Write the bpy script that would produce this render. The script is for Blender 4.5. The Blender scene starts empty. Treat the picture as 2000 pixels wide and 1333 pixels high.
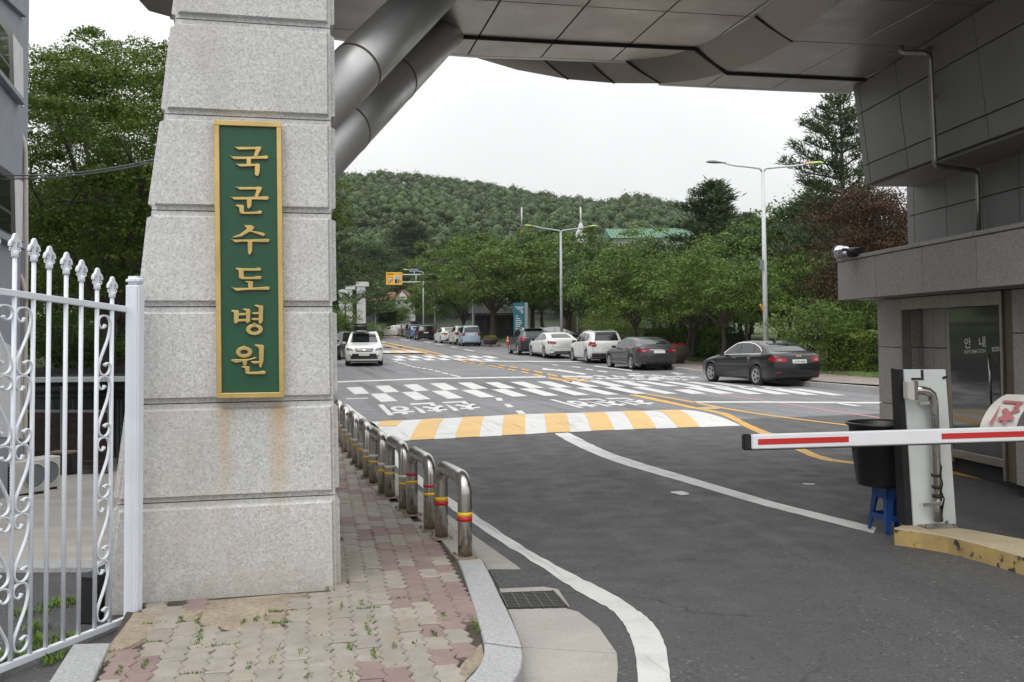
import bpy, bmesh, math, random
import numpy as np
from mathutils import Vector, Matrix
from mathutils.bvhtree import BVHTree
SC = bpy.context.scene
COL = SC.collection
R = math.radians
# ---------------------------------------------------------------- camera
F, CAMH, PITCH, ROLL = 1944.0, 1.7, R(2.2), R(-0.45)
SHY = (650 - 666.5 - F * math.tan(PITCH)) / 2000.0
cam = bpy.data.cameras.new('camera'); cam_ob = bpy.data.objects.new('camera', cam); COL.objects.link(cam_ob)
cam.sensor_width = 36; cam.lens = 36 * F / 2000; cam.shift_y = SHY; cam.clip_start = 0.1; cam.clip_end = 3000
cam_ob.location = (0, 0, CAMH)
CAMR = Matrix.Rotation(math.pi / 2 + PITCH, 4, 'X') @ Matrix.Rotation(ROLL, 4, 'Z')
cam_ob.rotation_euler = CAMR.to_euler()
SC.camera = cam_ob
# ---------------------------------------------------------------- sky, overcast
SUN_EL, SUN_AZ = R(58), R(200)      # weak sun behind the camera, through cloud
world = bpy.data.worlds.new('World'); SC.world = world; world.use_nodes = True
wn = world.node_tree; wn.nodes.clear()
def _n(t, **k):
    n = wn.nodes.new(t)
    for a, b in k.items(): setattr(n, a, b)
    return n
sky = _n('ShaderNodeTexSky', sky_type='NISHITA', sun_disc=False, sun_elevation=SUN_EL, sun_rotation=SUN_AZ, air_density=1.0, dust_density=3.0)
hs = _n('ShaderNodeHueSaturation'); hs.inputs['Saturation'].default_value = 0.18
wn.links.new(sky.outputs[0], hs.inputs['Color'])
tc = _n('ShaderNodeTexCoord'); sep = _n('ShaderNodeSeparateXYZ'); wn.links.new(tc.outputs['Generated'], sep.inputs[0])
mr = _n('ShaderNodeMapRange'); mr.inputs['From Min'].default_value = 0; mr.inputs['From Max'].default_value = 1
mr.inputs['To Min'].default_value = 8.0; mr.inputs['To Max'].default_value = 23.0    # overcast dome: the zenith about three times the horizon
wn.links.new(sep.outputs['Z'], mr.inputs['Value'])
ns = _n('ShaderNodeTexNoise'); ns.inputs['Scale'].default_value = 2.2; ns.inputs['Detail'].default_value = 4
wn.links.new(tc.outputs['Generated'], ns.inputs['Vector'])
mr2 = _n('ShaderNodeMapRange'); mr2.inputs['To Min'].default_value = 0.9; mr2.inputs['To Max'].default_value = 1.1
mr2.inputs['From Min'].default_value = 0.3; mr2.inputs['From Max'].default_value = 0.7
wn.links.new(ns.outputs['Fac'], mr2.inputs['Value'])
mm = _n('ShaderNodeMath', operation='MULTIPLY'); wn.links.new(mr.outputs[0], mm.inputs[0]); wn.links.new(mr2.outputs[0], mm.inputs[1])
cc = _n('ShaderNodeCombineColor')
m1 = _n('ShaderNodeMath', operation='MULTIPLY'); m1.inputs[1].default_value = 0.995; wn.links.new(mm.outputs[0], m1.inputs[0])
m2 = _n('ShaderNodeMath', operation='MULTIPLY'); m2.inputs[1].default_value = 1.006; wn.links.new(mm.outputs[0], m2.inputs[0])
wn.links.new(m1.outputs[0], cc.inputs[0]); wn.links.new(mm.outputs[0], cc.inputs[1]); wn.links.new(m2.outputs[0], cc.inputs[2])
mx = _n('ShaderNodeMix', data_type='RGBA'); mx.inputs['Factor'].default_value = 0.88
wn.links.new(hs.outputs[0], mx.inputs[6]); wn.links.new(cc.outputs[0], mx.inputs[7])
bg = _n('ShaderNodeBackground'); bg.inputs['Strength'].default_value = 0.1
wn.links.new(mx.outputs[2], bg.inputs['Color'])
wo = _n('ShaderNodeOutputWorld'); wn.links.new(bg.outputs[0], wo.inputs['Surface'])
sun = bpy.data.lights.new('sun', 'SUN'); sun.energy = 1.3; sun.angle = R(35); sun.color = (1, 0.97, 0.92)
sun_ob = bpy.data.objects.new('sun', sun); COL.objects.link(sun_ob)
_sd = Vector((math.sin(SUN_AZ) * math.cos(SUN_EL), math.cos(SUN_AZ) * math.cos(SUN_EL), math.sin(SUN_EL)))
sun_ob.rotation_euler = _sd.to_track_quat('Z', 'Y').to_euler(); sun_ob.location = (0, -10, 40)
SC.view_settings.view_transform = 'Standard'; SC.view_settings.look = 'None'
SC.view_settings.exposure = 0.0; SC.view_settings.gamma = 1.0
SC.view_settings.use_curve_mapping = False
try:
    SC.cycles.use_denoising = True
    SC.cycles.max_bounces = 6; SC.cycles.diffuse_bounces = 4; SC.cycles.glossy_bounces = 3; SC.cycles.transmission_bounces = 4
except Exception: pass
# ---------------------------------------------------------------- picture to place
R3 = np.array(CAMR.to_3x3())
def ray(px, py):
    d = R3 @ np.array([(px - 1000) / F, -(py - 666.5 - SHY * 2000) / F, -1.0]); return d / d[1]
def at(px, py, Y):
    d = ray(px, py); return Vector((d[0] * Y, Y, CAMH + d[2] * Y))
def gz(Y):
    t = max(0.0, Y - 40); return 0.0145 * t * min(1.0, t / 20.0)
def g(px, py, z0=0.0):
    d = ray(px, py); lo, hi = 1.0, 420.0
    for _ in range(46):
        m = (lo + hi) / 2
        if CAMH + d[2] * m > gz(m) + z0: lo = m
        else: hi = m
    return Vector((d[0] * lo, lo, CAMH + d[2] * lo))
def lerp(a, b, t): return a + (b - a) * t
# ---------------------------------------------------------------- mesh helpers
class MB:
    def __init__(s): s.v = []; s.f = []; s.m = []; s.sm = []
    def add(s, vs, fs, m=0, smooth=False):
        o = len(s.v); s.v += [tuple(p) for p in vs]
        for f in fs: s.f.append(tuple(i + o for i in f)); s.m.append(m); s.sm.append(smooth)
        return s
    def boxa(s, o, u, v, w, m=0):      # corner and three edge vectors
        o, u, v, w = Vector(o), Vector(u), Vector(v), Vector(w)
        p = [o, o + u, o + u + v, o + v, o + w, o + u + w, o + u + v + w, o + v + w]
        fs = [(0, 3, 2, 1), (4, 5, 6, 7), (0, 1, 5, 4), (1, 2, 6, 5), (2, 3, 7, 6), (3, 0, 4, 7)]
        if u.cross(v).dot(w) < 0: fs = [f[::-1] for f in fs]
        return s.add(p, fs, m)
    def box(s, c, d, rz=0.0, m=0):
        M = Matrix.Rotation(rz, 3, 'Z'); c = Vector(c)
        u, v, w = M @ Vector((d[0], 0, 0)), M @ Vector((0, d[1], 0)), Vector((0, 0, d[2]))
        return s.boxa(c - u / 2 - v / 2 - w / 2, u, v, w, m)
    def bar(s, a, b, w, h, m=0, up=(0, 0, 1)):   # rectangular bar from a to b
        a, b = Vector(a), Vector(b); d = (b - a); up = Vector(up)
        sd = d.cross(up)
        if sd.length < 1e-6: sd = d.cross(Vector((1, 0, 0)))
        sd = sd.normalized() * w; u2 = sd.cross(d).normalized() * h
        return s.boxa(a - sd / 2 - u2 / 2, sd, u2, d, m)
    def tube(s, pts, r, n=10, m=0, caps=True, smooth=True):
        pts = [Vector(p) for p in pts]; rs = r if isinstance(r, (list, tuple)) else [r] * len(pts)
        t0 = (pts[1] - pts[0]).normalized()
        a = t0.cross(Vector((0, 0, 1)))
        if a.length < 1e-3: a = t0.cross(Vector((1, 0, 0)))
        a.normalize(); vs = []
        for i, p in enumerate(pts):
            t = (pts[min(i + 1, len(pts) - 1)] - pts[max(i - 1, 0)]).normalized()
            a = (a - t * a.dot(t)).normalized(); b = t.cross(a)
            for k in range(n):
                q = 2 * math.pi * k / n; vs.append(p + (a * math.cos(q) + b * math.sin(q)) * rs[i])
        fs = [(i * n + k, i * n + (k + 1) % n, (i + 1) * n + (k + 1) % n, (i + 1) * n + k) for i in range(len(pts) - 1) for k in range(n)]
        s.add(vs, fs, m, smooth)
        if caps:
            o = len(s.v) - len(vs)
            s.f.append(tuple(o + k for k in reversed(range(n)))); s.m.append(m); s.sm.append(False)
            e = o + (len(pts) - 1) * n
            s.f.append(tuple(e + k for k in range(n))); s.m.append(m); s.sm.append(False)
        return s
    def lathe(s, prof, c=(0, 0, 0), n=24, m=0, smooth=True, axis='Z'):
        vs = []; c = Vector(c)
        for r, z in prof:
            for k in range(n):
                q = 2 * math.pi * k / n
                p = Vector((r * math.cos(q), r * math.sin(q), z))
                if axis == 'X': p = Vector((p.z, p.x, p.y))
                vs.append(c + p)
        fs = [(i * n + k, i * n + (k + 1) % n, (i + 1) * n + (k + 1) % n, (i + 1) * n + k) for i in range(len(prof) - 1) for k in range(n)]
        return s.add(vs, fs, m, smooth)
    def prism(s, poly, ext, m=0):      # planar polygon swept along a vector
        poly = [Vector(p) for p in poly]; ext = Vector(ext); n = len(poly)
        nrm = Vector((0, 0, 0))
        for i in range(n): nrm += poly[i].cross(poly[(i + 1) % n])
        if nrm.dot(ext) < 0: poly = poly[::-1]
        vs = poly + [p + ext for p in poly]
        fs = [tuple(reversed(range(n))), tuple(range(n, 2 * n))] + [(i, (i + 1) % n, n + (i + 1) % n, n + i) for i in range(n)]
        return s.add(vs, fs, m)
    def mesh(s, name, mats):
        me = bpy.data.meshes.new(name); me.from_pydata(s.v, [], s.f)
        for m in (mats if isinstance(mats, (list, tuple)) else [mats]): me.materials.append(m)
        me.polygons.foreach_set('material_index', s.m); me.polygons.foreach_set('use_smooth', s.sm)
        me.update(); return me
    def build(s, name, mats, parent=None, bevel=0.0):
        me = s.mesh(name, mats)
        if bevel: bevel_mesh(me, bevel)
        return obj(name, me, parent)
def bevel_mesh(me, w, seg=1, ang=25):
    bm = bmesh.new(); bm.from_mesh(me)
    es = [e for e in bm.edges if len(e.link_faces) == 2 and e.calc_face_angle(0) > R(ang)]
    bmesh.ops.bevel(bm, geom=es, offset=w, segments=seg, affect='EDGES', clamp_overlap=True)
    bm.to_mesh(me); bm.free()
def obj(name, me, parent=None):
    o = bpy.data.objects.new(name, me); COL.objects.link(o)
    if parent is not None: o.parent = parent
    return o
def tag(o, label=None, cat=None, group=None, kind=None):
    if label: o['label'] = label
    if cat: o['category'] = cat
    if group: o['group'] = group
    if kind: o['kind'] = kind
    return o
def thing(name, label, cat, group=None, loc=(0, 0, 0), rz=0.0):
    o = bpy.data.objects.new(name, None); COL.objects.link(o); o.location = loc; o.rotation_euler = (0, 0, rz)
    o.empty_display_size = 0.2
    return tag(o, label, cat, group)
def copy_tree(o, parent=None):
    c = o.copy(); COL.objects.link(c); c.parent = parent
    for ch in [x for x in KIDS(o)]: copy_tree(ch, c)
    return c
def KIDS(o): return list(o.children)
def np_mesh(name, V, Fq, mat, smooth=False):
    me = bpy.data.meshes.new(name); n = len(Fq); k = Fq.shape[1]
    me.vertices.add(len(V)); me.vertices.foreach_set('co', np.asarray(V, np.float32).ravel())
    me.loops.add(n * k); me.loops.foreach_set('vertex_index', np.asarray(Fq, np.int32).ravel())
    me.polygons.add(n); me.polygons.foreach_set('loop_start', np.arange(0, n * k, k, dtype=np.int32))
    me.polygons.foreach_set('loop_total', np.full(n, k, np.int32))
    if smooth: me.polygons.foreach_set('use_smooth', np.ones(n, bool))
    me.materials.append(mat); me.update(calc_edges=True); return me
# ---------------------------------------------------------------- materials
MATS = {}
def lin(h):
    h = h.lstrip('#'); c = [int(h[i:i + 2], 16) / 255 for i in (0, 2, 4)]
    return tuple(x / 12.92 if x <= 0.04045 else ((x + 0.055) / 1.055) ** 2.4 for x in c)
class MT:
    """small node builder round a Principled BSDF"""
    def __init__(s, name, base=(0.5, 0.5, 0.5), rough=0.5, metal=0.0, spec=0.5):
        s.m = bpy.data.materials.new(name); s.m.use_nodes = True; s.t = s.m.node_tree; s.b = s.t.nodes['Principled BSDF']
        s.out = s.t.nodes['Material Output']
        s.b.inputs['Base Color'].default_value = (*base, 1); s.b.inputs['Roughness'].default_value = rough
        s.b.inputs['Metallic'].default_value = metal; s.b.inputs['Specular IOR Level'].default_value = spec
        s.col = None; s.base = base; s.nrm = None; s._co = None; MATS[name] = s.m
    def n(s, t, **k):
        x = s.t.nodes.new(t)
        for a, b in k.items(): setattr(x, a, b)
        return x
    def l(s, a, b): s.t.links.new(a, b)
    def co(s, scale=None, geo=False):
        if geo: o = s.n('ShaderNodeNewGeometry').outputs['Position']
        else: o = s.n('ShaderNodeTexCoord').outputs['Object']
        if scale is None: return o
        mp = s.n('ShaderNodeMapping'); mp.inputs['Scale'].default_value = scale; s.l(o, mp.inputs['Vector']); return mp.outputs[0]
    def rnoise(s, scale, stretch, ang, detail=4):
        t = s.n('ShaderNodeTexNoise'); t.inputs['Scale'].default_value = scale; t.inputs['Detail'].default_value = detail
        r = s.n('ShaderNodeMapping'); r.inputs['Rotation'].default_value = (0, 0, ang); s.l(s.co(None, True), r.inputs['Vector']); m = s.n('ShaderNodeMapping'); m.inputs['Scale'].default_value = stretch; s.l(r.outputs[0], m.inputs['Vector']); s.l(m.outputs[0], t.inputs['Vector']); return t.outputs['Fac']
    def noise(s, scale, detail=4, rough=0.55, stretch=None, geo=True):
        t = s.n('ShaderNodeTexNoise'); t.inputs['Scale'].default_value = scale; t.inputs['Detail'].default_value = detail; t.inputs['Roughness'].default_value = rough
        s.l(s.co(stretch or (1, 1, 1), geo), t.inputs['Vector']); return t.outputs['Fac']
    def ramp(s, fac, stops):
        r = s.n('ShaderNodeValToRGB'); e = r.color_ramp.elements
        while len(e) < len(stops): e.new(0.5)
        for x, (p, c) in zip(e, stops): x.position = p; x.color = (*c, 1) if len(c) == 3 else c
        s.l(fac, r.inputs[0]); return r.outputs[0]
    def val(s, fac, a, b, lo=0.0, hi=1.0):
        r = s.n('ShaderNodeMapRange'); r.inputs[1].default_value = lo; r.inputs[2].default_value = hi; r.inputs[3].default_value = a; r.inputs[4].default_value = b
        s.l(fac, r.inputs[0]); return r.outputs[0]
    def curcol(s):
        if s.col is None:
            q = s.n('ShaderNodeRGB'); q.outputs[0].default_value = (*s.base, 1); s.col = q.outputs[0]
        return s.col
    def mix(s, fac, color, mode='MIX'):
        x = s.n('ShaderNodeMix', data_type='RGBA', blend_type=mode)
        if isinstance(fac, (int, float)): x.inputs[0].default_value = fac
        else: s.l(fac, x.inputs[0])
        s.l(s.curcol(), x.inputs[6])
        if isinstance(color, tuple): x.inputs[7].default_value = (*color, 1)
        else: s.l(color, x.inputs[7])
        s.col = x.outputs[2]; return s
    def mul(s, fac_out):    # multiply colour by a grey value
        c = s.n('ShaderNodeCombineColor')
        for i in range(3): s.l(fac_out, c.inputs[i])
        return s.mix(1.0, c.outputs[0], 'MULTIPLY')
    def blotch(s, scale, amt, detail=4, stretch=None, geo=True):
        return s.mul(s.val(s.noise(scale, detail, stretch=stretch, geo=geo), 1 - amt, 1 + amt, 0.3, 0.7))
    def bump(s, scale, strength, dist=0.01, detail=4, stretch=None, geo=True):
        b = s.n('ShaderNodeBump'); b.inputs['Strength'].default_value = strength; b.inputs['Distance'].default_value = dist
        s.l(s.noise(scale, detail, stretch=stretch, geo=geo), b.inputs['Height'])
        if s.nrm is not None: s.l(s.nrm, b.inputs['Normal'])
        s.nrm = b.outputs[0]; return s
    def objrand(s, a, b): s.mul(s.val(s.n('ShaderNodeObjectInfo').outputs['Random'], a, b)); return s
    def rough(s, scale, a, b, stretch=None, geo=True): s.l(s.val(s.noise(scale, 3, stretch=stretch, geo=geo), a, b, 0.3, 0.7), s.b.inputs['Roughness']); return s
    def done(s):
        if s.col is not None: s.l(s.col, s.b.inputs['Base Color'])
        if s.nrm is not None: s.l(s.nrm, s.b.inputs['Normal'])
        return s.m
def flat(name, base, rough=0.5, metal=0.0, dirt=0.06, spec=0.5, scale=6.0):
    t = MT(name, base, rough, metal, spec)
    if dirt: t.blotch(scale, dirt)
    return t.done()
def asphalt_mat():
    t = MT('asphalt', (0.165, 0.167, 0.173), 0.78)
    pos = t.n('ShaderNodeSeparateXYZ'); t.l(t.co(None, True), pos.inputs[0])
    # newer, darker surfacing on the near side of the speed hump
    a = t.n('ShaderNodeMath', operation='MULTIPLY_ADD'); a.inputs[1].default_value = -0.34; t.l(pos.outputs[0], a.inputs[0]); t.l(pos.outputs[1], a.inputs[2])
    t.mix(t.val(a.outputs[0], 1, 0, 17.6, 17.9), (0.064, 0.0635, 0.064))
    t.blotch(0.45, 0.10, 5); t.blotch(1.7, 0.06, 4); t.blotch(0.16, 0.10, 3); t.blotch(45, 0.16, 3)
    # tyre polish, oil
    t.mix(t.val(t.rnoise(1.0, (1.3, 0.05, 1), R(-14), 5), 0, 0.6, 0.50, 0.66), (0.040, 0.040, 0.041)); t.mix(t.val(t.rnoise(1.0, (1.6, 0.06, 1), R(-8), 4), 0, 0.4, 0.54, 0.70), (0.125, 0.123, 0.12))
    ck = t.n('ShaderNodeTexVoronoi', feature='DISTANCE_TO_EDGE'); ck.inputs['Scale'].default_value = 0.42; wv_ = t.n('ShaderNodeVectorMath', operation='ADD'); nz = t.n('ShaderNodeTexNoise'); nz.inputs['Scale'].default_value = 1.4; nz.inputs['Detail'].default_value = 6; t.l(t.co(None, True), nz.inputs['Vector']); sc_ = t.n('ShaderNodeVectorMath', operation='SCALE'); sc_.inputs['Scale'].default_value = 0.9; t.l(nz.outputs['Color'], sc_.inputs[0]); t.l(t.co(None, True), wv_.inputs[0]); t.l(sc_.outputs[0], wv_.inputs[1]); t.l(wv_.outputs[0], ck.inputs['Vector'])
    cm = t.n('ShaderNodeMath', operation='MULTIPLY'); t.l(t.val(ck.outputs['Distance'], 0.75, 0, 0.003, 0.007), cm.inputs[0]); t.l(t.val(t.noise(0.23, 3), 0, 1, 0.50, 0.56), cm.inputs[1]); t.mix(cm.outputs[0], (0.025, 0.025, 0.025))
    t.mix(t.val(t.noise(1.9, 6), 0, 0.6, 0.66, 0.72), (0.03, 0.03, 0.03))
    v = t.n('ShaderNodeTexVoronoi'); v.inputs['Scale'].default_value = 70; t.l(t.co((1, 1, 1), True), v.inputs['Vector'])
    sm = t.n('ShaderNodeMath', operation='MULTIPLY'); t.l(t.val(v.outputs['Color'], 0, 0.7, 0.84, 0.94), sm.inputs[0]); t.l(t.val(t.noise(0.55, 4), 0.25, 1, 0.42, 0.62), sm.inputs[1]); t.mix(sm.outputs[0], (0.22, 0.215, 0.205))
    t.mix(t.val(v.outputs['Color'], 0.6, 0, 0.12, 0.25), (0.02, 0.02, 0.02))
    t.bump(160, 0.5, 0.004, 3).bump(900, 0.25, 0.002, 2)
    t.rough(3, 0.66, 0.9)
    return t.done()
def granite_mat(name, base, dark, light, scale=190, rough=0.6, stain=True):
    t = MT(name, base, rough)
    v = t.n('ShaderNodeTexVoronoi'); v.inputs['Scale'].default_value = scale; t.l(t.co((1, 1, 1), True), v.inputs['Vector'])
    t.mix(t.val(v.outputs['Color'], 0.6, 0, 0.22, 0.42), dark)
    v2 = t.n('ShaderNodeTexVoronoi'); v2.inputs['Scale'].default_value = scale * 0.55; t.l(t.co((1, 1, 1), True), v2.inputs['Vector'])
    t.mix(t.val(v2.outputs['Color'], 0, 0.7, 0.62, 0.8), light)
    t.mix(t.val(t.noise(scale * 0.45, 3), 0, 0.5, 0.55, 0.7), dark)
    t.blotch(1.2, 0.07)
    if stain:
        t.mix(t.val(t.noise(2.6, 5, stretch=(1, 1, 0.18)), 0, 0.4, 0.54, 0.8), (0.30, 0.28, 0.25))
    t.bump(300, 0.15, 0.002)
    return t
PILLAR_ST = {}
def build_mats():
    asphalt_mat()
    # pillar granite with rust runs under the sign and dirt at the joints
    t = granite_mat('pillar_granite', (0.53, 0.53, 0.525), (0.27, 0.27, 0.275), (0.63, 0.63, 0.62), 125, 0.62)
    t.mix(t.val(t.noise(1.6, 4), 0, 0.35, 0.5, 0.75), (0.47, 0.42, 0.34))
    PILLAR_ST['t'] = t
    granite_mat('booth_granite', (0.36, 0.34, 0.325), (0.19, 0.18, 0.172), (0.45, 0.43, 0.415), 100, 0.5, False).objrand(0.9, 1.08).done()
    granite_mat('kerb_granite', (0.335, 0.34, 0.345), (0.17, 0.175, 0.18), (0.43, 0.43, 0.43), 210, 0.65, False).objrand(0.94, 1.05).done()
    granite_mat('kerb_far', (0.36, 0.355, 0.35), (0.25, 0.25, 0.25), (0.42, 0.42, 0.42), 60, 0.7, False).objrand(0.85, 1.1).done()
    def paver(name, c, d):
        t = MT(name, c, 0.85); t.objrand(0.91, 1.08); t.blotch(9, 0.1); t.blotch(160, 0.16, 2); t.mix(t.val(t.noise(3.5, 5), 0, 0.75, 0.48, 0.70), d)
        t.bump(220, 0.5, 0.003, 3); t.done()
    paver('paver_grey', (0.272, 0.250, 0.217), (0.235, 0.205, 0.16)); paver('paver_tan', (0.285, 0.256, 0.217), (0.24, 0.205, 0.16)); paver('paver_pink', (0.222, 0.158, 0.147), (0.25, 0.205, 0.17))
    t = MT('sand', (0.285, 0.235, 0.175), 0.95); t.blotch(3, 0.25); t.blotch(40, 0.25, 5); t.bump(60, 0.8, 0.01, 6); t.done()
    t = MT('joint_soil', (0.062, 0.052, 0.040), 0.95); t.blotch(9, 0.35); t.bump(80, 0.8, 0.01, 4); t.done()
    t = MT('concrete', (0.325, 0.31, 0.285), 0.85); t.blotch(1.5, 0.12, 6); t.blotch(60, 0.08, 2); t.mix(t.val(t.noise(2.2, 6), 0, 0.5, 0.55, 0.75), (0.22, 0.205, 0.18)); t.mix(t.val(t.noise(0.9, 5), 0, 0.45, 0.5, 0.7), (0.24, 0.23, 0.21)); t.bump(120, 0.25, 0.003); t.done()
    t = MT('yard_concrete', (0.33, 0.31, 0.285), 0.9); t.blotch(0.5, 0.15, 6); t.blotch(4, 0.12, 5, stretch=(0.3, 1, 1)); t.bump(60, 0.3, 0.004); t.done()
    def paint(name, c, wear, wc=(0.17, 0.17, 0.175)):
        t = MT(name, c, 0.6); t.blotch(1.3, 0.06, 5); t.blotch(50, 0.05, 2); t.mix(t.val(t.noise(26, 6, 0.7), 0, 0.9, 0.66, 0.70), wc); t.mix(t.val(t.noise(3.1, 6), 0, wear, 0.52, 0.75), wc); t.mix(t.val(t.rnoise(1.0, (7, 0.5, 1), R(-16), 5), 0, 0.45, 0.60, 0.70), (0.12, 0.12, 0.12)); t.bump(150, 0.3, 0.003); t.done()
    paint('paint_white', (0.53, 0.53, 0.52), 0.35); paint('paint_worn', (0.55, 0.55, 0.54), 0.5); paint('paint_orange', (0.56, 0.30, 0.045), 0.35); paint('paint_yellow', (0.58, 0.37, 0.125), 0.25, (0.38, 0.30, 0.18)); paint('paint_pink', (0.40, 0.17, 0.20), 0.6)
    t = MT('soffit_metal', (0.30, 0.292, 0.284), 0.38, 0.8); t.objrand(0.9, 1.08); t.blotch(1.4, 0.08, 5); t.rough(2.5, 0.27, 0.42); t.bump(2.2, 0.12, 0.02, 3); t.done()
    t = MT('tube_metal', (0.64, 0.64, 0.64), 0.40, 0.8); t.blotch(1.8, 0.06, 4); t.rough(3, 0.40, 0.52); t.done()
    t = MT('panel_metal', (0.215, 0.21, 0.208), 0.55, 0.25); t.objrand(0.93, 1.06); t.blotch(1.2, 0.09, 5); t.mix(t.val(t.noise(2.5, 5, stretch=(1, 1, 0.3)), 0, 0.35, 0.55, 0.75), (0.27, 0.265, 0.26)); t.done()
    t = MT('band_metal', (0.26, 0.25, 0.24), 0.45, 0.3); t.objrand(0.95, 1.05); t.blotch(1.4, 0.06, 5); t.done()
    flat('grate_steel', (0.085, 0.083, 0.08), 0.5, 0.4); flat('dark_gap', (0.02, 0.02, 0.02), 0.9); flat('brass_trim', (0.15, 0.12, 0.08), 0.5, 0.3)
    t = MT('steel', (0.50, 0.485, 0.46), 0.24, 1.0); t.blotch(5, 0.08); t.rough(7, 0.2, 0.34); t.done()
    t = MT('bollard_steel', (0.46, 0.44, 0.41), 0.26, 1.0); t.blotch(3, 0.06, stretch=(1, 1, 0.3)); t.rough(4, 0.22, 0.32); t.done()
    t = MT('brushed_steel', (0.33, 0.315, 0.29), 0.38, 0.9); t.blotch(5, 0.1); t.done()
    t = MT('white_gate', (0.70, 0.73, 0.79), 0.42); t.blotch(4, 0.04); t.bump(40, 0.08, 0.003); t.done()
    flat('white_metal', (0.62, 0.64, 0.65), 0.45); flat('pole_white', (0.55, 0.57, 0.58), 0.5); flat('pole_grey', (0.36, 0.39, 0.41), 0.5)
    t = MT('sign_green', (0.012, 0.072, 0.034), 0.42); t.blotch(1.5, 0.12, 5); t.mix(t.val(t.noise(9, 4, stretch=(1, 1, 0.06)), 0, 0.35, 0.55, 0.8), (0.035, 0.11, 0.065)); t.done()
    t = MT('brass', (0.60, 0.435, 0.17), 0.42, 0.75); t.blotch(4, 0.14, 5); t.blotch(30, 0.06); t.mix(t.val(t.noise(3, 5), 0, 0.5, 0.55, 0.8), (0.36, 0.25, 0.10)); t.bump(20, 0.1, 0.004); t.done()
    flat('plaster_grey', (0.22, 0.235, 0.275), 0.85, 0, 0.08, scale=2); flat('plaster_white', (0.52, 0.52, 0.53), 0.85, 0, 0.08, scale=2); flat('window_frame', (0.055, 0.052, 0.052), 0.4)
    flat('door_glass', (0.085, 0.086, 0.083), 0.05, 0, 0.05, 0.9); flat('glass_dark', (0.02, 0.024, 0.026), 0.06, 0, 0.0, 0.7); flat('black_plastic', (0.012, 0.012, 0.013), 0.42, 0, 0.1); flat('black_rubber', (0.016, 0.016, 0.016), 0.75)
    flat('blue_plastic', (0.012, 0.06, 0.22), 0.42); flat('red_tape', (0.52, 0.022, 0.02), 0.45, 0, 0.04); flat('board_white', (0.60, 0.63, 0.62), 0.4, 0, 0.03); flat('arm_white', (0.74, 0.75, 0.77), 0.35, 0, 0.03)
    t = MT('island_top', (0.36, 0.30, 0.20), 0.85); t.blotch(3, 0.12, 5); t.blotch(50, 0.1, 2); t.done()
    t = MT('island_side', (0.40, 0.29, 0.12), 0.8); t.blotch(3, 0.22, 5); t.mix(t.val(t.noise(7, 6), 0, 0.95, 0.565, 0.61), (0.04, 0.036, 0.032)); t.mix(t.val(t.noise(4.3, 5), 0, 0.8, 0.6, 0.7), (0.60, 0.36, 0.03)); t.done()
    flat('tape_yellow', (0.72, 0.42, 0.01), 0.5); flat('tape_white', (0.68, 0.68, 0.62), 0.5); flat('tape_red', (0.42, 0.006, 0.02), 0.5)
    flat('rust', (0.21, 0.17, 0.13), 0.9, 0, 0.3); flat('beige_pipe', (0.46, 0.42, 0.37), 0.6); flat('ac_white', (0.50, 0.49, 0.45), 0.6)
    t = MT('wood_slat', (0.055, 0.036, 0.03), 0.75); t.objrand(0.8, 1.2); t.blotch(9, 0.15, stretch=(0.1, 1, 3)); t.done()
    flat('dark_wall', (0.05, 0.05, 0.048), 0.9, 0, 0.2); flat('brick_brown', (0.135, 0.085, 0.075), 0.9, 0, 0.1, scale=1.0); flat('white_wall', (0.55, 0.55, 0.55), 0.8); flat('roof_red', (0.19, 0.075, 0.06), 0.8); flat('roof_green', (0.055, 0.155, 0.09), 0.6); flat('roof_dark', (0.03, 0.03, 0.031), 0.9)
    t = MT('bark', (0.065, 0.052, 0.042), 0.95); t.blotch(6, 0.3, 5, stretch=(1, 1, 0.25)); t.bump(22, 0.9, 0.03, 5, stretch=(1, 1, 0.3)); t.done()
    t = MT('grass_ground', (0.075, 0.115, 0.03), 0.95); t.blotch(0.8, 0.3, 6); t.mix(t.val(t.noise(0.35, 5), 0, 0.9, 0.52, 0.62), (0.075, 0.05, 0.035)); t.blotch(14, 0.35, 5); t.bump(12, 1.0, 0.06, 6); t.done()
    t = MT('forest_floor', (0.025, 0.036, 0.017), 1.0); t.blotch(0.2, 0.3, 5); t.done()
    t = MT('side_paving', (0.245, 0.215, 0.19), 0.9); b = t.n('ShaderNodeTexBrick'); b.inputs['Scale'].default_value = 2.2; b.inputs['Mortar Size'].default_value = 0.012
    b.inputs['Color1'].default_value = (1, 1, 1, 1); b.inputs['Color2'].default_value = (0.82, 0.8, 0.78, 1); b.inputs['Mortar'].default_value = (0.45, 0.42, 0.4, 1); t.l(t.co((1, 1, 1), True), b.inputs['Vector']); t.mix(1.0, b.outputs['Color'], 'MULTIPLY')
    t.mix(t.val(t.noise(0.55, 4), 0, 0.65, 0.54, 0.58), (0.22, 0.125, 0.115)); t.blotch(1.5, 0.15, 5); t.done()
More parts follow.
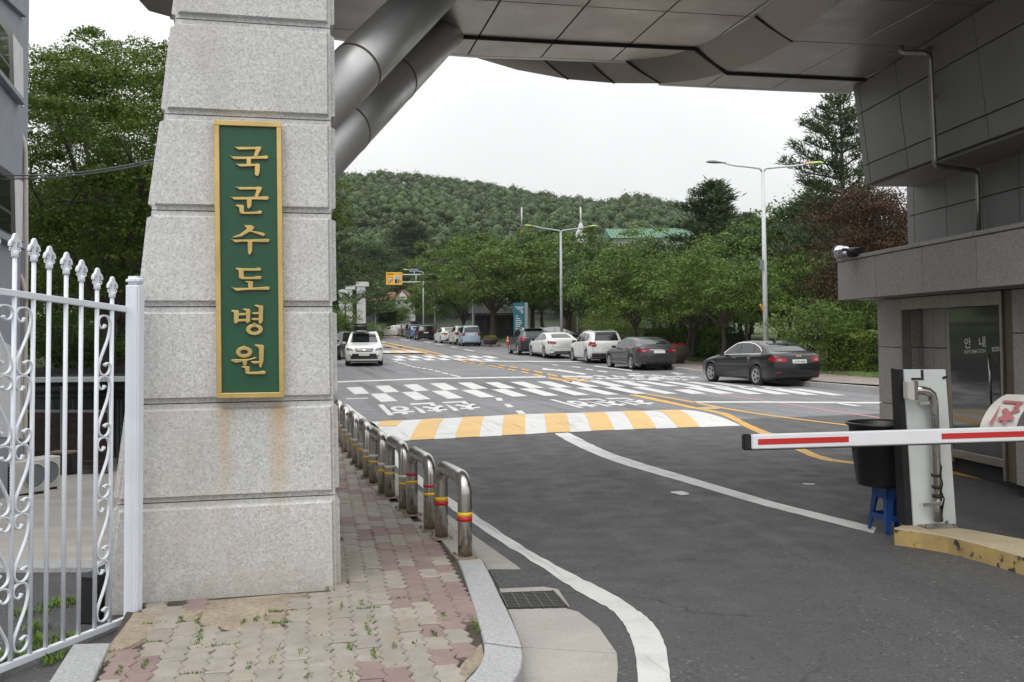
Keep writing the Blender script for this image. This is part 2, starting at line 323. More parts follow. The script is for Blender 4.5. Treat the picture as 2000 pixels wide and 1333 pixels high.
    for nm, c, c2, trans in (('leaf_zelkova', (0.044, 0.088, 0.011), (0.130, 0.180, 0.022), 0.26), ('leaf_cherry', (0.042, 0.090, 0.014), (0.134, 0.194, 0.032), 0.22), ('leaf_light', (0.058, 0.115, 0.02), (0.145, 0.215, 0.04), 0.25), ('leaf_deep', (0.030, 0.072, 0.016), (0.085, 0.140, 0.032), 0.18),
                             ('leaf_dark', (0.028, 0.058, 0.014), (0.055, 0.092, 0.02), 0.25), ('leaf_maple', (0.033, 0.016, 0.009), (0.074, 0.033, 0.013), 0.2), ('needle', (0.034, 0.062, 0.024), (0.075, 0.105, 0.040), 0.14),
                             ('leaf_hedge', (0.075, 0.125, 0.018), (0.15, 0.20, 0.03), 0.28), ('leaf_hill', (0.024, 0.053, 0.011), (0.053, 0.092, 0.020), 0.08), ('weed', (0.075, 0.15, 0.02), (0.14, 0.22, 0.04), 0.3), ('petal_pink', (0.52, 0.02, 0.14), (0.65, 0.05, 0.10), 0.3), ('petal_yellow', (0.45, 0.33, 0.03), (0.2, 0.22, 0.03), 0.3), ('petal_white', (0.6, 0.6, 0.52), (0.7, 0.7, 0.62), 0.3)):
        t = MT(nm, c, 0.55, 0, 0.3)
        gn = t.n('ShaderNodeNewGeometry'); t.mix(gn.outputs['Random Per Island'], c2)
        if nm == 'leaf_hill': t.blotch(0.035, 0.28, 3)
        else: t.blotch(1.1, 0.34, 3)
        t.done(); tr = t.n('ShaderNodeBsdfTranslucent'); t.l(t.col, tr.inputs[0]); ms = t.n('ShaderNodeMixShader'); ms.inputs[0].default_value = trans
        t.l(t.b.outputs[0], ms.inputs[1]); t.l(tr.outputs[0], ms.inputs[2]); t.l(ms.outputs[0], t.out.inputs[0])
    def car_paint(name, c, metal=0.3):
        t = MT(name, c, 0.32, metal, 0.25); t.b.inputs['Coat Weight'].default_value = 0.7; t.b.inputs['Coat Roughness'].default_value = 0.04
        t.blotch(2.5, 0.04, geo=False); t.done()
    for nm, c, me in (('paint_car_white', (0.68, 0.68, 0.66), 0), ('paint_car_cream', (0.66, 0.64, 0.58), 0), ('paint_car_graphite', (0.008, 0.009, 0.011), 0.0), ('paint_car_grey', (0.042, 0.042, 0.046), 0.2), ('paint_car_navy', (0.017, 0.022, 0.034), 0.4), ('paint_car_black', (0.014, 0.014, 0.015), 0.2), ('paint_car_lightblue', (0.36, 0.47, 0.58), 0.1), ('paint_car_blue', (0.12, 0.24, 0.42), 0.2)): car_paint(nm, c, me)
    t = MT('car_glass', (0.012, 0.014, 0.016), 0.04, 0, 0.8); t.done()
    t = MT('lens_red', (0.27, 0.006, 0.012), 0.12); t.blotch(14, 0.25, geo=False); t.done(); flat('lens_clear', (0.24, 0.255, 0.27), 0.10, 0.3); flat('chrome', (0.72, 0.72, 0.72), 0.15, 1.0, 0.02); flat('alloy', (0.50, 0.51, 0.52), 0.3, 0.8, 0.03)
    flat('plate_white', (0.58, 0.60, 0.58), 0.5, 0, 0.02); flat('plate_ink', (0.05, 0.06, 0.09), 0.6, 0, 0); flat('trim_black', (0.015, 0.015, 0.016), 0.55); flat('gold', (0.55, 0.38, 0.12), 0.3, 0.9); flat('orange_cone', (0.70, 0.10, 0.02), 0.5)
    flat('planter_brown', (0.055, 0.043, 0.036), 0.75); flat('teal_panel', (0.010, 0.115, 0.155), 0.45); flat('letter_white', (0.68, 0.70, 0.70), 0.5, 0, 0); flat('sign_yellow', (0.80, 0.42, 0.01), 0.5); flat('ink_black', (0.015, 0.015, 0.015), 0.6, 0, 0); flat('lamp_green', (0.33, 0.55, 0.13), 0.4); flat('lamp_amber', (0.55, 0.27, 0.05), 0.45); flat('lamp_grey', (0.16, 0.18, 0.19), 0.4); flat('sheet_plastic', (0.52, 0.50, 0.465), 0.5, 0, 0.08); flat('glyph_red', (0.36, 0.12, 0.135), 0.6, 0, 0.08)
    flat('solar_blue', (0.20, 0.23, 0.28), 0.25); flat('wire', (0.25, 0.25, 0.26), 0.6); flat('mast_red', (0.13, 0.045, 0.035), 0.7)
build_mats()
# rust under the sign: two soft runs with the sign's own drip line, dirt along the joints
def pillar_mat(p0, udir):
    t = PILLAR_ST['t']
    pos = t.co(None, True)
    sub = t.n('ShaderNodeVectorMath', operation='SUBTRACT'); t.l(pos, sub.inputs[0]); sub.inputs[1].default_value = p0
    dt = t.n('ShaderNodeVectorMath', operation='DOT_PRODUCT'); t.l(sub.outputs[0], dt.inputs[0]); dt.inputs[1].default_value = udir
    sp = t.n('ShaderNodeSeparateXYZ'); t.l(pos, sp.inputs[0]); zz = sp.outputs[2]
    nz = t.noise(3.5, 4, stretch=(1, 1, 0.3))
    for uc, wd, amt in ((-0.386, 0.052, 1.0), (-0.715, 0.05, 0.65)):
        a = t.n('ShaderNodeMath', operation='SUBTRACT'); t.l(dt.outputs['Value'], a.inputs[0]); a.inputs[1].default_value = uc
        b = t.n('ShaderNodeMath', operation='ABSOLUTE'); t.l(a.outputs[0], b.inputs[0])
        w = t.val(b.outputs[0], 1, 0, wd * 0.2, wd * 1.6)
        h1 = t.val(zz, 1, 0.0, 1.24, 0.45); h2 = t.val(zz, 1, 0, 1.25, 1.28)
        m1 = t.n('ShaderNodeMath', operation='MULTIPLY'); t.l(w, m1.inputs[0]); t.l(h1, m1.inputs[1])
        m2 = t.n('ShaderNodeMath', operation='MULTIPLY'); t.l(m1.outputs[0], m2.inputs[0]); t.l(h2, m2.inputs[1])
        m3 = t.n('ShaderNodeMath', operation='MULTIPLY'); t.l(m2.outputs[0], m3.inputs[0]); t.l(t.val(nz, 0.35 * amt, 1.0 * amt, 0.3, 0.7), m3.inputs[1])
        t.mix(m3.outputs[0], (0.47, 0.315, 0.115))
    # splash dirt near the ground
    m = t.n('ShaderNodeMath', operation='MULTIPLY'); t.l(t.val(zz, 0.7, 0, 0.1, 0.6), m.inputs[0]); t.l(t.val(t.noise(5, 5), 0.3, 1, 0.35, 0.65), m.inputs[1])
    t.mix(m.outputs[0], (0.33, 0.29, 0.23))
    return t.done()
# ================================================================ ground, road, yard
def smooth(a, b, x):
    t = min(1, max(0, (x - a) / (b - a))); return t * t * (3 - 2 * t)
KERB = [(18.5, 19.0), (13.0, 23.6), (9.9, 26.8), (8.9, 29.9), (7.45, 38.6), (6.95, 43.5), (5.6, 52), (3.2, 62), (0.6, 74), (-1.6, 83), (-5, 95), (-8.6, 108), (-13, 125), (-19, 150), (-27, 175)]
LEFT = [(-2.7, -8), (-2.7, 5.2), (-2.75, 6.9), (-3.3, 8.5), (-4.4, 12), (-7.6, 24), (-9.4, 35), (-12.5, 50), (-18, 75), (-27, 110), (-40, 160)]
def pl(poly, y):
    if y <= poly[0][1]: return poly[0][0]
    for (xa, ya), (xb, yb) in zip(poly, poly[1:]):
        if y <= yb: return lerp(xa, xb, (y - ya) / (yb - ya))
    return poly[-1][0]
def yard_z(x, y):
    z = -1.65 * smooth(7.4, 23, y) - 0.45 * smooth(23, 29, y)
    return z
def left_z(x, y):
    if y < 31.2: return yard_z(x, y)
    return 0.55 + 0.04 * (y - 31.2) + 0.02 * max(0, -x - 14)
def grid_mesh(name, ys, xs_of_y, z_of, mat, kind='structure'):
    b = MB(); n = None
    for y in ys:
        xs = xs_of_y(y); n = len(xs); b.v += [(x, y, z_of(x, y)) for x in xs]
    for i in range(len(ys) - 1):
        for j in range(n - 1):
            b.f.append((i * n + j, i * n + j + 1, (i + 1) * n + j + 1, (i + 1) * n + j)); b.m.append(0); b.sm.append(True)
    o = b.build(name, MATS[mat]); return tag(o, kind=kind)
ysr = [-8, -3, 0, 2, 4, 5, 5.2, 6, 6.9, 7.5, 8.5, 10, 12, 15, 18, 21, 24, 28, 32, 36, 38, 40, 41, 42, 43, 44, 45, 46, 47, 48, 49, 50, 51, 52, 53, 54, 55, 56, 57, 58, 59, 60, 61, 62, 65, 70, 75, 80, 90, 100, 110, 125, 140, 160, 185]
road = grid_mesh('road', ysr, lambda y: [pl(LEFT, y)] + [lerp(pl(LEFT, y), 45, t) for t in (0.1, 0.3, 0.6, 1)], lambda x, y: gz(y), 'asphalt')
ysl = [-8, 0, 4, 5.2, 6.4, 7.4, 8.5, 10, 12, 14, 16, 18, 20, 22, 24, 26, 28, 29.5, 31.15]
tag(grid_mesh('entrance_apron', [-8, 0, 4, 5.2, 6.4, 7.45], lambda y: [-30, -15, -8, pl(LEFT, y)], lambda x, y: yard_z(x, y) - 0.004, 'asphalt'))
tag(grid_mesh('yard', ysl[5:], lambda y: [-40, -25, -15, -10, -6, pl(LEFT, y)], left_z, 'yard_concrete'))
tag(grid_mesh('left_terrace', [31.2, 34, 38, 45, 55, 70, 90, 120, 160], lambda y: [-90, -60, -40, -25, -16, pl(LEFT, y)], left_z, 'grass_ground'))
bk = MB()     # sloping face between the road edge and the lower yard
for (xa, ya), (xb, yb) in zip(LEFT[2:], LEFT[3:]):
    if ya > 31: break
    yb2 = min(yb, 31.2); xb2 = pl(LEFT, yb2)
    bk.boxa((xa, ya, yard_z(xa, ya) - .4), (xb2 - xa, yb2 - ya, yard_z(xb2, yb2) - yard_z(xa, ya)), (0.22, 0, 0), (0, 0, 0.39 - yard_z(xa, ya)))
tag(bk.build('road_edge_wall', MATS['concrete']), kind='structure')
tag(MB().boxa((-300, -60, -3.2), (700, 0, 0), (0, 480, 0), (0, 0, 0.2)).build('base_ground', MATS['forest_floor']), kind='structure')
# yard threshold kerb seen through the gate, two long stones
for a, b in ((-3.0, -4.4), (-4.41, -6.2)):
    q = MB().boxa((a, 7.25, -0.02), (b - a, 0.02, 0), (0, 0.24, 0), (0, 0, 0.05)).build('threshold_stone', MATS['kerb_granite'], None)
    tag(q, kind='structure')
# ---- right kerb, paving and bank, swept along the kerb line
def resample(P, step):
    out = [Vector((*P[0], 0))]
    for a, b in zip(P, P[1:]):
        a, b = Vector((*a, 0)), Vector((*b, 0)); n = max(1, int((b - a).length / step))
        out += [a.lerp(b, (i + 1) / n) for i in range(n)]
    return out
KP = resample(KERB, 3.0)
for _ in range(2): KP = [KP[0]] + [(KP[i - 1] + KP[i] * 2 + KP[i + 1]) / 4 for i in range(1, len(KP) - 1)] + [KP[-1]]
def knorm(i):
    d = KP[min(i + 1, len(KP) - 1)] - KP[max(i - 1, 0)]; return Vector((d.y, -d.x, 0)).normalized()
def bfac(y): return 1 - .68 * smooth(50, 64, y)
def sweep(name, prof, mat, zoff=0):
    b = MB(); n = len(prof)
    for i, p in enumerate(KP):
        nn = knorm(i)
        for (o, z) in prof:
            q = p + nn * o; b.v.append((q.x, q.y, gz(p.y) + (z if o < 2.9 else .12 + (z - .12) * bfac(p.y))))
    for i in range(len(KP) - 1):
        for j in range(n - 1): b.f.append((i * n + j, i * n + j + 1, (i + 1) * n + j + 1, (i + 1) * n + j)[::-1]); b.m.append(0); b.sm.append(True)
    return tag(b.build(name, MATS[mat]), kind='structure')
pave_far = sweep('right_pavement', [(0.15, 0.147), (1.4, 0.16), (2.7, 0.175), (2.75, 0.02)], 'side_paving')
def bank_h(o): return 0.12 + 1.05 * smooth(2.6, 7.5, o) + 0.9 * smooth(7.5, 22, o) + 2.2 * smooth(22, 60, o)
sweep('grass_bank', [(o, bank_h(o)) for o in (2.6, 3.2, 4, 5, 6, 7, 8, 10, 14, 20, 30, 45, 70, 110)], 'grass_ground')
def bank_at(x, y):      # height of the bank at a place
    best = min(range(len(KP)), key=lambda i: (KP[i].x - x) ** 2 + (KP[i].y - y) ** 2)
    o = (Vector((x, y, 0)) - KP[best]).dot(knorm(best)); z = gz(KP[best].y)
    return z + (.12 + (bank_h(o) - .12) * bfac(KP[best].y) if o > 2.6 else 0.16 if o > 0 else 0)
right_kerb = thing('right_kerb', None, None); right_kerb['kind'] = 'structure'
kd = resample(KERB, 1.0)
kme = MB().boxa((-0.495, -0.075, -0.1), (0.985, 0, 0), (0, 0.15, 0), (0, 0, 0.25)).mesh('kerb_stone', MATS['kerb_far'])
for i in range(len(kd) - 1):
    if kd[i].y > 100: break
    a, b = kd[i], kd[i + 1]; d = b - a; nn = Vector((d.y, -d.x, 0)).normalized(); m = (a + b) / 2 + nn * 0.075
    o = obj('kerb_stone', kme, right_kerb); o.location = (m.x, m.y, gz(m.y)); o.rotation_euler = (0, -math.atan2(gz(b.y) - gz(a.y), d.length), math.atan2(d.y, d.x)); o.scale = (d.length / 0.99, 1, 1)
# ================================================================ painted markings: flat sheets on the road
def lift(p): p.z += .016 * smooth(38, 46, p.y); return p
def sheet(name, polys, z0, mat, parent=None, sub=0):
    b = MB()
    for P in polys:
        w = [lift(g(x, y, z0)) for x, y in P]
        b.add(w, [tuple(range(len(w)))[::-1]])
    me = b.mesh(name, MATS[mat])
    bm = bmesh.new(); bm.from_mesh(me); bmesh.ops.recalc_face_normals(bm, faces=bm.faces)
    for f in bm.faces:
        if f.normal.z < 0: f.normal_flip()
    bmesh.ops.triangulate(bm, faces=[f for f in bm.faces if len(f.verts) > 4]); bm.to_mesh(me); bm.free()
    return obj(name, me, parent)
def Z(pts, ox, oy, s): return [(ox + x * s, oy + y * s) for x, y in pts]
def strip(name, up, lo, z0, mat, parent=road):     # ribbon between two pixel polylines with equal counts
    b = MB(); n = len(up)
    for p, q in zip(up, lo): b.v += [tuple(lift(g(*p, z0))), tuple(lift(g(*q, z0)))]
    for i in range(n - 1): b.f.append((2 * i, 2 * i + 1, 2 * i + 3, 2 * i + 2)); b.m.append(0); b.sm.append(False)
    me = b.mesh(name, MATS[mat]); bm = bmesh.new(); bm.from_mesh(me); 
    for f in bm.faces:
        f.normal_update()
        if f.normal.z < 0: f.normal_flip()
    bm.to_mesh(me); bm.free(); return obj(name, me, parent)
def line(name, a, b, th, z0, mat, n=1):
    up = [(lerp(a[0], b[0], i / n), lerp(a[1], b[1], i / n) - th / 2) for i in range(n + 1)]
    return strip(name, up, [(x, y + th) for x, y in up], z0, mat)
PZ = 0.004
up_rows = [[(68,405),(190,400),(258,455),(135,460)],[(300,393),(415,388),(500,440),(383,447)],[(528,382),(642,377),(742,430),(628,436)],[(750,372),(868,368),(985,422),(860,427)],[(973,366),(1082,363),(1222,414),(1098,419)],[(1192,364),(1302,361),(1450,411),(1330,414)],[(1402,360),(1512,358),(1680,408),(1558,410)],[(1615,357),(1722,355),(1903,403),(1785,406)]]
lo_rows = [[(265,458),(385,452),(487,515),(350,522)],[(518,443),(635,438),(757,500),(632,508)],[(762,434),(880,429),(1025,492),(895,497)],[(1003,427),(1120,422),(1285,482),(1160,486)],[(1245,420),(1365,417),(1545,475),(1425,480)],[(1478,415),(1595,412),(1800,470),(1680,474)]]
Q = [Z(p, 660, 660, .24) for p in up_rows + lo_rows]
Q += [[(1098,745),(1120,744.4),(1171,755.6),(1143,756.4)],[(1146,744),(1169,743.6),(1223,755),(1196,756)],[(1193,744),(1216,743.6),(1275,755),(1250,755.6)],[(1242,745.2),(1262,744.8),(1326,754.2),(1301,755)],[(1291,746),(1312,745.6),(1378,755.4),(1356,756)],[(1338,746.6),(1358,746.4),(1430,756.6),(1407,757)],[(1382,747.4),(1402,747),(1480,757.6),(1457,758)],[(1432,748),(1452,748),(1530,758.5),(1508,759)]]
Q += [[(1070,758),(1093,757.6),(1152,771.6),(1122,772.6)],[(1124,757.6),(1148,756.6),(1210,770.4),(1184,771.4)],[(1178,757),(1204,756),(1265,769),(1240,769.6)],[(1233,756.8),(1257,756.2),(1325,769),(1300,769.6)]]
Q += [Z(p, 1240, 690, .24) for p in ([(310,297),(440,295),(585,330),(460,333)],[(395,278),(530,274),(815,328),(690,331)],[(620,278),(740,275),(1045,332),(925,334)],[(830,280),(950,278),(1275,335),(1150,337)],[(1025,283),(1150,282),(1495,338),(1380,341)],[(1235,290),(1350,290),(1715,342),(1605,344)])]
for k in range(9): # far crossing, both rows
    x = 112 + 122 * k - 2 * k; dy = -1.0 * k if k < 5 else -5 + 1.2 * (k - 5)
    if x > 260: Q.append(Z([(x + 90, 153 + dy), (x + 158, 151 + dy), (x + 215 + 4 * k, 171 + dy), (x + 140 + 4 * k, 173 + dy)], 660, 660, .24))
    if x > 260: Q.append(Z([(x + 80, 176 + dy), (x + 152, 174 + dy), (x + 200 + 4 * k, 190 + dy), (x + 120 + 4 * k, 192 + dy)], 660, 660, .24))
for q in Q: sheet('crossing_stripe', [q], PZ, 'paint_white', road)
# edge line beside the bollards, lane arc, stop lines
up = [(676,788),(704,810),(741,841),(757,861),(785,896),(816,927),(873,969),(923,1002),(1000,1055),(1070,1097),(1140,1132),(1210,1167),(1245,1192),(1276,1216),(1294,1244),(1304,1275),(1310,1333),(1312,1400)]
lo = [(668,790),(690,812),(722,843),(736,863),(762,897),(816-26,928),(856,975),(905,1010),(982,1062),(1052,1104),(1105,1139),(1140,1163),(1196,1191),(1213,1211),(1227,1233),(1238,1261),(1245,1293),(1245,1400)]
def densify(P, Qp, k=4):
    a, b = [], []
    for i in range(len(P) - 1):
        for j in range(k):
            t = j / k; a.append((lerp(P[i][0], P[i+1][0], t), lerp(P[i][1], P[i+1][1], t))); b.append((lerp(Qp[i][0], Qp[i+1][0], t), lerp(Qp[i][1], Qp[i+1][1], t)))
    return a + [P[-1]], b + [Qp[-1]]
def smoothline(P, it=2):
    for _ in range(it): P = [P[0]] + [((P[i-1][0] + 2*P[i][0] + P[i+1][0]) / 4, (P[i-1][1] + 2*P[i][1] + P[i+1][1]) / 4) for i in range(1, len(P) - 1)] + [P[-1]]
    return P
def curve_strip(name, up, lo, mat, jag=0.0, seed=1):
    a, b = densify(up, lo, 5); a, b = smoothline(a, 4), smoothline(b, 4); rr = random.Random(seed)
    if jag: a = [(x + rr.uniform(-jag, jag), y + rr.uniform(-jag, jag)) for x, y in a]; b = [(x + rr.uniform(-jag, jag), y + rr.uniform(-jag, jag)) for x, y in b]
    return strip(name, a, b, PZ, mat)
curve_strip('edge_line', up, lo, 'paint_white', 1.2)
curve_strip('lane_line', [(1110,845),(1130,855),(1165,873),(1200,888),(1260,907),(1350,933),(1500,978),(1600,1003),(1712,1030)], [(1083,847),(1100,858),(1140,878),(1180,895),(1240,915),(1330,940),(1480,985),(1580,1010),(1706,1042)], 'paint_worn', 0.4)
curve_strip('yellow_line', [(1240,771),(1264,775),(1312,785),(1355,795),(1384,800),(1408,805),(1425,808),(1446,820),(1470,832),(1506,846),(1540,863),(1573,877),(1601,890),(1636,899),(1690,904)], [(1227,771.5),(1250,776.5),(1300,787),(1345,796.5),(1378,802.5),(1404,808),(1420,815),(1440,826),(1462,838),(1490,850),(1522,865),(1556,880),(1582,892),(1615,901),(1690,909)], 'paint_orange', 0.4)
curve_strip('yellow_line', Z([(100,330),(400,380),(700,440),(1000,490),(1300,530),(1760,586)], 1240, 690, .24), Z([(96,336),(396,389),(696,450),(1000,498),(1300,538),(1760,593)], 1240, 690, .24), 'paint_orange')
curve_strip('yellow_line', [(1700,895),(1790,909),(1864,921),(2010,947)], [(1700,900),(1790,914),(1864,927),(2010,953)], 'paint_orange')
for a, b, th in (((745,668),(868,694),1.8),((738,672),(852,697),1.8),((888,703),(912,708.5),1.6),((905,702),(928,708),1.6),((917,710.5),(927,712),1.6),((937,709.5),(947,711.5),1.6),((934,713.5),(942,715),1.8),((955,715),(970,717),1.8),((975,714.5),(986,716.5),1.8),((972,718),(984,720.5),2),((995,717.3),(1010,720),2),((993,722),(1006,724.6),2.2),((1018,722),(1033,724.6),2.2),((1018,726.5),(1032,729),2.4),((1043,726),(1060,729.4),2.4),((1042,732),(1060,735),2.6),((1069,731),(1089,735),2.6),((1071,738),(1117,745.5),3),((1100,737.6),(1150,745.5),3)):
    line('centre_line', a, b, th, PZ, 'paint_orange')
line('stop_line', (640,747),(845,739.5),2.6,PZ,'paint_white',3); line('stop_line', (845,739.5),(1066,736.6),2.4,PZ,'paint_white',3)
strip('stop_line', Z([(465,393),(1000,393),(2100,399)],1240,690,.24), Z([(485,404),(1000,404),(2100,411)],1240,690,.24), PZ, 'paint_white')
line('stop_line', (930,706.4),(1150,707.4),1.7,PZ,'paint_white',2)
strip('lane_dash', Z([(1640,404),(1845,428)],1240,690,.24), Z([(1625,408),(1790,432)],1240,690,.24), PZ, 'paint_white')
strip('pink_line', Z([(690,329),(1400,435),(1990,521)],1240,690,.24), Z([(670,332),(1390,441),(1990,529)],1240,690,.24), PZ-.002, 'paint_pink')
for q in ([(460,195),(485,200)],[(490,207),(520,211)],[(525,215),(555,219)],[(560,228),(592,232)],[(600,238),(632,242)],[(642,245),(672,249)],[(685,252),(722,256)],[(735,261),(772,266)],[(788,271),(835,280)],[(845,286),(897,295)],[(912,301),(1000,320)]):
    (a, b) = Z(q, 660, 660, .24); line('lane_dash', a, b, 1.9, PZ, 'paint_white')
for q in ([(1275,490),(1325,488),(1348,511),(1300,514)],[(1350,540),(1395,538),(1435,564),(1380,567)],[(1440,595),(1495,592),(1530,618),(1475,621)]): sheet('lane_dash', [Z(q, 660, 660, .24)], PZ, 'paint_white', road)
for a, b, th in (((907,684),(926,686.6),1.5),((881,678),(893,680),1.3),((850,672.6),(866,674.6),1.3),((828,668),(842,670),1.2),((783,664),(800,665.5),1.1),((1079,713.5),(1090,714.6),1.6),((1117,717.2),(1134,719),1.8),((1144,722),(1158,723.3),1.8),((1168,725.5),(1186,727.4),1.9),((1161,716),(1235,725),2.2)): line('lane_dash', a, b, th, PZ, 'paint_white')
sheet('turn_arrow', [[(1060,719.6),(1088,723.4),(1090,722.2),(1146,730.6),(1140,732.4),(1085,725),(1060,723.6)]], PZ, 'paint_worn', road)
strip('edge_line', Z([(65,493),(250,488)],660,660,.24), Z([(68,500),(245,494)],660,660,.24), PZ, 'paint_worn')
rr = random.Random(4)      # worn lettering in the lane beside the parked cars, too worn to read
for (x0, x1, y0, y1, n) in ((1088,1310,733,744.5,44),(1205,1380,727,742,40)):
    for k in range(n):
        t = rr.random(); yy = lerp(y0, y1, t) ; sh = (yy - y0) * 3.0; x = lerp(x0, x1 - 60, rr.random()) + sh; w = rr.choice((14, 20, 9, 26)); th = rr.uniform(0.9, 1.7)
        sheet('worn_lettering', [[(x, yy), (x + w, yy + w * .03), (x + w + th * 2.4, yy + th + w * .03), (x + th * 2.4, yy + th)]], PZ + .0004 * (k % 5), 'paint_worn', road)
def text_mesh(body, offset=0.0, res=3):
    c = bpy.data.curves.new('lettering', 'FONT'); c.body = body; c.offset = offset; c.resolution_u = res; c.fill_mode = 'FRONT'
    o = bpy.data.objects.new('lettering', c); COL.objects.link(o)
    me = bpy.data.meshes.new_from_object(o.evaluated_get(bpy.context.evaluated_depsgraph_get()))
    bpy.data.objects.remove(o); bpy.data.curves.remove(c)
    V = np.array([v.co[:2] for v in me.vertices]) if len(me.vertices) else np.zeros((0, 2)); Fs = [tuple(p.vertices) for p in me.polygons]
    bpy.data.meshes.remove(me); lo, hi = V.min(0), V.max(0)
    return (V - lo) / (hi - lo), Fs, (hi - lo)
def up_normals(me, axis=Vector((0, 0, 1))):
    bm = bmesh.new(); bm.from_mesh(me)
    for f in bm.faces:
        f.normal_update()
        if f.normal.dot(axis) < 0: f.normal_flip()
    bm.to_mesh(me); bm.free()
V, Fs, _ = text_mesh('천천히', 0.034)
for quad in ([(738,791),(920,782.5),(944,799),(759,812)], [(1072,780.6),(1231,776.6),(1290,789.5),(1131,797)]):
    b = MB(); vs = []
    for u, v in V:
        u, v = 1 - u, v     # lettering is read by drivers leaving, so it stands upside down from here
        a = (lerp(quad[0][0], quad[1][0], u), lerp(quad[0][1], quad[1][1], u)); c = (lerp(quad[3][0], quad[2][0], u), lerp(quad[3][1], quad[2][1], u))
        vs.append(g(lerp(a[0], c[0], v), lerp(a[1], c[1], v), PZ))
    b.add(vs, Fs); me = b.mesh('road_word', MATS['paint_white']); up_normals(me); obj('road_word', me, road)
# ================================================================ speed hump
FX = [757,800,848,889,936,980,1026,1068,1114,1155,1200,1238,1282,1324,1367,1448]; BX = [720,752,792,831,870,908,948,986,1026,1062,1104,1137,1176,1210,1248,1277,1317,1320]
def fy(x): return np.interp(x, [757,800,1026,1068,1114,1200,1367,1448], [863.5,861,849,846,844.5,840.5,834.8,832])
def by(x): return np.interp(x, [720,831,948,1026,1104,1210,1320], [825,819.6,813.6,809.6,808,804.4,801.5])
hump = thing('speed_hump', None, None); hump['kind'] = 'structure'
def hz(t): return 0.085 * math.sin(math.pi * min(1, max(0, t))) ** 0.8
def hump_strip(name, fa, fb, ba, bb, z, mat, t0=0.0, t1=1.0, n=12):
    b = MB()
    for i in range(n + 1):
        t = lerp(t0, t1, i / n)
        for (f, k) in ((fa, ba), (fb, bb)):
            p = g(f, float(fy(f))).lerp(g(k, float(by(k))), t); p.z += hz(t) + z; b.v.append(tuple(p))
    for i in range(n): b.f.append((2 * i, 2 * i + 1, 2 * i + 3, 2 * i + 2)); b.m.append(0); b.sm.append(True)
    return b.build(name, MATS[mat], hump)
for k in range(18): hump_strip('hump_surface', lerp(757, 1448, k / 18), lerp(757, 1448, (k + 1) / 18), lerp(720, 1320, k / 18), lerp(720, 1320, (k + 1) / 18), 0.003, 'paint_white')
hump_strip('yellow_stripe', 716, 757, 752, 792, 0.0075, 'paint_yellow', 0.45, 1)
for k in range(7): hump_strip('yellow_stripe', FX[1 + 2 * k], FX[2 + 2 * k], BX[3 + 2 * k], BX[4 + 2 * k], 0.0075, 'paint_yellow')
far_hump = thing('far_speed_hump', None, None); far_hump['kind'] = 'structure'
for k in range(7):
    q = [(738 + 14 * k, 690.3), (752 + 14 * k, 690.1), (748 + 11 * k, 685.4), (737 + 11 * k, 685.4)]; o = sheet('hump_stripe', [q], 0.05, 'paint_yellow' if k % 2 == 0 else 'paint_white', far_hump)
for k in range(5):
    q = [(738 + 10 * k, 658.6), (747 + 10 * k, 658.6), (744 + 9 * k, 656.4), (736 + 9 * k, 656.4)]; sheet('hump_stripe', [q], 0.05, 'paint_white' if k % 2 else 'paint_yellow', far_hump)
for q in ([(749,678.5),(763,678.2),(765,680.4),(751,680.8)],[(777,677.5),(783,677.4),(786,680.2),(780,680.4)]): sheet('manhole_cover', [q], PZ, 'dark_gap', road)
# small spilled paint spots and the patched manhole beside the yellow lines
sheet('paint_spot', [[(1310,960.5),(1332,959.2),(1344,963),(1346,966),(1330,967.5),(1318,964),(1311,963)]], PZ, 'paint_worn', road)
sheet('paint_spot', [[(1567,944),(1592,945),(1590,947),(1570,946.5)]], PZ, 'paint_worn', road)
sheet('manhole_cover', [[(1363,796),(1380,794.6),(1400,795.2),(1410,797.6),(1400,799.6),(1378,800)]], PZ + .003, 'island_top', road)
# ================================================================ left pavement
SZ = 0.12
bol_l = [(905,1112),(897,1098),(868,1062),(838,1030),(800,995),(760,960),(720,925),(690,895),(664,866),(640,842)]
bol_r = [(952,1112),(945,1098),(912,1060),(875,1022),(836,987),(794,951),(751,916),(714,885),(682,858),(656,836)]
gut_r = [(1018,1112),(1010,1105),(925,1045),(902,1026),(862,994),(815,955),(770,921),(728,890),(692,861),(664,838)]
pavement = thing('left_pavement', None, None); pavement['kind'] = 'structure'
def solid(name, pxpoly, z1, z0, mat, parent=None, bev=0.006):
    w = [g(x, y, z1) for x, y in pxpoly]
    for p in w: p.z = gz(p.y) + z1
    me = MB().prism(w, (0, 0, z0 - z1)).mesh(name, MATS[mat])
    bm = bmesh.new(); bm.from_mesh(me); bmesh.ops.recalc_face_normals(bm, faces=bm.faces); bm.to_mesh(me); bm.free()
    if bev: bevel_mesh(me, bev, 1, 40)
    return obj(name, me, parent)
kb_l = [(897,1099),(906,1122),(915,1150),(923,1176),(930,1200),(938,1226),(945,1252)]; kb_r = [(945,1099),(960,1128),(975,1160),(990,1190),(1005,1222),(1015,1248),(1019,1262)]
solid('kerb_stone', kb_l + kb_r[::-1], SZ + .004, -0.06, 'kerb_granite', pavement)
kc_l = [(945.5,1257),(946,1275),(940,1293),(926,1313),(905,1334),(880,1356),(850,1380)]; kc_r = [(1019.5,1267),(1021,1283),(1018,1302),(1010,1320),(996,1340),(975,1366),(950,1395)]
solid('kerb_stone', kc_l + kc_r[::-1], SZ + .004, -0.06, 'kerb_granite', pavement)
for i in range(1, len(bol_l) - 1): solid('kerb_slab', [bol_l[i], bol_l[i+1], bol_r[i+1], bol_r[i]], SZ + .002, -0.06, 'concrete', pavement, 0.004)
